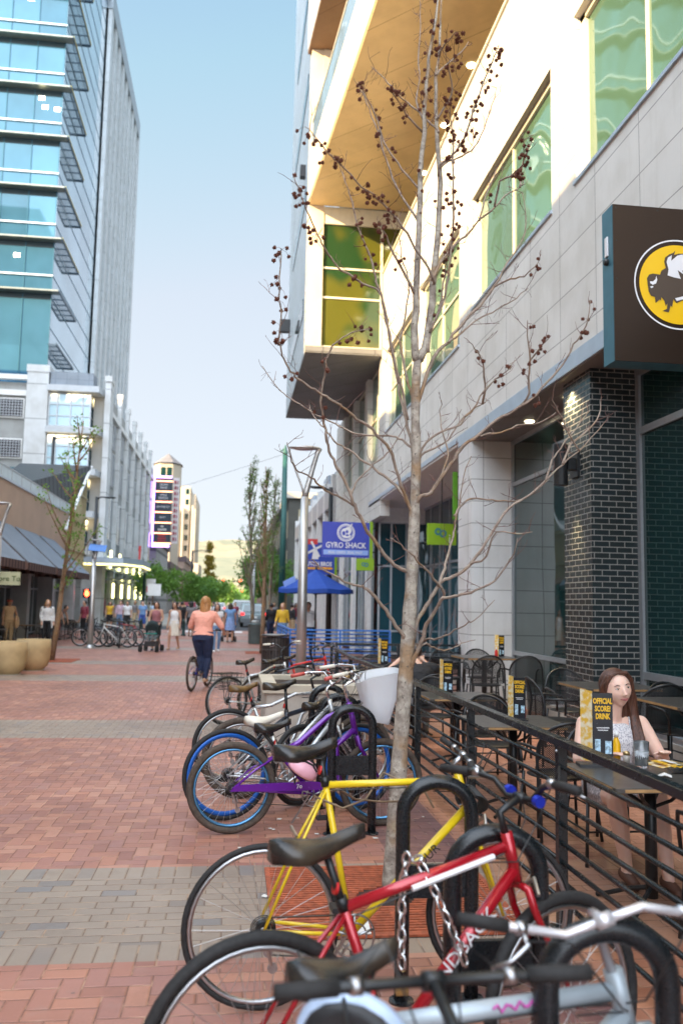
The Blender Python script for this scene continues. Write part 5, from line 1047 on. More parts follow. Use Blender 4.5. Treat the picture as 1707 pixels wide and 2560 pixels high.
    if rack:
        b = MB(); z = r*2+.04
        for y in (-.06, 0, .06): b.tube([(-.22, y, z), (.2, y, z)], .005, 5)
        for x in (-.2, 0, .18): b.tube([(x, -.07, z), (x, .07, z)], .005, 5)
        for s_ in (-1, 1): b.tube([(-.05, .07*s_, z), (0, .065*s_, r)], .005, 5).tube([(.12, .07*s_, z), (0, .065*s_, r)], .005, 5)
        b.build('rear_rack', black_metal, t, world=False)
        for s_ in (-1, 1):
            b = MB()
            for k in range(5):
                zz = z-.05*k; b.tube([(-.2, .09*s_, zz), (.16, .09*s_, zz), (.16, .19*s_, zz), (-.2, .19*s_, zz), (-.2, .09*s_, zz)], .003, 4)
            for k in range(8): b.tube([(-.2+.051*k, .19*s_, z), (-.2+.051*k, .19*s_, z-.2), (-.2+.051*k, .09*s_, z-.2)], .0025, 4)
            b.build('wire_basket', black_metal, t, world=False)
    return t, S
yel = mat('yellow_bike_paint', (.80, .55, .012), .32, 0, .06, 9, Coat_Weight=.4)
red_p = mat('red_bike_paint', (.42, .008, .018), .22, .25, .08, 9, Coat_Weight=.8)
pur = mat('purple_bike_paint', (.13, .012, .30), .25, .2, .05, 9, Coat_Weight=.6)
silv = mat('silver_bike_paint', (.55, .57, .58), .28, .6, .05, 9)
navy = mat('black_blue_paint', (.012, .02, .035), .3, .2, .1, 9, Coat_Weight=.5)
blue_rim = mat('blue_deep_rim', (.015, .12, .48), .3, .2, .05, 6)
brown_tyre = mat('dusty_brown_tyre', (.075, .055, .042), .85, 0, .3, 30, .2)
grey_p = mat('grey_blue_paint', (.42, .48, .52), .35, .2, .08, 6)
white_sad = mat('cream_saddle_vinyl', (.74, .69, .58), .45, 0, .05, 6)
def on_frame(t, txt, size, p0, p1, m, tr_=.02, y=None, sx=1):
    "small lettering lying along a tube on the right-hand side"
    p0, p1 = Vector((p0[0], 0, p0[1])), Vector((p1[0], 0, p1[1])); mid = (p0+p1)/2; a = math.atan2(p1.z-p0.z, p1.x-p0.x)
    M = Matrix.Translation((mid.x, -(y or tr_), mid.z)) @ Matrix.Rotation(-a, 4, 'Y') @ Matrix.Rotation(R(90), 4, 'X')
    text_mb(txt, size, M, depth=.0015, sx=sx).build('lettering', m, t, world=False)
b1, _ = bicycle('bicycle', 'yellow road bicycle with level top tube and narrow black tyres', (.17, 3.82), (1.3, 3.93), yel, 1.08, .34, .013, (.39, .29), (.26, .93), (.87, .95), (.93, .78), (.03, .31, 1.09), None, 'flat', 1.03, .90, R(-8), step=((.26, .915), (.87, .92)), stemm=steel, tr_=.0155)
on_frame(b1, 'TOUR', .055, (.62, .50), (.82, .68), black_plastic, .021)
b2, _ = bicycle('bicycle', 'red mountain bicycle chained to the rack, white lettering on its down tube', (.11, 2.72), (1.21, 2.98), red_p, 1.1, .36, .022, (.44, .31), (.27, .77), (.86, .93), (.90, .80), (.03, .34, .98), None, 'riser', 1.05, .93, R(12), step=((.27, .755), (.85, .895)), tr_=.0185, ring=.10)
on_frame(b2, 'NDBACK', .066, (.55, .47), (.84, .75), MATS['sign_white'], .028)
MB().tube([(.50, -.0225, .80), (.80, -.0225, .875)], .010, 6).build('white_decal', MATS['sign_white'], b2, world=False)
for s_ in (-1, 1): MB().lathe([(.02, -.012), (.02, .012)], Vector((.93, .09*s_, 1.06)), 10, (0, 1, 0)).build('blue_collar', mat('blue_anodised', (.02, .04, .5), .3, .4, 0), b2, world=False)
b3, _ = bicycle('bicycle', 'silver grey bicycle nearest the camera with white curved handlebar turned sideways', (.15, 2.02), (1.21, 2.22), grey_p, 1.04, .34, .02, (.42, .28), (.22, .76), (.85, .78), (.89, .67), (.0, .26, .90), None, 'roll', .99, .87, R(-104), step=((.20, .74), (.84, .745)), tr_=.022, barm=mat('pearl_handlebar', (.62, .60, .62), .25, .5, 0))
MB().tube([(.50+.012*k, -.023, .752+.010*math.sin(k*2.3)) for k in range(14)], .0035, 5).build('script_decal', mat('magenta_decal', (.55, .05, .35), .5, 0, 0), b3, world=False)
b4, _ = bicycle('bicycle', 'black bicycle pointing away at the bottom edge, thick black grips', (.40, .62), (.42, 1.7), navy, 1.06, .34, .022, (.42, .28), (.26, .74), (.86, .84), (.9, .7), (.05, .32, .90), None, 'flat', .985, 1.08, R(3), tr_=.02)
b6, _ = bicycle('bicycle', 'bicycle with orange and black saddle cut by the right picture edge', (1.30, 1.62), (2.3, 1.72), navy, 1.04, .34, .02, sad=(.02, .30, .90), smat=mat('amber_black_saddle', (.16, .075, .01), .4, 0, .6, 9), bar='flat')
b8, S8 = bicycle('bicycle', 'purple cruiser bicycle with chain guard and clear plastic front basket', (.04, 6.62), (1.31, 6.82), pur, 1.17, .335, .026, (.62, .27), (.34, .60), (.90, .93), (.96, .72), (.16, .44, .80), None, 'cruiser', 1.12, .94, R(-6), rim=mat('blue_silver_rim', (.10, .28, .50), .25, .7, .1, 3), tyre=brown_tyre, guard=pur, curve=True, tr_=.021, gripm=white_sad, barm=chrome)
on_frame(b8, '7o', .045, (.46, .335), (.54, .34), MATS['sign_white'], .077)
b9, _ = bicycle('bicycle', 'silver framed bicycle with cream saddle and deep blue rims', (.0, 7.02), (1.16, 7.33), silv, 1.14, .355, .019, (.50, .28), (.36, .66), (.86, .90), (.91, .73), (.14, .46, .80), white_sad, 'cruiser', 1.04, .88, R(8), rim=blue_rim, deep=.021, saddle_w=.12, step=((.40, .42), (.86, .86)), gripm=mat('salmon_grip', (.55, .10, .08), .5, 0, 0), barm=chrome)
b10, _ = bicycle('bicycle', 'black and blue mountain bicycle with tall black saddle and knobbly tyres', (.12, 7.78), (1.2, 7.95), navy, 1.1, .35, .028, (.43, .31), (.40, .74), (.95, .90), (.98, .78), (.18, .48, 1.0), saddle_m, 'flat', 1.03, .99, R(15), tyre=brown_tyre, tr_=.022)
MB().tube([(.62, -.022, .79), (.84, -.022, .855)], .009, 6).build('pale_decal', mat('pale_blue_decal', (.25, .5, .6), .5, 0, 0), b10, world=False)
b11, _ = bicycle('bicycle', 'dark bicycle with worn tan saddle behind the cream saddle', (.0, 8.5), (1.1, 8.75), silv, 1.06, .345, .022, (.43, .29), (.24, .72), (.86, .85), (.9, .72), (.0, .28, .91), mat('worn_tan_saddle', (.16, .09, .03), .4, 0, .5, 12), 'riser', 1.0, .9, R(5), curve=True)
b12, _ = bicycle('bicycle', 'silver bicycle with black rear rack and twin wire baskets', (-.03, 12.3), (1.05, 12.94), silv, 1.2, .34, .019, (.46, .28), (.33, .70), (.95, .84), (1.0, .70), (.14, .43, .90), None, 'riser', 1.06, .98, R(20), rack=True, curve=True, gripm=white_sad)
b13, _ = bicycle('bicycle', 'black bicycle with whitish tyres partly behind the concrete planter', (.42, 12.6), (1.5, 13.1), navy, 1.08, .34, .022, (.43, .29), (.26, .74), (.88, .86), (.92, .72), (.05, .33, .9), None, 'flat', 1.08, .95, R(-25), tyre=brown_tyre)
b14, _ = bicycle('bicycle', 'bright red bicycle behind the concrete planter beside the lamp post', (.75, 14.0), (1.85, 14.5), mat('bright_red_paint', (.62, .02, .012), .3, 0, 0), 1.08, .34, .02, (.43, .29), (.26, .74), (.88, .84), (.92, .7), (.05, .33, .86), None, 'flat', 1.03, .95, R(-10))
b15, _ = bicycle('bicycle', 'black bicycle standing between the racks and the fence behind the purple cruiser', (.62, 7.5), (1.55, 8.3), navy, 1.05, .34, .022, sad=(.03, .3, .86), bar='flat', steer=R(-15))
# basket on the purple cruiser
bk = MB(); n = 20; vs = []
M8 = Matrix.Translation((1.10, 0, 0))
for j, (z, sx_, sy_) in enumerate(((.80, .07, .10), (.805, .085, .12), (.97, .135, .16), (1.14, .175, .195), (1.155, .187, .207), (1.15, .177, .197), (.97, .13, .155), (.81, .08, .115))):
    for k in range(n):
        a = 2*math.pi*k/n; q = .62; ca_, sa_ = math.cos(a), math.sin(a); zz = z+((.03*sa_*sa_+.05*ca_) if z > 1.1 else (-.02*ca_ if z < .9 else 0))
        vs.append((1.13+sx_*math.copysign(abs(ca_)**q, ca_), sy_*math.copysign(abs(sa_)**q, sa_), zz))
bk.add(vs, [(j*n+k, j*n+(k+1) % n, (j+1)*n+(k+1) % n, (j+1)*n+k) for j in range(7) for k in range(n)]+[tuple(range(n))[::-1], tuple(7*n+k for k in range(n))])
bs = N('frosted_plastic'); bs.fin((.85, .87, .90), .3, 0); tp = bs.n('ShaderNodeBsdfTransparent'); mx = bs.n('ShaderNodeMixShader'); mx.inputs[0].default_value = .52
bs.t.links.new(bs.b.outputs[0], mx.inputs[1]); bs.t.links.new(tp.outputs[0], mx.inputs[2]); bs.t.links.new(mx.outputs[0], bs.t.nodes['Material Output'].inputs[0])
bk.xf(S8).build('front_basket', bs.m, b8, world=False, smooth=True)
MB().ball((.93, -.20, 1.12), .03, .03, .022, 10, 6).build('bell', mat('brass_bell', (.6, .42, .2), .3, .8, 0), b9, world=False, smooth=True)
# helmets
def helmet(label, p, m1, rot, s_=1):
    t = thing('bicycle_helmet', label, 'helmet', p, 0); t.rotation_euler = rot; t.scale = (s_, s_, s_)
    b = MB(); b.ball((0, 0, 0), .14, .105, .10, 20, 10, lambda q: Vector((q.x, q.y, max(q.z, -.25)))); b.build('shell', m1, t, world=False, smooth=True)
    MB().ball((0, 0, -.012), .125, .093, .085, 16, 8, lambda q: Vector((q.x, q.y, max(q.z, -.32)))).build('liner', black_plastic, t, world=False, smooth=True)
    v_ = MB()
    for y in (-.045, 0, .045): v_.tube([(-.11, y, .055), (-.04, y, .095), (.04, y, .098), (.1, y, .06)], .009, 5)
    v_.build('vents', black_plastic, t, world=False)
    MB().tube([(-.05, .09, -.02), (0, .05, -.13), (.02, 0, -.15), (0, -.05, -.13), (-.05, -.09, -.02)], .005, 4).build('strap', cable_m, t, world=False)
helmet('pale pink child helmet with a red spot hanging under the purple bicycle', (.55, 6.42, .50), mat('pink_shell', (.80, .42, .50), .35, 0, .05, 8), (R(20), R(30), R(10)), .85)
helmet('white and blue helmet hanging from the nearest handlebar', (.28, 1.86, .80), mat('white_blue_shell', (.42, .52, .68), .3, 0, .35, 5), (R(-95), R(15), R(-20)), .92)
# ---------------------------------------------------------------- hoop racks
rack_m = mat('black_rack_paint', (.011, .013, .015), .27, 0, .25, 14, .04)
def hoop():
    t = thing('bike_rack', 'x', 'bike rack', (.935, 0, 0)); a = []
    for k in range(13): th = math.pi*k/12; a.append((-.155*math.cos(th), 0, .79+.135*math.sin(th)))
    MB().tube([(-.155, 0, -.02), (-.155, 0, .4)]+a+[(.155, 0, .4), (.155, 0, -.02)], .032, 14).build('hoop', rack_m, t, world=False, smooth=True)
    MB().box(-.125, -.012, .43, .125, .012, .57).build('cross_plate', rack_m, t, world=False)
    for x in (-.155, .155): MB().lathe([(.055, 0), (.055, .008), (.034, .012)], (x, 0, 0), 14).build('foot', rack_m, t, world=False)
    return t
h0 = hoop(); h0.location = (.935, 2.1, 0); labs = ['black hoop bike rack nearest the camera at the lower right', 'black hoop bike rack chained to the red bicycle', 'black hoop bike rack next to the bare tree trunk', 'black hoop bike rack in front of the purple cruiser frame', 'black hoop bike rack behind the salmon handlebar grips', 'farthest black hoop bike rack beside the concrete planter']
for i, y in enumerate((2.1, 2.99, 3.85, 6.57, 7.4, 8.25)):
    if i == 0: o = h0; tag(o, labs[0], None, 'hoop bike racks')
    else: dup(h0, (.935, y, 0), 0, labs[i], 'hoop bike racks')
# chain and padlock
t = thing('bike_chain', 'steel link chain and brass padlock over the red bicycle top tube', 'chain', (.7, 2.95, .8))
cpts = [Vector(p) for p in ((.78, 2.84, .57), (.74, 2.83, .66), (.70, 2.83, .745), (.665, 2.84, .82), (.63, 2.87, .875), (.605, 2.92, .86), (.60, 2.94, .79), (.595, 2.94, .70), (.595, 2.94, .61), (.595, 2.93, .53), (.60, 2.93, .47))]
P_ = []
for i in range(len(cpts)-1):
    L = (cpts[i+1]-cpts[i]).length; m = max(1, int(L/.035))
    for j in range(m): P_.append((cpts[i].lerp(cpts[i+1], j/m), (cpts[i+1]-cpts[i]).normalized()))
for i, (p, d) in enumerate(P_):
    b = MB(); s_ = d.orthogonal().normalized(); s_.rotate(Quaternion(d, (i % 2)*math.pi/2)); e = []
    for k in range(12): a = 2*math.pi*k/12; e.append(p+d*math.cos(a)*.026+s_*math.sin(a)*.014)
    e.append(e[0]); b.tube(e, .0055, 6, cap=False); b.build('link', chrome, t, smooth=True)
MB().box(.575, 2.915, .43, .615, 2.945, .47).build('padlock', mat('brass_padlock', (.6, .42, .15), .3, .8, 0), t)
t = thing('cable_lock', 'thin tan cable lock looped from the yellow bicycle to the tree trunk', 'cable lock', (.9, 4.6, .8))
MB().tube([(.38, 3.84, .87), (.5, 3.78, .83), (.62, 3.9, .84), (.75, 4.2, .9), (.9, 3.95, .86), (.93, 3.9, .8)], .005, 5).tube([(.42, 3.86, .88), (.55, 4.3, .8), (.72, 4.9, .62), (.9, 5.15, .55), (1.08, 5.2, .54)], .006, 5).build('cable', tan_cable, t, smooth=True)
t = thing('paper_tag', 'white paper tag lying by the rack on the tree grate', 'tag', (.72, 4.55, .03))
MB().obox((.72, 4.62, .035), .09, .12, .003, Matrix.Rotation(R(14), 3, 'X')).build('card', lit, t)
t = thing('coiled_lock', 'black coiled cable lock hanging on the yellow bicycle handlebar', 'cable lock', (1.12, 4.0, .8))
b = MB()
for k in range(6): b.torus((1.12+.008*k, 4.02, .82-.006*k), .055, .006, (.4, 1, .2+.1*k), 20, 5)
b.build('coil', cable_m, t); MB().lathe([(.012, -.02), (.012, .02)], (1.09, 3.98, .79), 8, (1, 0, .3)).build('lock_barrel', chrome, t)
# left cluster across the street
for i, (x, y, a, m_, lb, st_) in enumerate(((-3.75, 32.6, 172, white_paint, 'white mountain bicycle in the cluster by the left lamp post', 10), (-3.55, 33.3, 176, navy, 'black bicycle with fat tyres right of the white one', -20), (-4.2, 33.5, 168, navy, 'black bicycle behind the white one by the left lamp post', 15), (-4.0, 32.1, 100, navy, 'black bicycle seen end on beside the left lamp base', 0), (-4.5, 32.9, 165, navy, 'black bicycle left of the lamp post by the cafe', 25), (-3.4, 34.1, 185, red_p, 'dark red bicycle at the back of the left cluster', 0))):
    A = Vector((x, y)); d = Vector((math.cos(R(a)), math.sin(R(a))))
    bicycle('bicycle', lb, A, A+d, m_, 1.08, .34, .027, spokes=16, steer=R(st_), group='bicycles by the left lamp post', simple=True)
# ================================================================ RAILINGS
def railing(name, label, pts, m, top_z, rails, post_every=1.75, group=None, tw=.03, th=.022, rail_t=.013, posts=None):
    p0 = pts[0]; t = thing(name, label, 'railing', (p0[0], p0[1], 0), 0, group)
    for a, b in zip(pts[:-1], pts[1:]):
        a, b = Vector((*a, 0)), Vector((*b, 0)); L = (b-a).length; d = (b-a)/L; rz = Matrix.Rotation(math.atan2(d.y, d.x), 3, 'Z'); mid = (a+b)/2
        MB().obox(mid+Vector((0, 0, top_z-th)), L+tw, tw*2, th*2, rz).build('top_rail', m, t, bevel=.004)
        for z in rails: MB().tube([a+Vector((0, 0, z)), b+Vector((0, 0, z))], rail_t, 8).build('rail', m, t, smooth=True)
        n = max(1, round(L/post_every))
        for i in range(n+1):
            if i == 0 and a != Vector((*pts[0], 0)): continue
            q = a+d*L*i/n; MB().obox(q+Vector((0, 0, (top_z-2*th)/2)), .05, .05, top_z-2*th, rz).build('post', m, t)
            MB().obox(q+Vector((0, 0, .004)), .11, .11, .008, rz).build('base_plate', m, t); MB().lathe([(.009, 0), (.006, .006)], q-Vector((.025, 0, -.93)), 8, (-1, 0, 0)).build('bolt', steel, t)
    return t
fence_m = mat('black_gloss_rail', (.012, .016, .018), .26, .1, .2, 9)
RZ = [.845, .745, .645, .545, .445, .345, .245, .145]
railing('patio_railing', 'black metal patio railing with round bars along the bicycle racks', [(1.81, 1.0), (1.81, 2.8), (1.81, 4.62), (1.79, 6.35), (1.77, 8.1), (1.72, 10), (1.66, 12), (1.72, 14), (1.86, 16)], fence_m, 1.0, RZ, 1.8)
railing('patio_railing', 'black cross railing closing the far end of the patio', [(1.95, 16.05), (4.3, 16.05)], fence_m, 1.0, RZ, 1.2)
bf = mat('bright_blue_rail', (.03, .17, .55), .4, 0, .05, 5)
railing('patio_railing', 'bright blue railing with flat bars around the umbrella seating', [(1.55, 29), (1.55, 23), (4.24, 23)], bf, 1.05, [.93, .83, .73, .63, .53, .43, .33, .23, .13], 1.45, rail_t=.018)
# ================================================================ TABLES AND CHAIRS
top_m = mat('dark_table_top', (.055, .05, .045), .3, 0, .2, 8); edge_m = mat('orange_lit_edge', (.35, .2, .08), .5, 0, .2, 12)  # edge colour carries the orange light along the table edges
mesh_m = N('perforated_mesh'); sp2 = mesh_m.n('ShaderNodeSeparateXYZ'); mesh_m.t.links.new(mesh_m.obj(), sp2.inputs[0])
u_ = mesh_m.math('MULTIPLY', mesh_m.math('ADD', sp2.outputs[0], sp2.outputs[2]), 70); v_ = mesh_m.math('MULTIPLY', mesh_m.math('SUBTRACT', sp2.outputs[0], sp2.outputs[2]), 70)
hole = mesh_m.math('MULTIPLY', mesh_m.math('LESS_THAN', mesh_m.math('FRACT', u_), .62), mesh_m.math('LESS_THAN', mesh_m.math('FRACT', v_), .62))
mesh_m.fin((.012, .013, .014), .4); tpn = mesh_m.n('ShaderNodeBsdfTransparent'); mxn = mesh_m.n('ShaderNodeMixShader'); mesh_m.t.links.new(hole, mxn.inputs[0])
mesh_m.t.links.new(mesh_m.b.outputs[0], mxn.inputs[1]); mesh_m.t.links.new(tpn.outputs[0], mxn.inputs[2]); mesh_m.t.links.new(mxn.outputs[0], mesh_m.t.nodes['Material Output'].inputs[0]); mesh_m = mesh_m.m
def make_chair():      # sits facing +y, back towards -y
    t = thing('patio_chair', 'x', 'chair', (0, 0, 0)); hoop_ = []
    for k in range(15):
        th = math.pi*k/14; x = -.235*math.cos(th); z = .60+.26*math.sin(th)**.8; hoop_.append((x, -.24-.05*(z-.45)-.0*abs(x)+.10*(x/.235)**2, z))
    pts = [(-.23, -.16, .02), (-.235, -.17, .45)]+hoop_+[(.235, -.17, .45), (.23, -.16, .02)]
    MB().tube(pts, .0125, 8).build('back_frame', black_metal, t, world=False, smooth=True)
    b = MB(); vs = []; nx, nz = 10, 6
    for j in range(nz+1):
        for i in range(nx+1):
            x = -.225+.45*i/nx; zt = .59+.26*max(0, math.sin(math.acos(max(-1, min(1, x/.235)))))**.8; z = .47+(zt-.47)*j/nz
            vs.append((x, -.24-.05*(z-.45)+.10*(x/.235)**2, z))
    b.add(vs, [(j*(nx+1)+i, j*(nx+1)+i+1, (j+1)*(nx+1)+i+1, (j+1)*(nx+1)+i) for j in range(nz) for i in range(nx)]).build('back_mesh', mesh_m, t, world=False, smooth=True)
    MB().ball((0, .02, .44), .235, .235, .018, 20, 6).build('seat', black_metal, t, world=False, smooth=True)
    for s_ in (-1, 1):
        MB().tube([(s_*.235, -.14, .66), (s_*.27, 0, .67), (s_*.265, .17, .655), (s_*.245, .21, .60), (s_*.235, .2, .45)], .012, 8).build('armrest', black_metal, t, world=False, smooth=True)
        MB().tube([(s_*.21, .18, .44), (s_*.24, .22, .0)], .0125, 8).build('leg', black_metal, t, world=False, smooth=True)
        MB().tube([(s_*.21, -.14, .44), (s_*.235, -.23, .0)], .0125, 8).build('leg', black_metal, t, world=False, smooth=True)
    MB().tube([(-.225, .2, .22), (.225, .2, .22)], .007, 6).tube([(-.225, .2, .22), (-.228, -.18, .22)], .007, 6).tube([(.225, .2, .22), (.228, -.18, .22)], .007, 6).build('stretcher', black_metal, t, world=False)
    return t
def make_table(w_=.76):
    t = thing('patio_table', 'x', 'table', (0, 0, 0)); h = w_/2
    MB().box(-h, -h, .722, h, h, .75).build('table_top', top_m, t, world=False, bevel=.004)
    MB().box(-h+.05, -h-.002, .728, h-.05, -h, .745).box(-h-.002, -h+.05, .728, -h, h-.05, .745).build('lit_edge_strip', edge_m, t, world=False)
    MB().tube([(0, 0, .06), (0, 0, .72)], .035, 10).build('column', black_metal, t, world=False, smooth=True)
    for k in range(4):
        a = math.pi/4+k*math.pi/2; c, s_ = math.cos(a), math.sin(a)
        MB().tube([(0, 0, .12), (c*.12, s_*.12, .09), (c*.27, s_*.27, .03), (c*.33, s_*.33, .012)], .014, 6).build('foot', black_metal, t, world=False)
        MB().tube([(0, 0, .56), (c*.12, s_*.12, .62), (c*.22, s_*.22, .72)], .011, 6).build('bracket', black_metal, t, world=False)
    return t
tab0 = make_table(); ch0 = make_chair()
tables = [((2.45, 4.88), 1, 'dark square patio table with the menu stand, glass and papers, nearest the camera'), ((2.40, 7.20), 1, 'dark square patio table behind the empty mesh chair'), ((2.45, 9.25), 1, 'dark square patio table just past the bare tree trunk'), ((2.45, 11.6), 1, 'dark square patio table with the man in the black shirt'), ((2.5, 13.7), 1, 'dark square patio table near the cross railing'),
          ((4.16, 13.95), 1.2, 'long dark patio table beside the white pier'), ((4.20, 9.25), 1.16, 'dark patio table in front of the black brick pillar'), ((4.33, 7.6), 1.16, 'dark patio table by the window behind the seated woman')]
for i, (p, s_, lb) in enumerate(tables):
    o = tab0 if i == 0 else copy_tree(tab0); o.location = (*p, 0); o.scale = (s_, s_, s_); tag(o, lb, None, 'square patio tables')
chairs = [(2.63, 5.88, 180, 1, 'patio chair the long haired woman sits on'), (2.52, 6.48, 2, 1, 'empty mesh backed patio chair directly behind the seated woman'), (2.45, 7.95, 180, 1, 'patio chair tucked at the far side of the second table'),
          (2.52, 8.55, 0, 1, 'empty patio chair with its back to the camera right of the tree trunk'), (2.4, 10.0, 178, 1, 'patio chair facing the camera at the third table'), (2.55, 10.9, 4, 1, 'patio chair under the man in the black shirt'),
          (2.4, 12.4, 180, 1, 'patio chair across from the man in the black shirt'), (2.6, 13.0, 0, 1, 'patio chair at the near side of the farthest railing table'), (2.4, 14.5, 180, 1, 'patio chair at the far side of the farthest railing table'),
          (4.0, 13.35, 0, 1.12, 'left patio chair of the pair with backs to the camera at the pier table'), (4.62, 13.35, -4, 1.12, 'right patio chair of the pair with backs to the camera at the pier table'), (3.72, 14.75, 180, 1.12, 'left patio chair behind the pier table'), (4.35, 14.8, 180, 1.12, 'right patio chair behind the pier table'),
          (4.1, 10.12, 180, 1.12, 'patio chair whose rounded back stands before the brick pillar'), (4.4, 8.6, 0, 1.12, 'patio chair at the near side of the pillar table'), (4.5, 8.3, 185, 1.12, 'patio chair between the two window tables'), (4.35, 6.8, -5, 1.12, 'patio chair behind the womans right shoulder by the window'), (3.55, 9.3, -95, 1.1, 'patio chair side on at the left of the pillar table'), (2.62, 4.22, 0, 1, 'patio chair of the unseen diner opposite the woman')]
for i, (x, y, a, s_, lb) in enumerate(chairs):
    o = ch0 if i == 0 else copy_tree(ch0); o.location = (x, y, 0); o.rotation_euler = (0, 0, R(a)); o.scale = (s_, s_, s_); tag(o, lb, None, 'black mesh patio chairs')
# ---- table settings
m_red = mat('ketchup_red', (.55, .01, .01), .3, 0, 0); m_yel = mat('mustard_yellow', (.80, .45, .01), .35, 0, 0); m_card = mat('menu_black', (.015, .016, .02), .25, 0, .1, 30); m_cardy = N('menu_photo_side')
f_ = m_cardy.noise(22, 3, m_cardy.obj()); m_cardy.fin(m_cardy.mix(m_cardy.ramp(f_, .4, .6), (.70, .42, .05), (.75, .68, .50)), .3); m_cardy = m_cardy.m
def menu(x, y, z, s_, a, lb):
    t = thing('menu_stand', lb, 'menu', (x, y, z), R(a), 'table menu stands'); t.scale = (s_, s_, s_)
    MB().box(-.0, -.004, .02, .13, .004, .46).build('front_panel', m_card, t, world=False)
    MB().xf(Matrix.Identity(4)).add([(-.001, -.004, .03), (-.06, .06, .03), (-.06, .06, .48), (-.001, -.004, .47), (.003, 0, .03), (-.055, .064, .03), (-.055, .064, .48), (.003, 0, .47)], [(0,1,2,3),(7,6,5,4),(0,4,5,1),(1,5,6,2),(2,6,7,3),(3,7,4,0)]).build('side_panel', m_cardy, t, world=False)
    MB().box(-.09, -.05, 0, .16, .07, .018).build('base', black_plastic, t, world=False)
    text_mb('OFFICIAL\nSCORE!\nDRINK', .048, Matrix.Translation((.066, -.006, .36)) @ Matrix.Rotation(R(90), 4, 'X'), depth=.0008, sx=.62, bold=.002).build('lettering', m_yel, t, world=False)
    print_rows([.08, .065], .008, .007, Matrix.Translation((.066, -.0055, .235)) @ Matrix.Rotation(R(90), 4, 'X')).build('small_lettering', signwhite, t, world=False)
    MB().box(.015, -.0055, .06, .05, -.004, .17).box(.08, -.0055, .08, .12, -.004, .16).build('glass_picture', mat('menu_blue_white', (.35, .5, .6), .3, 0, .5, 60), t, world=False); return t
def bottle(x, y, z, m, lb, s_=1):
    t = thing('sauce_bottle', lb, 'bottle', (x, y, z), 0, 'sauce bottles on the tables'); t.scale = (s_, s_, s_)
    MB().lathe([(.024, 0), (.027, .02), (.027, .10), (.014, .135), (.012, .145)], (0, 0, 0), 14).build('bottle_body', m, t, world=False, smooth=True)
    MB().lathe([(.015, .145), (.014, .17), (.004, .185)], (0, 0, 0), 12).build('cap', white_paint, t, world=False, smooth=True)
TZ = .7505
menu(2.215, 5.14, TZ, .96, -8, 'tall black menu stand with yellow lettering in front of the seated woman')
menu(2.42, 7.25, TZ, .78, -20, 'menu stand with yellow lettering on the second table from the camera')
menu(2.30, 9.25, TZ, .8, -25, 'menu stand right beside the bare tree trunk')
menu(2.45, 12.0, TZ, .8, -20, 'menu stand beyond the arm of the man in the black shirt'); menu(2.4, 13.8, TZ, .9, -20, 'small menu stand on the farthest railing table')
menu(4.42, 14.0, .878, .8, 10, 'pale menu stand on the table beside the white pier'); menu(4.47, 7.7, .878, .85, 15, 'menu stand on the window table at the right edge')
bottle(2.46, 5.34, TZ, m_yel, 'mustard bottle with white cap beside the tall menu stand'); bottle(2.52, 7.3, TZ, m_red, 'ketchup bottle on the second table'); bottle(4.35, 13.9, .878, m_red, 'ketchup bottle on the pier table'); bottle(4.36, 7.72, .878, m_red, 'ketchup bottle on the window table at the right edge', 1.1); bottle(2.5, 12.05, TZ, m_yel, 'mustard bottle on the fourth table'); bottle(2.43, 13.9, TZ, m_red, 'ketchup bottle on the farthest railing table')
t = thing('pepper_shaker', 'small glass pepper shaker with brass lid next to the glass', 'shaker', (2.48, 5.24, TZ)); MB().lathe([(.018, 0), (.022, .05)], t.location, 12).build('jar', mat('shaker_glass', (.5, .45, .4), .15, 0, 0), t, smooth=True); MB().lathe([(.023, .051), (.02, .07), (.005, .075)], t.location, 12).build('lid', mat('brass_bell', (.6, .42, .2), .3, .8, 0), t, smooth=True)
cg = N('drinking_glass'); cg.fin((.85, .88, .9), .04, 0, Transmission_Weight=.92, IOR=1.33)
t = thing('water_glass', 'ribbed clear glass of water standing on the near table', 'glass', (2.51, 5.1, TZ)); MB().lathe([(.036, 0), (.038, .004), (.046, .155), (.043, .155), (.034, .012), (.001, .012)], t.location, 24).build('tumbler', cg.m, t, smooth=True); MB().lathe([(.033, .013), (.040, .095), (.001, .095)], t.location, 20).build('water', mat('ice_water', (.62, .64, .66), .15, 0, .2, 60), t, smooth=True)
for k, (x, y, a, m_, lb) in enumerate(((2.72, 5.16, 12, m_cardy, 'folded yellow and black menu lying open at the right end of the table'), (2.74, 4.94, -20, m_card, 'black leaflet with yellow lettering lying at the right picture edge'), (2.40, 4.98, 30, lit, 'crumpled white receipt lying near the table edge'), (2.50, 4.80, -25, lit, 'white paper napkin on the near table'))):
    t = thing('menu_leaflet' if k < 2 else 'paper_napkin', lb, 'leaflet' if k < 2 else 'paper', (x, y, TZ), R(a)); w_ = .12 if k < 2 else .04
    MB().add([(-w_, -w_*.7, .002), (0, -w_*.7, .016), (w_, -w_*.7, .004), (w_, w_*.7, .008), (0, w_*.7, .022), (-w_, w_*.7, .002)], [(0, 1, 4, 5), (1, 2, 3, 4)]).build('sheet', m_, t, world=False)
    if k == 1: text_mb('WINGS', .07, Matrix.Translation((0, 0, .026)), depth=.0005, bold=.003).build('lettering', m_yel, t, world=False)
    if k == 0:
        for q in range(3): MB().box(-.1+q*.07, -.06, .024, -.06+q*.07, .05, .026).build('printed_block', (m_yel, lit, m_card)[q], t, world=False)
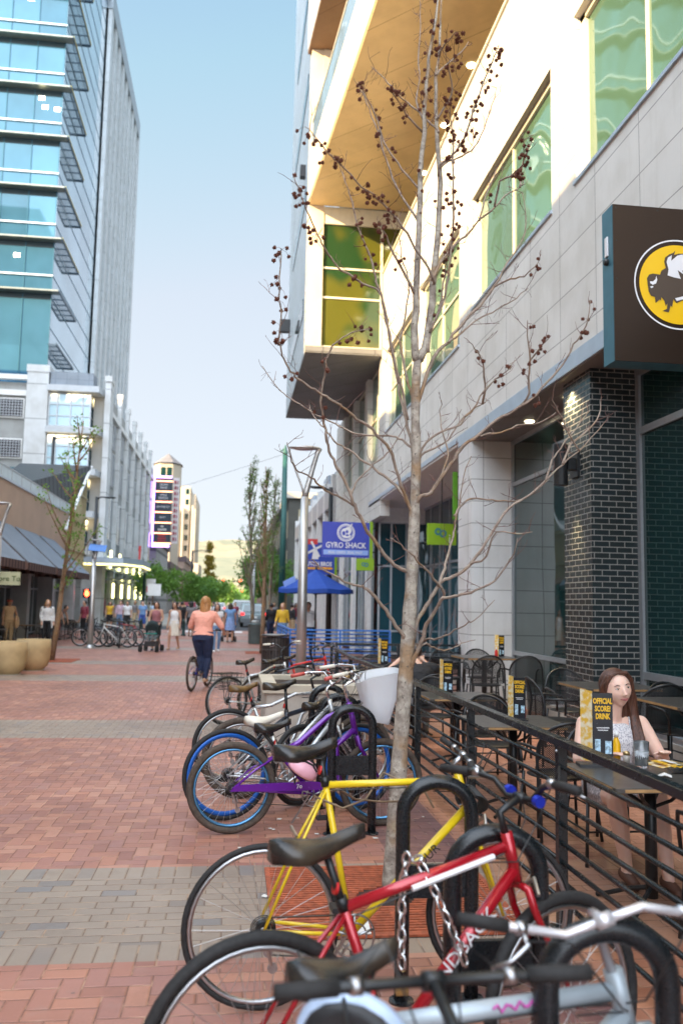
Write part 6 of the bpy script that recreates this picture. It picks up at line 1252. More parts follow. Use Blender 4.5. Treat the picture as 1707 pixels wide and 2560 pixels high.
# ================================================================ STREET LAMPS
lamp_m = mat('satin_lamp_steel', (.44, .43, .42), .36, .75, .06, 3)
def street_lamp(lb, x, y, H, s_, rp, solar=False, flip=1):
    t = thing('street_lamp', lb, 'street lamp', (x, y, 0), 0, 'forked street lamps'); f = flip
    MB().lathe([(rp*1.06, 0), (rp*.98, H*.4), (rp*.80, H)], (0, 0, 0), 20).build('pole', lamp_m, t, world=False, smooth=True)
    MB().lathe([(rp*2.0, 0), (rp*1.9, .03), (rp*1.2, .09), (rp*1.1, .12)], (0, 0, 0), 20).build('base', lamp_m, t, world=False, smooth=True)
    MB().tube([(0, 0, H-.02), (.03*s_*f, 0, H+.12*s_), (.15*s_*f, 0, H+.60*s_), (.26*s_*f, 0, H+1.0*s_), (.31*s_*f, 0, H+1.12*s_)], [rp*.72, rp*.62, rp*.5, rp*.46, rp*.62], 12).build('arm', lamp_m, t, world=False, smooth=True)
    MB().tube([(-.02*f, 0, H), (-.06*s_*f, 0, H+.2*s_), (-.25*s_*f, 0, H+.68*s_), (-.38*s_*f, 0, H+1.02*s_), (-.35*s_*f, 0, H+1.11*s_), (-.2*s_*f, 0, H+1.14*s_)], rp*.2, 8).build('thin_arm', lamp_m, t, world=False, smooth=True)
    MB().ball((-.03*s_*f, 0, H+1.12*s_), .38*s_, .17*s_, .045*s_, 24, 8).build('lamp_head', lamp_m, t, world=False, smooth=True)
    MB().ball((-.05*s_*f, 0, H+1.085*s_), .22*s_, .11*s_, .025*s_, 20, 6).build('lens', mat('lamp_lens', (.42, .34, .33), .3, 0, 0), t, world=False, smooth=True)
    if solar: MB().obox((.12, -.12, H+.40), .62, .025, .30, Matrix.Rotation(R(-35), 3, 'X') @ Matrix.Rotation(R(6), 3, 'Y')).build('blue_panel', mat('blue_panel', (.03, .12, .35), .25, .2, .1, 4), t, world=False)
    return t
street_lamp('large forked steel street lamp in the middle of the picture', 1.55, 19.2, 4.12, 1.0, .112)
street_lamp('forked street lamp with a blue panel beside the parked bicycle cluster', -5.02, 32.1, 3.2, .62, .10, True)
street_lamp('forked street lamp cut by the left picture edge behind the planters', -5.75, 22.0, 3.25, .72, .085, False, 1)
street_lamp('distant forked street lamp between the slim budding trees', 1.15, 48.5, 4.12, 1.0, .11)
# ================================================================ BINS, PLANTERS, BOLLARDS
t = thing('litter_bin', 'dark brown slatted litter bin left of the large lamp post', 'litter bin', (1.06, 20.75, 0))
MB().lathe([(.29, .04), (.30, .06), (.30, .90), (.28, .90), (.27, .06)], t.location, 24).build('liner', mat('bin_inner', (.015, .012, .012), .7, 0, 0), t)
sl3 = mat('bin_brown_slats', (.055, .042, .038), .45, .2, .1, 8)
for k in range(28):
    a = 2*math.pi*k/28; MB().obox(Vector((1.06, 20.75, .47))+Vector((math.cos(a)*.325, math.sin(a)*.325, 0)), .012, .042, .86, Matrix.Rotation(a, 3, 'Z')).build('slat', sl3, t)
MB().torus((1.06, 20.75, .95), .32, .025, (0, 0, 1), 32, 8).torus((1.06, 20.75, .06), .32, .02, (0, 0, 1), 32, 8).torus((1.06, 20.75, .62), .327, .012, (0, 0, 1), 32, 6).build('ring', sl3, t, smooth=True)
MB().lathe([(.32, .965), (.2, .985), (.13, .98)], t.location, 24).build('lid', mat('bin_lid', (.30, .29, .27), .4, .3, .1, 6), t, smooth=True)
t = thing('litter_bin', 'smaller grey green litter bin further up behind the slatted one', 'litter bin', (1.0, 36.9, 0))
MB().lathe([(.26, 0), (.28, .05), (.29, .8), (.31, .82), (.3, .86), (.2, .87)], t.location, 20).build('body', mat('bin_grey_green', (.10, .14, .14), .5, .3, .1, 6), t, smooth=True); MB().lathe([(.2, .87), (.16, .98), (.02, 1.0)], t.location, 20).build('lid', MATS['bin_lid'], t, smooth=True)
pl_m = mat('sand_coloured_concrete', (.42, .30, .155), .8, 0, .12, 3, .25)
for x, y, r_, h, lb in ((-4.98, 20.5, .40, .74, 'round sand coloured planter at the left edge, in front'), (-4.72, 21.75, .40, .74, 'round sand coloured planter standing just behind the front one')):
    t = thing('round_planter', lb, 'planter', (x, y, 0), 0, 'round sand coloured planters')
    MB().lathe([(r_*.52, 0), (r_*.60, .02), (r_*.86, .12), (r_*.97, .28), (r_, .5), (r_, h), (r_*.88, h), (r_*.86, h-.12)], t.location, 36).build('bowl', pl_m, t, smooth=True)
    MB().lathe([(r_*.86, h-.12), (.001, h-.1)], t.location, 24).build('soil', mat('pit_soil', (.035, .02, .014), .95), t)
    MB().lathe([(r_*.72, -.0), (r_*.72, .012)], t.location, 24).build('plinth', concrete, t)
t = thing('concrete_planter', 'low rectangular grey concrete planter behind the row of bicycles', 'planter', (1.1, 11.3, 0))
MB().box(.44, 10.6, 0, 1.62, 12.2, .62).build('body', concrete, t, bevel=.02); MB().box(.40, 10.56, .625, 1.66, 10.74, .72).box(.40, 12.06, .625, 1.66, 12.24, .72).box(.40, 10.741, .625, .58, 12.059, .72).box(1.48, 10.741, .625, 1.66, 12.059, .72).build('rim', mat('planter_rim', (.48, .43, .34), .75, 0, .1, 5, .2), t); MB().box(.58, 10.74, .6, 1.48, 12.06, .66).build('soil', MATS['pit_soil'], t)
for x, y, lb in ((-4.5, 44.3, 'dark green bollard left of the pushchair'), (-2.4, 44.6, 'dark green bollard between the pushchair and the rider'), (-6.8, 44.2, 'dark green bollard near the left lamp post')):
    t = thing('bollard', lb, 'bollard', (x, y, 0), 0, 'dark green bollards'); bm_ = mat('bottle_green_iron', (.012, .04, .04), .4, .2, .1, 8)
    MB().lathe([(.12, 0), (.12, .06), (.085, .1), (.08, .70), (.095, .72), (.08, .76), (.05, .84), (.01, .87)], t.location, 14).build('shaft', bm_, t, smooth=True); MB().torus((x, y, .55), .085, .012, (0, 0, 1), 16, 6).build('collar', bm_, t, smooth=True)
# ================================================================ UMBRELLA
def umbrella(x, y, rw, z0, z1, lb):
    t = thing('patio_umbrella', lb, 'umbrella', (x, y, 0)); um = mat('blue_umbrella_cloth', (.012, .06, .33), .7, 0, .08, 3); n = 8; vs = [(x, y, z1)]
    for j in (1, 2, 3, 4):
        for k in range(n*2):
            a = 2*math.pi*k/(n*2)+.2; f = j/4; sag = (.03 if k % 2 else 0)*f; vs.append((x+rw*f*math.cos(a)*(1-sag*.8), y+rw*f*math.sin(a)*(1-sag*.8), z1-(z1-z0)*(f**.85)-sag))
    m_ = n*2; fs = [(0, 1+k, 1+(k+1) % m_) for k in range(m_)]+[(1+(j-1)*m_+k, 1+j*m_+k, 1+j*m_+(k+1) % m_, 1+(j-1)*m_+(k+1) % m_) for j in (1, 2, 3) for k in range(m_)]
    MB().add(vs, fs).build('canopy', um, t); b = MB(); ring = [vs[1+3*m_+k] for k in range(m_)]
    b.add([p for p in ring]+[(p[0], p[1], p[2]-.13) for p in ring], [(k, (k+1) % m_, m_+(k+1) % m_, m_+k) for k in range(m_)]).build('valance', um, t)
    MB().tube([(x, y, .05), (x, y, z1-.02)], .03, 10).build('pole', black_metal, t, smooth=True); MB().lathe([(.3, 0), (.3, .05), (.05, .09)], t.location, 16).build('base', black_metal, t)
    for k in range(n): a = 2*math.pi*k/n+.2; MB().tube([(x, y, z0-.2), (x+rw*.55*math.cos(a), y+rw*.55*math.sin(a), z0+.16)], .012, 5).build('rib', black_metal, t)
    MB().lathe([(.05, 0), (.03, .08), (.005, .12)], (x, y, z1-.02), 10).build('finial', black_metal, t)
    MB().tube([(x-rw*.86, y-rw*.36, z0+.10), (x-rw*.55, y-rw*.22, z0+.30)], .10, 4, sq=.05).build('white_logo_patch', mat('pale_blue_sign', (.28, .42, .80), .4), t)
umbrella(2.62, 27.2, 1.22, 2.20, 2.83, 'large blue patio umbrella behind the main lamp post')
# ================================================================ POLES AND SIGNALS
t = thing('utility_pole', 'tall dark green steel pole rising behind the slim trees', 'pole', (3.45, 61, 0)); gp = mat('pole_green', (.02, .085, .075), .5, .2, .1, 2)
MB().lathe([(.24, 0), (.17, 12.5)], t.location, 16).build('shaft', gp, t, smooth=True); MB().lathe([(.2, 12.5), (.04, 13.1)], t.location, 10).build('cap', gp, t); MB().tube([(3.1, 61, 12.6), (3.45, 61, 12.9)], .06, 6).build('bracket', gp, t)
MB().tube([(3.3, 61, 12.4), (-4, 75, 11.9), (-11, 90, 12.2)], .012, 4).build('wire', cable_m, t)
def cobra(x, y, h, ln, lb):
    t = thing('street_light', lb, 'street light', (x, y, 0), 0, 'black cobra-head street lights'); MB().tube([(x, y, 0), (x, y, h)], [.13, .09], 8).build('pole', black_metal, t, smooth=True)
    MB().tube([(x, y, h-.15), (x+ln*.5, y, h), (x+ln, y, h)], .05, 6).build('arm', black_metal, t); MB().ball((x+ln+.3, y, h-.02), .38, .14, .07, 12, 6).build('lamp_head', black_metal, t, smooth=True)
cobra(-11.1, 53.3, 11.6, 1.6, 'black street light rising behind the cafe roof'); cobra(-8.4, 53.5, 8.0, .5, 'thin dark street light before the corner podium'); cobra(-5.2, 112, 8.4, 1.6, 'black street light left of the stepped tower'); cobra(4.2, 37.6, 6.9, -.9, 'black street light standing by the low garage'); cobra(-7.6, 160, 11, 2.2, 'far black street light near the signals')
t = thing('pedestrian_signal', 'black pedestrian signal box glowing with a red hand', 'signal', (-8.3, 51.8, 0)); MB().tube([(-8.3, 51.8, 0), (-8.3, 51.8, 2.4)], .05, 8).build('pole', black_metal, t); MB().box(-8.6, 51.4, 1.85, -8.1, 51.7, 2.35).build('housing', black_metal, t)
rd = mat('red_signal_glow', (1, .05, .02), .4, 0, 0, emit=(1, .06, .02), estr=3); MB().ball((-8.36, 51.4, 2.08), .14, .03, .17, 12, 6).build('hand_symbol', rd, t, smooth=True)
MB().tube([(-8.44, 51.36, 2.15), (-8.45, 51.36, 2.28)], .022, 5).tube([(-8.38, 51.36, 2.18), (-8.38, 51.36, 2.32)], .022, 5).tube([(-8.32, 51.36, 2.18), (-8.31, 51.36, 2.31)], .022, 5).build('fingers', rd, t)
for Yt, zt, x0, x1, xs, lb in ((175, 6.0, -7.2, 2.0, (-2.0, 1.5), 'traffic signal mast arm with two red lights across the street'), (330, 6.2, -7, 5, (-.5, 3.6, .9), 'farther traffic signal mast arm with red and amber lights')):
    t = thing('traffic_signal', lb, 'traffic signal', (x0, Yt, 0)); MB().tube([(x0, Yt, 0), (x0, Yt, zt+.4)], .14, 8).build('pole', black_metal, t); MB().tube([(x0, Yt, zt+.2), (x1, Yt, zt)], .09, 6).build('mast_arm', black_metal, t)
    for k, x in enumerate(xs):
        o = MB().box(x-.22, Yt-.3, zt-.75, x+.22, Yt-.1, zt+.45).build('signal_head', black_metal, t); MB().ball((x, Yt-.32, zt+.2), .24, .05, .24, 10, 6).build('red_lens', rd if k < 2 else mat('amber_glow', (1, .5, .05), .4, 0, 0, emit=(1, .5, .05), estr=3), o)
    if Yt < 200: MB().box(-6.6, Yt-.1, zt-.05, -4.4, Yt, zt+.45).build('street_name_sign', mat('street_sign_green', (.01, .25, .17), .5, 0, 0), t); MB().box(-1.4+1.5-3.2, Yt-.1, zt-.1, -3.2, Yt, zt+.3).build('name_plate', lblue, t)
t = thing('banner_pole', 'black lamp column carrying a red and white street banner', 'street light', (-6.6, 66, 0)); MB().tube([(-6.6, 66, 0), (-6.6, 66, 3.9)], .09, 8).build('pole', bm_, t); MB().ball((-6.6, 66, 4.15), .22, .22, .3, 12, 8).build('globe', white_paint, t, smooth=True); MB().box(-6.45, 66, 2.2, -5.75, 66.04, 3.4).build('banner', mat('pale_banner', (.62, .62, .64), .6, 0, .1, 3), t); MB().box(-6.4, 65.98, 2.4, -5.8, 65.995, 2.85).build('banner_stripe', MATS['sign_red'], t)
t = thing('street_notice', 'white notice board on a post near the left shops', 'sign', (-5.3, 60, 0)); MB().tube([(-5.3, 60, 0), (-5.3, 60, 3)], .04, 6).build('post', steel, t); MB().box(-5.75, 59.95, 2.1, -4.85, 59.99, 2.9).build('board', white_paint, t)
# ================================================================ VEHICLES
def car(lb, x, y, rz, paint, L=4.6, W=1.85, H=1.72, name='parked_car', group='vehicles up the street'):
    t = thing(name, lb, 'car', (x, y, 0), rz, group); h = W/2
    prof = [(-L/2, .35), (-L/2, .95), (-L/2+.25, 1.05), (-L/2+.5, H-.05), (-L/2+.8, H), (.4, H), (1.15, 1.1), (L/2-.15, .95), (L/2, .6), (L/2, .35)]
    b = MB(); n = len(prof); vs = []
    for s_, k in ((-h, 1), (h, 1)):
        for yy, zz in prof: vs.append((s_*(1-.12*max(0, zz-1.0)/.7), yy, zz))
    b.add(vs, [tuple(range(n)), tuple(range(n, 2*n))[::-1]]+[(i, n+i, n+(i+1) % n, (i+1) % n) for i in range(n)]).build('body', paint, t, world=False, bevel=.06)
    gl = glass_mat('car_glass', (.02, .05, .06), .05, .2, .0)
    MB().add([(-h*.80, -L/2+.24, 1.12), (h*.80, -L/2+.24, 1.12), (h*.74, -L/2+.46, H-.14), (-h*.74, -L/2+.46, H-.14)], [(0, 1, 2, 3)]).build('rear_window', gl, t, world=False)
    for s_ in (-1, 1): MB().add([(s_*(h*.985), -L/2+.6, 1.08), (s_*(h*.985), .95, 1.08), (s_*h*.93, .4, H-.14), (s_*h*.93, -L/2+.85, H-.14)], [(0, 1, 2, 3)]).build('side_window', gl, t, world=False)
    for s_ in (-1, 1):
        MB().box(s_*h*.98, -L/2-.01, .85, s_*h*.72, -L/2+.02, 1.05).build('tail_light', mat('tail_red', (.6, .01, .01), .3, 0, 0, emit=(1, .02, .02), estr=.6), t, world=False)
        for yy in (-L/2+.85, L/2-.85):
            o = MB().torus((s_*(h-.1), yy, .34), .24, .1, (1, 0, 0), 24, 8, rz=.12).build('wheel', rubber, t, world=False, smooth=True); MB().lathe([(.2, -.05), (.2, .05), (.05, .07)], (s_*(h-.06), yy, .34), 16, (s_, 0, 0)).build('rim', steel, o, world=False)
    MB().box(-h*.95, -L/2-.05, .35, h*.95, -L/2+.0, .62).build('bumper', mat('car_bumper', (.12, .13, .14), .5), t, world=False); MB().box(-.26, -L/2-.06, .66, .26, -L/2-.012, .78).build('number_plate', white_paint, t, world=False); return t
car('silver green estate car stopped at the near junction', 1.55, 64.3, 0, mat('silver_green_car', (.22, .27, .28), .3, .5, .05, 4))
car('white van like car beyond the silver green one', .9, 84, 0, mat('white_car', (.7, .7, .7), .3, 0, 0), H=2.0); car('dark red car parked on the left before the marquee', -4.6, 92, R(180), mat('dark_red_car', (.2, .01, .02), .3, .2, 0)); car('white car far up the street', -1.9, 130, 0, MATS['white_car']); car('dark car far up the street on the right', 2.2, 118, 0, mat('dark_car', (.03, .035, .04), .3, .2, 0)); car('grey car waiting under the far signals', .4, 160, 0, MATS['silver_green_car'])
# cafe seating on the left
k = 0
for x, y, cs in ((-7.5, 28.5, ((-.0, .62, 180), (0, -.62, 0))), (-7.6, 33.6, ((.62, 0, 90), (-.6, 0, -90))), (-7.4, 36.5, ((0, .62, 180), (.1, -.62, 0))), (-6.9, 39.3, ((.6, .1, 90), (0, -.65, 10))), (-7.6, 42, ((0, -.62, 0), (.62, 0, 90)))):
    o = copy_tree(tab0); o.location = (x, y, 0); o.scale = (1, 1, 1); tag(o, ['cafe table at the left picture edge', 'cafe table behind the woman in the white cardigan', 'cafe table behind the thin tree trunk', 'cafe table left of the blue panel lamp', 'cafe table at the far end of the awnings'][k], None, 'cafe tables under the awnings'); k += 1
    for j, (dx, dy, a) in enumerate(cs): o = copy_tree(ch0); o.location = (x+dx, y+dy, 0); o.scale = (1, 1, 1); o.rotation_euler = (0, 0, R(a)); tag(o, ('near' if dy < 0 or a == -90 else 'far')+' black chair at the '+['left edge', 'second', 'third', 'fourth', 'last'][k-1]+' cafe table under the awnings', None, 'cafe chairs under the awnings')
# ================================================================ PEOPLE
def skinm(name, c):
    s = N(name); f = s.noise(5, 4, s.obj()); s.fin(s.mix(f, tuple(x*.9 for x in c), tuple(min(1, x*1.1) for x in c)), .5, 0, Subsurface_Weight=.15, Subsurface_Radius=(.02, .008, .004)); return s.m
skin_a = skinm('fair_skin', (.62, .38, .28)); skin_w = skinm('pale_fair_skin', (.80, .52, .41)); skin_b = skinm('tanned_skin', (.46, .26, .17)); skin_c = skinm('brown_skin', (.28, .15, .09))
def hairm(name, c):
    s = N(name); sep = s.n('ShaderNodeSeparateXYZ'); s.t.links.new(s.obj(), sep.inputs[0]); cb_ = s.n('ShaderNodeCombineXYZ')
    s.put(cb_.inputs[0], s.math('MULTIPLY', sep.outputs[0], 90)); s.put(cb_.inputs[1], s.math('MULTIPLY', sep.outputs[1], 90)); s.put(cb_.inputs[2], s.math('MULTIPLY', sep.outputs[2], 5))
    f = s.noise(1.6, 4, cb_.outputs[0], .6); s.fin(s.mix(s.ramp(f, .35, .65), tuple(x*.5 for x in c), tuple(min(1, x*1.35) for x in c)), .42, 0); s.bump(f, .6, .006); return s.m
h_brown = hairm('chestnut_hair', (.085, .032, .018)); h_blond = hairm('strawberry_blond_hair', (.42, .20, .07)); h_black = hairm('black_hair', (.014, .011, .01)); h_dk = hairm('dark_brown_hair', (.04, .022, .014))
def loft(b, secs, seg=16):
    "secs: (centre, half width vector, half depth vector)"
    vs = []
    for c, u, v in secs:
        c, u, v = Vector(c), Vector(u), Vector(v)
        for k in range(seg):
            a = 2*math.pi*k/seg; vs.append(c+u*math.cos(a)+v*math.sin(a))
    n = len(secs); return b.add(vs, [(i*seg+k, i*seg+(k+1) % seg, (i+1)*seg+(k+1) % seg, (i+1)*seg+k) for i in range(n-1) for k in range(seg)]+[tuple(range(seg))[::-1], tuple((n-1)*seg+k for k in range(seg))])
def fuse(mb, name, m, parent, vox=.011, it=5, fac=.5):
    "one continuous smooth surface out of overlapping tapered pieces"
    o = mb.build(name, m, parent, world=False); md = o.modifiers.new('r', 'REMESH'); md.mode = 'VOXEL'; md.voxel_size = vox; md.use_smooth_shade = True
    sm = o.modifiers.new('s', 'SMOOTH'); sm.iterations = it; sm.factor = fac
    dg = bpy.context.evaluated_depsgraph_get(); me = bpy.data.meshes.new_from_object(o.evaluated_get(dg)); old = o.data; o.modifiers.clear(); o.data = me; bpy.data.meshes.remove(old)
    me.polygons.foreach_set('use_smooth', [True]*len(me.polygons)); return o
V = Vector
def limb(b, pts, rs, seg=10):
    P = [V(p) for p in pts]; out, rr = [], []
    for i in range(len(P)-1):
        for j in range(4): t = j/4; out.append(P[i].lerp(P[i+1], t)); rr.append(rs[i]*(1-t)+rs[i+1]*t)
    out.append(P[-1]); rr.append(rs[-1]); b.tube(out, rr, seg); b.ball(P[0], rs[0]*.98, seg=10, rings=6)
    for i in range(1, len(P)): b.ball(P[i], rs[i]*.99, seg=10, rings=6)
def hand(b, w_, d, up_, s_, curl=.4, sc=1):
    "palm and five separate fingers; w_ wrist, d pointing direction, up_ back of the hand, s_ thumb side"
    w_, d, up_ = V(w_), V(d).normalized(), V(up_).normalized(); sd = d.cross(up_).normalized()*s_; up_ = sd.cross(d)*s_*(1 if True else 1); up_ = (up_-d*up_.dot(d)).normalized()
    loft(b, [(w_, sd*.024*sc, up_*.017*sc), (w_+d*.04*sc, sd*.036*sc, up_*.015*sc), (w_+d*.088*sc, sd*.040*sc, up_*.012*sc)], 10)
    for k, (o_, ln) in enumerate(((.030, .068), (.011, .078), (-.010, .072), (-.030, .056))):
        p = w_+d*.085*sc+sd*o_*sc; q = d.copy(); P = [p]
        for j, f in enumerate((.45, .32, .25)): q = (q-up_*curl*(.5+.35*j)).normalized(); P.append(P[-1]+q*ln*f*sc)
        b.tube(P, [.0098*sc, .0092*sc, .0085*sc, .007*sc], 7)
    p = w_+d*.025*sc+sd*.028*sc; q = (d*.7+sd*.8-up_*.2).normalized(); b.tube([p, p+q*.032*sc, p+q*.032*sc+(q+d*.5-up_*.3).normalized()*.032*sc], [.0125*sc, .011*sc, .008*sc], 7)
def headshape(b, hc, sc, turn, tilt=None, wide=1.0):
    H = Matrix.Translation(hc) @ Matrix.Rotation(turn, 4, 'Z') @ (tilt or Matrix.Identity(4)) @ Matrix.Diagonal((wide, 1, 1, 1)) @ Matrix.Scale(sc, 4); sc = 1; vs = []; seg, rings = 24, 18
    for i in range(rings+1):
        th = math.pi*i/rings; z = math.cos(th)
        for k in range(seg):
            a = 2*math.pi*k/seg; x, y = math.sin(th)*math.cos(a), math.sin(th)*math.sin(a)
            X, Y, Z = x*.076, y*.094, z*.118
            if z < 0: X *= 1+.36*z*abs(z)-.10*z*z; Y *= (1+.10*z) if y > 0 else (1+.42*z)
            if y > 0:
                fz = math.exp(-((z+.12)/.25)**2)*math.exp(-(x/.16)**2); Y += .007*fz
                Y += .009*math.exp(-((z+.88)/.16)**2)*math.exp(-(x/.25)**2)*1
                Y -= .005*math.exp(-((z-.08)/.12)**2)*math.exp(-((abs(x)-.42)/.2)**2); Y += .003*math.exp(-((z-.30)/.1)**2)
                X += math.copysign(.004, x)*math.exp(-((z+.25)/.2)**2) if abs(x) > .4 else 0
            vs.append(H @ V((X*sc, Y*sc, Z*sc)))
    b.add(vs, [(i*seg+k, (i+1)*seg+k, (i+1)*seg+(k+1) % seg, i*seg+(k+1) % seg) for i in range(rings) for k in range(seg)])
    n = H @ V((0, .1*sc, -.002*sc)); b.tube([H @ V((0, .088*sc, .022*sc)), H @ V((0, .101*sc, -.014*sc)), H @ V((0, .109*sc, -.032*sc)), H @ V((0, .092*sc, -.044*sc))], [.007*sc, .009*sc, .0125*sc, .010*sc], 8)
    for s_ in (-1, 1): b.ball(H @ V((s_*.077*sc, -.004*sc, -.012*sc)), .011*sc, .016*sc, .029*sc, 8, 6); b.ball(H @ V((s_*.010*sc, .099*sc, -.040*sc)), .008*sc, .009*sc, .007*sc, 8, 6)
    return H
STAND = dict(pel=(0, 0, .93), ch=(0, 0, 1.22), nk=(0, -.01, 1.43), hd=(0, .02, 1.575), sR=(.175, 0, 1.385), sL=(-.175, 0, 1.385), eR=(.22, -.01, 1.12), eL=(-.22, -.01, 1.12), wR=(.235, .06, .88), wL=(-.235, .06, .88), hR=(.09, 0, .90), hL=(-.09, 0, .90), kR=(.10, .03, .49), kL=(-.10, .03, .49), aR=(.10, 0, .07), aL=(-.10, 0, .07))
def person(label, loc, face, pose=None, skin=skin_a, hair=h_dk, top=None, bottom=None, shoes=None, sleeve=.45, leg=1.0, hairlen=.12, girth=1.0, dress=None, turn=0, tilt=None, sc=1.0, vox=.012, group=None, hc=.35, facef=True, cardigan=None, hb=None, elbow_r=1.0, hairdown=None, top_low=.0, hs=(1.0, 1.0)):
    J = dict(STAND); J.update(pose or {}); J = {k: V(v) for k, v in J.items()}
    t = thing('person', label, 'person', loc, face, group); t.scale = (sc, sc, sc); g_ = girth
    sdx = (J['sR']-J['sL']).normalized(); spine = (J['nk']-J['pel']).normalized(); fwd = spine.cross(sdx).normalized()*-1
    if fwd.dot(V((0, 1, 0))) < 0 and abs(fwd.y) > .2: fwd = -fwd
    px = (J['hR']-J['hL']).normalized()
    def torso(b, e=0, lo=0.0, neck=True):
        c = lambda f: J['pel'].lerp(J['ch'], f*1.0) if f <= 1 else J['ch'].lerp(J['nk'], f-1)
        L = [(-.28, .150, .108), (0, .168, .118), (.35, .146, .102), (.6, .132, .096), (1.0, .150, .112), (1.35, .158, .112), (1.68, .135, .088), (1.85, .075, .062)]
        S = []
        for f, rx, ry in L:
            if f < lo: continue
            cc = J['pel']+(J['ch']-J['pel'])*f if f < 0 else c(f); ax_ = px.lerp(sdx, max(0, min(1, f))).normalized(); S.append((cc, ax_*(rx*g_+e), fwd*(ry*g_+e)))
        loft(b, S, 18)
    b = MB(); torso(b)
    limb(b, [J['nk']-spine*.05, J['hd']-V((0, .015, .08))], [.058, .050])
    H = headshape(b, J['hd']+V((0, 0, .0)), hs[0], turn, tilt, hs[1])
    for s_ in 'RL':
        sh = J['s'+s_]; limb(b, [J['nk'].lerp(sh, .35)-spine*.03, sh-spine*.012, sh.lerp(J['e'+s_], .35), J['e'+s_]], [.055*g_, .054*g_, .047*g_, .038*g_*elbow_r]); limb(b, [J['e'+s_], J['e'+s_].lerp(J['w'+s_], .3), J['w'+s_]], [.038*g_, .038*g_, .025])
        d = (J['w'+s_]-J['e'+s_]).normalized(); upv = fwd if abs(d.z) > .6 else V((0, 0, 1)); hand(b, J['w'+s_], d+(V((0, 0, 0))), upv, 1 if s_ == 'L' else -1, hc)
        limb(b, [J['h'+s_], J['h'+s_].lerp(J['k'+s_], .3), J['k'+s_]], [.088*g_, .082*g_, .056*g_]); limb(b, [J['k'+s_], J['k'+s_].lerp(J['a'+s_], .32), J['a'+s_]], [.056*g_, .054*g_, .036])
        ft = J.get('t'+s_) or J['a'+s_]+V((0, .145, -.045)); limb(b, [J['a'+s_]-V((0, .02, .02)), ft], [.036, .026])
    bo = fuse(b, 'body', skin, t, vox)
    # garments
    if top:
        b = MB(); torso(b, .014, top_low)
        if sleeve > 0:
            for s_ in 'RL':
                sh, el, wr = J['s'+s_], J['e'+s_], J['w'+s_]; pts = [J['nk'].lerp(sh, .35)-spine*.03, sh-spine*.012]; rs = [.062*g_, .066*g_]
                if sleeve <= 1: pts.append(sh.lerp(el, sleeve)); rs.append((.062-.006*sleeve)*g_)
                else: pts += [el, el.lerp(wr, sleeve-1)]; rs += [.052*g_, .042]
                limb(b, pts, rs)
        fuse(b, 'top', top, t, vox)
    if cardigan:
        b = MB(); torso(b, .026, 0.0)
        for s_ in 'RL': limb(b, [J['s'+s_]-spine*.012, J['e'+s_], J['e'+s_].lerp(J['w'+s_], .8)], [.074*g_, .06*g_, .045])
        for s_ in (-1, 1): loft(b, [(J['pel']+V((s_*.14*g_, .0, .15)), V((.05, 0, 0)), V((0, .12, 0))), (J['pel']+V((s_*.17*g_, .0, -.28)), V((.035, 0, 0)), V((0, .13, 0)))], 10)
        fuse(b, 'cardigan', cardigan, t, vox)
    if bottom:
        b = MB(); loft(b, [(J['pel']-spine*.10, px*(.155*g_+.012), fwd*(.108*g_+.014)), (J['pel'], px*(.168*g_+.010), fwd*(.118*g_+.010)), (J['pel']+spine*.09, px*(.155*g_+.010), fwd*(.108*g_+.010))], 18)
        for s_ in 'RL':
            h_, k_, a_ = J['h'+s_], J['k'+s_], J['a'+s_]
            if leg <= .5: e_ = h_.lerp(k_, leg*2); limb(b, [h_, h_.lerp(e_, .4), e_], [.100*g_, .096*g_, .088*g_])
            else: limb(b, [h_, h_.lerp(k_, .35), k_], [.100*g_, .092*g_, .066*g_]); limb(b, [k_, k_.lerp(a_, .35), k_.lerp(a_, (leg-.5)*2)], [.066*g_, .062*g_, .046])
        fuse(b, 'trousers' if leg > .5 else 'shorts', bottom, t, vox)
    if dress:
        b = MB(); loft(b, [(J['pel']+V((0, 0, .12)), V((.15*g_, 0, 0)), V((0, .12*g_, 0))), (J['pel']+V((0, 0, -.1)), V((.19*g_, 0, 0)), V((0, .14*g_, 0))), (J['pel']+V((0, .01, -.42)), V((.22*g_, 0, 0)), V((0, .17*g_, 0)))], 20); fuse(b, 'skirt', dress, t, vox)
    b = MB(); sh_ = shoes or black_plastic
    for s_ in 'RL': a_ = J['a'+s_]; ft = J.get('t'+s_) or a_+V((0, .15, -.045)); limb(b, [a_-V((0, .035, .03)), ft], [.043, .032])
    fuse(b, 'shoes', sh_, t, vox, 3)
    # hair
    b = MB(); hm = lambda x, y, z: H @ V((x, y, z))
    b.ball((0, 0, 0), 1, seg=20, rings=14); b.v = [tuple(H @ V((v[0]*.088, v[1]*(.100 if v[1] < 0 else .086)-.016, max(v[2], -.55)*.112+.024))) for v in b.v]
    if hairlen > .1:
        L = hairlen; dn = V((0, 0, -1)) if hairdown is None else V(hairdown)
        loft(b, [(hm(0, -.03, .06), V((.083, 0, 0)), V((0, .065, 0))), (hm(0, -.055, -.03), V((.092, 0, 0)), V((0, .05, 0))), (hm(0, -.066, -.03)+dn*(L*.6), V((.105, 0, 0)), V((0, .042, 0))), (hm(0, -.06, -.03)+dn*L, V((.085, 0, 0)), V((0, .025, 0)))], 14)
        for s_ in (-1, 1): b.tube([hm(s_*.05, .04, .09), hm(s_*.083, .01, .02), hm(s_*.088, -.012, -.06), hm(s_*.088, -.03, -.06)+dn*L*.5], [.022, .026, .026, .02], 8)
    fuse(b, 'hair', hair, t, .009, 2)
    if hb: hb(t, H, J)
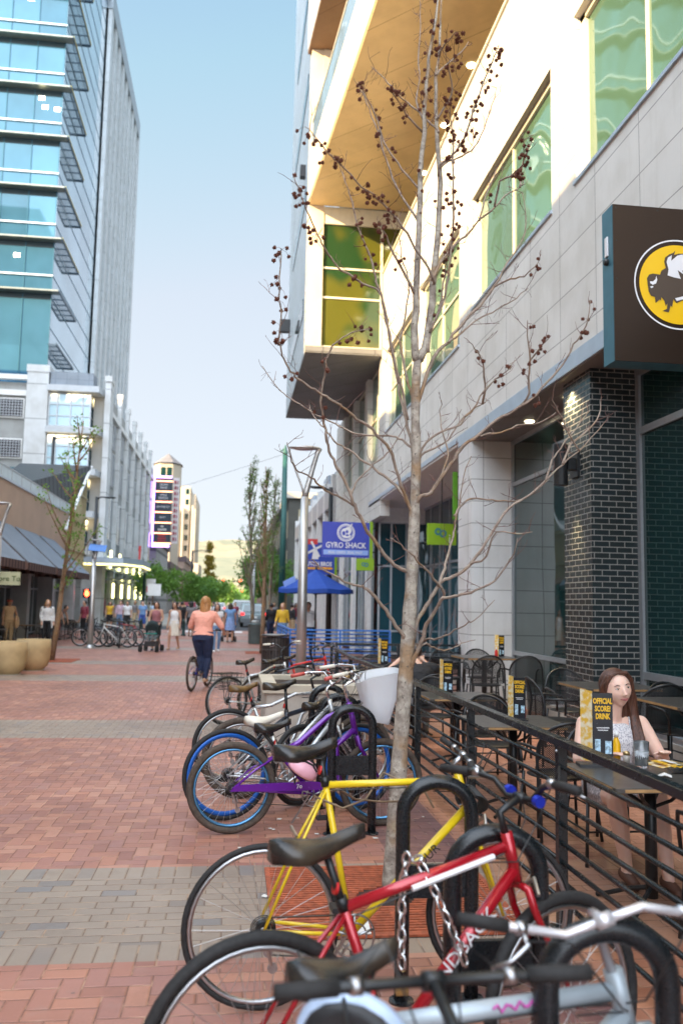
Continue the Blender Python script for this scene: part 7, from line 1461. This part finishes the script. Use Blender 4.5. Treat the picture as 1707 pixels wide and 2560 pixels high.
    if facef:
        ey = mat('eye_white', (.7, .68, .65), .2, 0, 0); ir = mat('dark_iris', (.04, .022, .012), .2, 0, 0); lp = mat('lip_rose', (.42, .13, .12), .4, 0, 0)
        for s_ in (-1, 1):
            e = hm(s_*.031, .0805, .004); MB().ball(e, .0125, .006, .0055, 10, 6).build('eye', ey, t, world=False, smooth=True); MB().ball(hm(s_*.031, .0865, .004), .0052, .002, .0052, 8, 6).build('iris', ir, t, world=False, smooth=True)
            MB().tube([hm(s_*.016, .0885, .022), hm(s_*.032, .088, .029), hm(s_*.049, .078, .022)], [.0030, .0032, .0015], 5).build('eyebrow', hair, t, world=False)
            MB().tube([hm(s_*.018, .0875, .006), hm(s_*.031, .0885, .0115), hm(s_*.046, .0795, .004)], .0013, 4).build('eyelash', ir, t, world=False)
        MB().tube([hm(-.027, .080, -.061), hm(-.008, .0915, -.063), hm(0, .092, -.0645), hm(.008, .0915, -.063), hm(.027, .080, -.061)], [.0015, .0045, .004, .0045, .0015], 6).tube([hm(-.024, .080, -.063), hm(0, .0905, -.0725), hm(.024, .080, -.063)], [.0015, .0055, .0015], 6).build('lips', lp, t, world=False, smooth=True)
    return t
def cloth(name, c, var=.1, sc_=20, rough=.8):
    if name in MATS: return MATS[name]
    m = mat(name, c, rough, 0, var, sc_); s = N.__new__(N); s.m = m; s.t = m.node_tree; s.b = s.t.nodes['Principled BSDF']
    w_ = s.n('ShaderNodeTexNoise'); w_.inputs['Scale'].default_value = 7; w_.inputs['Detail'].default_value = 3; w_.inputs['Distortion'].default_value = 1.4; s.t.links.new(s.obj(), w_.inputs['Vector'])
    s.bump(w_.outputs[0], .9, .035); return m
lace = N('white_lace_print'); vo = lace.n('ShaderNodeTexVoronoi'); vo.inputs['Scale'].default_value = 95; lace.t.links.new(lace.obj(), vo.inputs['Vector']); lace.fin(lace.mix(lace.ramp(vo.outputs[0], .25, .5), (.30, .29, .34), (.68, .66, .67)), .8); lace = lace.m
jean = cloth('navy_denim', (.010, .020, .060)); ltj = cloth('light_denim', (.13, .22, .36)); kh = cloth('khaki_cotton', (.42, .31, .18)); wht = cloth('white_cotton', (.68, .68, .68)); blk = cloth('black_cotton', (.013, .013, .015)); pinkb = cloth('peach_pink_blouse', (.80, .36, .27), .05); blu = cloth('mid_blue_cotton', (.15, .28, .50)); mar = cloth('maroon_cotton', (.20, .03, .05)); ylw = cloth('yellow_cotton', (.65, .40, .03)); beige = cloth('beige_cotton', (.55, .38, .22)); gry = cloth('grey_cotton', (.16, .15, .15)); mauve = cloth('dusty_rose_top', (.30, .12, .13))
# the seated woman; local +y is where she faces (towards the camera)
def wlocks(t, H, J):
    b = MB()
    for dx, L_, r_ in ((-.088, .34, .020), (-.075, .37, .022), (-.098, .30, .016), (-.062, .36, .018), (-.082, .41, .012)):
        p = H @ V((dx, -.02, .03)); b.tube([p, H @ V((dx*1.12, -.025, -.07)), V((dx-.055, .045, .985)), V((dx-.06+.012*math.sin(L_*40), .115, 1.06-L_*.75)), V((dx-.05+.015*math.cos(L_*70), .135, 1.02-L_))], [r_, r_*1.1, r_*1.1, r_*.9, .004], 8)
    for dx, L_, r_ in ((.080, .22, .018), (.090, .26, .015)):
        b.tube([H @ V((dx, -.01, .02)), H @ V((dx*1.0, -.01, -.08)), V((dx-.01, .05, .95)), V((dx-.03, .085, .86)), V((dx-.02, .09, .80))], [r_, r_, r_*.95, r_*.7, .004], 8)
    b.tube([H @ V((0.01, .066, .102)), H @ V((-.045, .062, .094)), H @ V((-.083, .03, .045)), H @ V((-.088, .012, -.03))], [.010, .017, .018, .018], 8).tube([H @ V((0.01, .066, .102)), H @ V((.045, .062, .092)), H @ V((.080, .035, .04)), H @ V((.086, .01, -.03))], [.010, .015, .016, .016], 8)
    fuse(b, 'hair_locks', h_brown, t, .007, 2)
    for s_ in (-1, 1): MB().tube([V((s_*.085, .095, .86)), V((s_*.095, .05, .975)), V((s_*.10, -.05, .965))], .006, 5).build('shoulder_strap', lace, t, world=False)
person('young woman with long chestnut hair and lace halter top seated at the near table', (2.62, 5.74, 0), R(180), dict(pel=(0, -.06, .50), ch=(0, -.02, .76), nk=(0, .0, .975), hd=(-.0, .07, 1.168), sR=(.20, -.0, .935), sL=(-.20, .0, .935), eR=(.30, .13, .71), eL=(-.31, .10, .69), wR=(.20, .36, .775), wL=(-.20, .33, .775), hR=(.09, -.02, .48), hL=(-.09, -.02, .48), kR=(.17, .40, .52), kL=(-.10, .42, .53), aR=(.12, .44, .09), aL=(-.06, .62, .09), tR=(.13, .58, .035), tL=(-.05, .76, .04)), skin_w, h_brown, lace, cloth('pale_pattern_shorts', (.42, .40, .42), .5, 60), mat('sandal_brown', (.12, .05, .03), .6), 0, .30, .30, 1.12, turn=R(4), tilt=Matrix.Rotation(R(4), 4, 'X') @ Matrix.Rotation(R(9), 4, 'Y'), vox=.0075, hb=wlocks, hairdown=(0, -.0, -1), hc=.25, top_low=.0, hs=(1.06, 1.15))
person('diner opposite the woman, only a bare leg and foot showing at the right edge', (2.78, 4.12, 0), R(0), dict(pel=(0, -.06, .50), ch=(0, -.0, .77), nk=(0, .03, .98), hd=(0, .06, 1.13), sR=(.175, .02, .94), sL=(-.175, .02, .94), eR=(.22, .12, .70), eL=(-.22, .12, .70), wR=(.14, .33, .78), wL=(-.14, .33, .78), hR=(.09, -.02, .48), hL=(-.09, -.02, .48), kR=(.14, .38, .53), kL=(-.22, .36, .53), aR=(.12, .38, .09), aL=(-.30, .42, .09)), skin_a, h_dk, gry, blk, black_plastic, .4, .35, .05, facef=False)
person('man in a black T-shirt seated mostly behind the tree trunk, bare arm raised', (2.45, 11.0, 0), R(0), dict(pel=(0, -.05, .50), ch=(.0, .08, .76), nk=(-.0, .18, .96), hd=(-.03, .27, 1.09), sR=(.20, .16, .91), sL=(-.21, .16, .91), eR=(.32, .30, .79), eL=(-.42, .26, .82), wR=(.12, .42, .98), wL=(-.14, .40, 1.06), hR=(.09, -.02, .48), hL=(-.09, -.02, .48), kR=(.15, .40, .52), kL=(-.15, .40, .52), aR=(.14, .36, .09), aL=(-.14, .36, .09)), skin_a, h_dk, blk, gry, None, .55, 1, .05, 1.12, facef=False, hc=.6)
# rider
person('woman in a peach pink blouse and navy jeans riding away on her bicycle', (-.55, 17.3, .0), R(-14), dict(pel=(0, .02, 1.04), ch=(0, .06, 1.33), nk=(0, .09, 1.53), hd=(.0, .12, 1.70), sR=(.19, .08, 1.47), sL=(-.19, .08, 1.47), eR=(.34, .14, 1.23), eL=(-.30, .16, 1.23), wR=(.31, .42, 1.12), wL=(-.27, .42, 1.12), hR=(.10, 0, 1.0), hL=(-.10, 0, 1.0), kR=(.09, .10, .62), kL=(-.07, .12, .66), aR=(.07, .0, .22), aL=(-.05, .06, .34)), skin_a, h_blond, pinkb, jean, mat('tan_sandal', (.45, .28, .18), .6), 1.05, 1, .27, 1.22, facef=False)
bicycle('bicycle', 'blue framed bicycle with brown tyres ridden by the woman in pink', (-.72, 16.95), (-.45, 18.0), mat('royal_bike_paint', (.02, .03, .25), .3, .2, 0), 1.08, .34, .026, tyre=brown_tyre, sad=(.0, .2, .62), ST=(.25, .5), bar='riser', barz=1.08, group=None, step=((.22, .3), (.86, .6)))
P = person; st = dict
P('woman in a beige top and khaki trousers with a red sun visor holding a coat', (-8.1, 33.0, 0), R(215), st(eL=(-.27, .02, 1.12), wL=(-.2, .2, 1.0)), skin_b, h_dk, beige, kh, wht, .2, .9, .05, 1.12, facef=False, hb=lambda t, H, J: (MB().torus(H @ V((0, .0, .06)), .093, .016, (0, .1, 1), 20, 6).ball(H @ V((0, .10, .05)), .07, .06, .01, 12, 5).build('visor', MATS['sign_red'], t, world=False, smooth=True), MB().ball(V((-.24, .12, .86)), .10, .12, .24, 12, 8).build('folded_coat', beige, t, world=False, smooth=True)))
P('blonde woman in a white open cardigan and black trousers beside the cafe', (-6.75, 33.0, 0), R(200), st(wR=(.2, .1, .9)), skin_a, h_blond, gry, blk, None, .3, 1, .16, 1.05, cardigan=wht, facef=False)
P('man in a grey vest bending over a cafe table behind the thin tree', (-7.4, 38.2, 0), R(250), st(pel=(0, -.1, .92), ch=(0, .12, 1.14), nk=(0, .30, 1.28), hd=(0, .42, 1.36), sR=(.18, .26, 1.25), sL=(-.18, .26, 1.25), eR=(.2, .36, 1.0), eL=(-.2, .36, 1.0), wR=(.18, .42, .8), wL=(-.18, .42, .8)), skin_b, h_black, gry, mar, None, .1, .5, .05, 1.1, facef=False)
P('person in a dark red shirt half hidden by the left lamp post', (-6.3, 38.4, 0), R(140), None, skin_b, h_black, mar, blk, None, .9, 1, .05, facef=False)
P('woman in a dusty rose sleeveless top behind the pushchair', (-2.62, 31.0, 0), R(172), st(eR=(.24, .05, 1.12), wR=(.2, .28, .98), eL=(-.24, .05, 1.12), wL=(-.2, .28, .98)), skin_b, h_dk, mauve, blk, None, 0, .4, .12, 1.05, facef=True)
P('woman in a white dress walking beside the pushchair', (-2.0, 31.2, 0), R(160), st(kR=(.1, .18, .52), aR=(.1, .2, .1), kL=(-.1, -.02, .5), aL=(-.1, -.2, .12)), skin_b, h_dk, wht, None, mat('tan_sandal', (.45, .28, .18), .6), 0, 0, .16, .98, dress=cloth('cream_skirt', (.62, .57, .48)), facef=True)
P('young woman with long black hair, white top and light jeans walking this way', (-.5, 30.4, 0), R(184), st(kR=(.09, .1, .5), aR=(.08, .12, .08), aL=(-.08, -.1, .1)), skin_b, h_black, wht, ltj, wht, .4, .98, .26, .92, facef=True, sc=.98)
P('woman in a blue and white dress seen from behind by a pushchair', (-.05, 38.2, 0), R(5), None, skin_b, h_dk, blu, None, None, .25, 0, .14, 1.08, dress=cloth('blue_stripe_skirt', (.22, .32, .55), .4, 30), facef=False)
crowd = [('man in a white shirt and black shorts walking towards the camera', -5.65, 48.2, 178, wht, blk, .5, .48, h_dk, skin_b, .05), ('man in a pale pink shirt just left of the white shirted man', -6.2, 49.6, 185, cloth('pale_pink_shirt', (.55, .42, .5)), ltj, 1.6, 1, h_dk, skin_a, .05), ('man in a light blue shirt and blue shorts by the left shops', -5.0, 50.0, 170, blu, cloth('royal_shorts', (.03, .08, .3)), .5, .5, h_dk, skin_a, .05), ('woman in a yellow top by the left shops', -6.9, 50.5, 200, ylw, blk, .1, .4, h_black, skin_b, .12),
         ('man in a pale blue shirt and dark trousers near the bollard', -5.1, 58.5, 10, cloth('pale_blue_shirt', (.4, .5, .62)), blk, .5, 1, h_dk, skin_b, .05), ('person in black behind the woman in the white dress', -2.6, 46, 30, blk, blk, 1.5, 1, h_black, skin_b, .05), ('dark haired person in grey left of the rider', -2.0, 43.5, 350, gry, blk, .5, .45, h_black, skin_c, .14), ('man in a navy shirt crossing near the junction', -3.6, 55, 90, jean, kh, .5, 1, h_dk, skin_b, .05),
         ('tall person in black near the junction', -3.1, 52, 200, blk, jean, 1.5, 1, h_black, skin_b, .05), ('person in white near the junction kerb', -.9, 53, 180, wht, ltj, .5, .9, h_blond, skin_a, .14), ('person in red near the parked cars', .2, 56, 190, mar, ltj, .5, 1, h_dk, skin_b, .05), ('man in a white shirt standing under the blue umbrella', 2.42, 27.4, 165, wht, jean, .5, 1, h_dk, skin_b, .05),
         ('woman in a mustard yellow jacket behind the slim trees', 2.0, 34.2, 160, ylw, ltj, 1.6, 1, h_blond, skin_a, .16), ('person in dark clothes behind the slim trees', 1.7, 37.5, 20, blk, jean, 1.5, 1, h_black, skin_c, .05), ('man in a maroon shirt at the far left shops', -7.0, 56, 160, mar, blk, .5, 1, h_dk, skin_b, .05), ('woman in a pale top by the glass canopy', -6.3, 62.5, 200, wht, jean, .3, 1, h_dk, skin_b, .14)]
nm = ['navy', 'white', 'grey', 'maroon', 'black', 'beige']; tps = [jean, wht, gry, mar, blk, beige]; spots = [(-3.2, 66), (-1.6, 61), (-6.2, 57), (-5.8, 68), (-4.2, 72), (-2.2, 74), (-7.4, 60), (-6.9, 74), (2.8, 58), (3.6, 49), (2.9, 42), (-4.4, 80), (-1.2, 57.5), (-3.9, 62.5)]
for i, (x, y) in enumerate(spots):
    crowd.append(('%s clad pedestrian %s' % (nm[i % 6], ['right of the bollards in the road', 'near the crosswalk', 'by the podium corner canopy', 'outside the podium shops', 'in the road by the left kerb', 'in the middle of the road', 'under the lit canopy', 'far along the podium shops', 'right of the parked estate car', 'by the garage posts', 'behind the blue umbrella', 'far up by the left kerb', 'stepping off the plaza edge', 'crossing by the left kerb'][i]), x, y, (i*67) % 360, tps[i % 6], [blk, ltj, kh, jean][i % 4], [.4, 1.6, .5][i % 3], [1, .5, 1][i % 3], [h_dk, h_black, h_blond][i % 3], [skin_b, skin_a, skin_c][i % 3], [.05, .16][i % 2]))
for lb, x, y, a, tp_, bt, sl_, lg, hr, sk, hl in crowd:
    rr = random.Random(int(x*100)); w1 = rr.uniform(-.15, .15)
    P(lb, (x, y, 0), R(a), st(kR=(.1, .03+max(0, w1), .5), aR=(.1, w1, .08), kL=(-.1, .03+max(0, -w1), .5), aL=(-.1, -w1, .08), eR=(.23, -.03-w1*.3, 1.12), wR=(.24, .05-w1, .9), wL=(-.24, .05+w1, .9)), sk, hr, tp_, bt, None, sl_, lg, hl, rr.uniform(.95, 1.1), sc=rr.uniform(.97, 1.05), facef=False, vox=.016)
# pushchairs
def pushchair(lb, x, y, rz, hood, seatm, name='pushchair'):
    t = thing(name, lb, 'pushchair', (x, y, 0), rz)
    for s_ in (-1, 1):
        MB().tube([(s_*.24, -.42, 1.0), (s_*.24, -.2, .62), (s_*.24, .42, .16)], .014, 6).tube([(s_*.24, -.34, .14), (s_*.24, .0, .52)], .014, 6).build('frame', black_metal, t, world=False)
        for yy in (.42, -.36): MB().torus((s_*.25, yy, .12), .095, .025, (1, 0, 0), 20, 6).torus((s_*.31, yy, .12), .095, .022, (1, 0, 0), 20, 6).build('wheel', rubber, t, world=False, smooth=True)
    MB().tube([(-.24, -.42, 1.0), (.24, -.42, 1.0)], .016, 8).build('handle', black_plastic, t, world=False)
    b = MB(); b.ball((0, -.05, .74), .24, .30, .32, 18, 12, lambda q: q if q.y < .25+q.z*.5 else V((q.x, .25+q.z*.5, q.z))); b.build('hood', hood, t, world=False, smooth=True)
    MB().obox((0, .05, .50), .40, .42, .10, Matrix.Rotation(R(-12), 3, 'X')).obox((0, -.14, .70), .38, .06, .42, Matrix.Rotation(R(20), 3, 'X')).build('seat', seatm, t, world=False)
    MB().obox((0, .0, .27), .38, .52, .16).build('basket', black_plastic, t, world=False); MB().tube([(-.22, .24, .62), (0, .32, .62), (.22, .24, .62)], .022, 8).build('tray', cloth('teal_trim', (.02, .22, .18)), t, world=False, smooth=True)
    b = MB(); limb(b, [(0, -.06, .56), (0, -.05, .74)], [.09, .07]); b.ball((0, -.03, .86), .075, .08, .09, 12, 8)
    for s_ in (-1, 1): limb(b, [(s_*.06, .0, .57), (s_*.08, .22, .56), (s_*.08, .28, .40)], [.045, .04, .03]); limb(b, [(s_*.08, -.04, .72), (s_*.12, .06, .64), (s_*.09, .18, .64)], [.03, .025, .02])
    fo_ = thing('person', 'small child in dark clothes sitting in the '+('teal and black pushchair' if rz > 1 else 'dark pushchair'), 'person', (x, y, 0), rz); o = fuse(b, 'body', gry if rz > 1 else blk, fo_, .014)
    MB().ball((0, -.0, .865), .068, .07, .075, 12, 8).build('face', skin_b, fo_, world=False, smooth=True)
pushchair('black and teal pushchair pushed by the woman in dusty rose', -2.68, 30.2, R(172), cloth('black_hood', (.015, .03, .032)), cloth('floral_seat', (.12, .16, .17), .8, 30))
pushchair('dark pushchair beside the woman in the blue dress', -.12, 38.9, R(4), blk, cloth('pink_seat', (.4, .08, .12)))
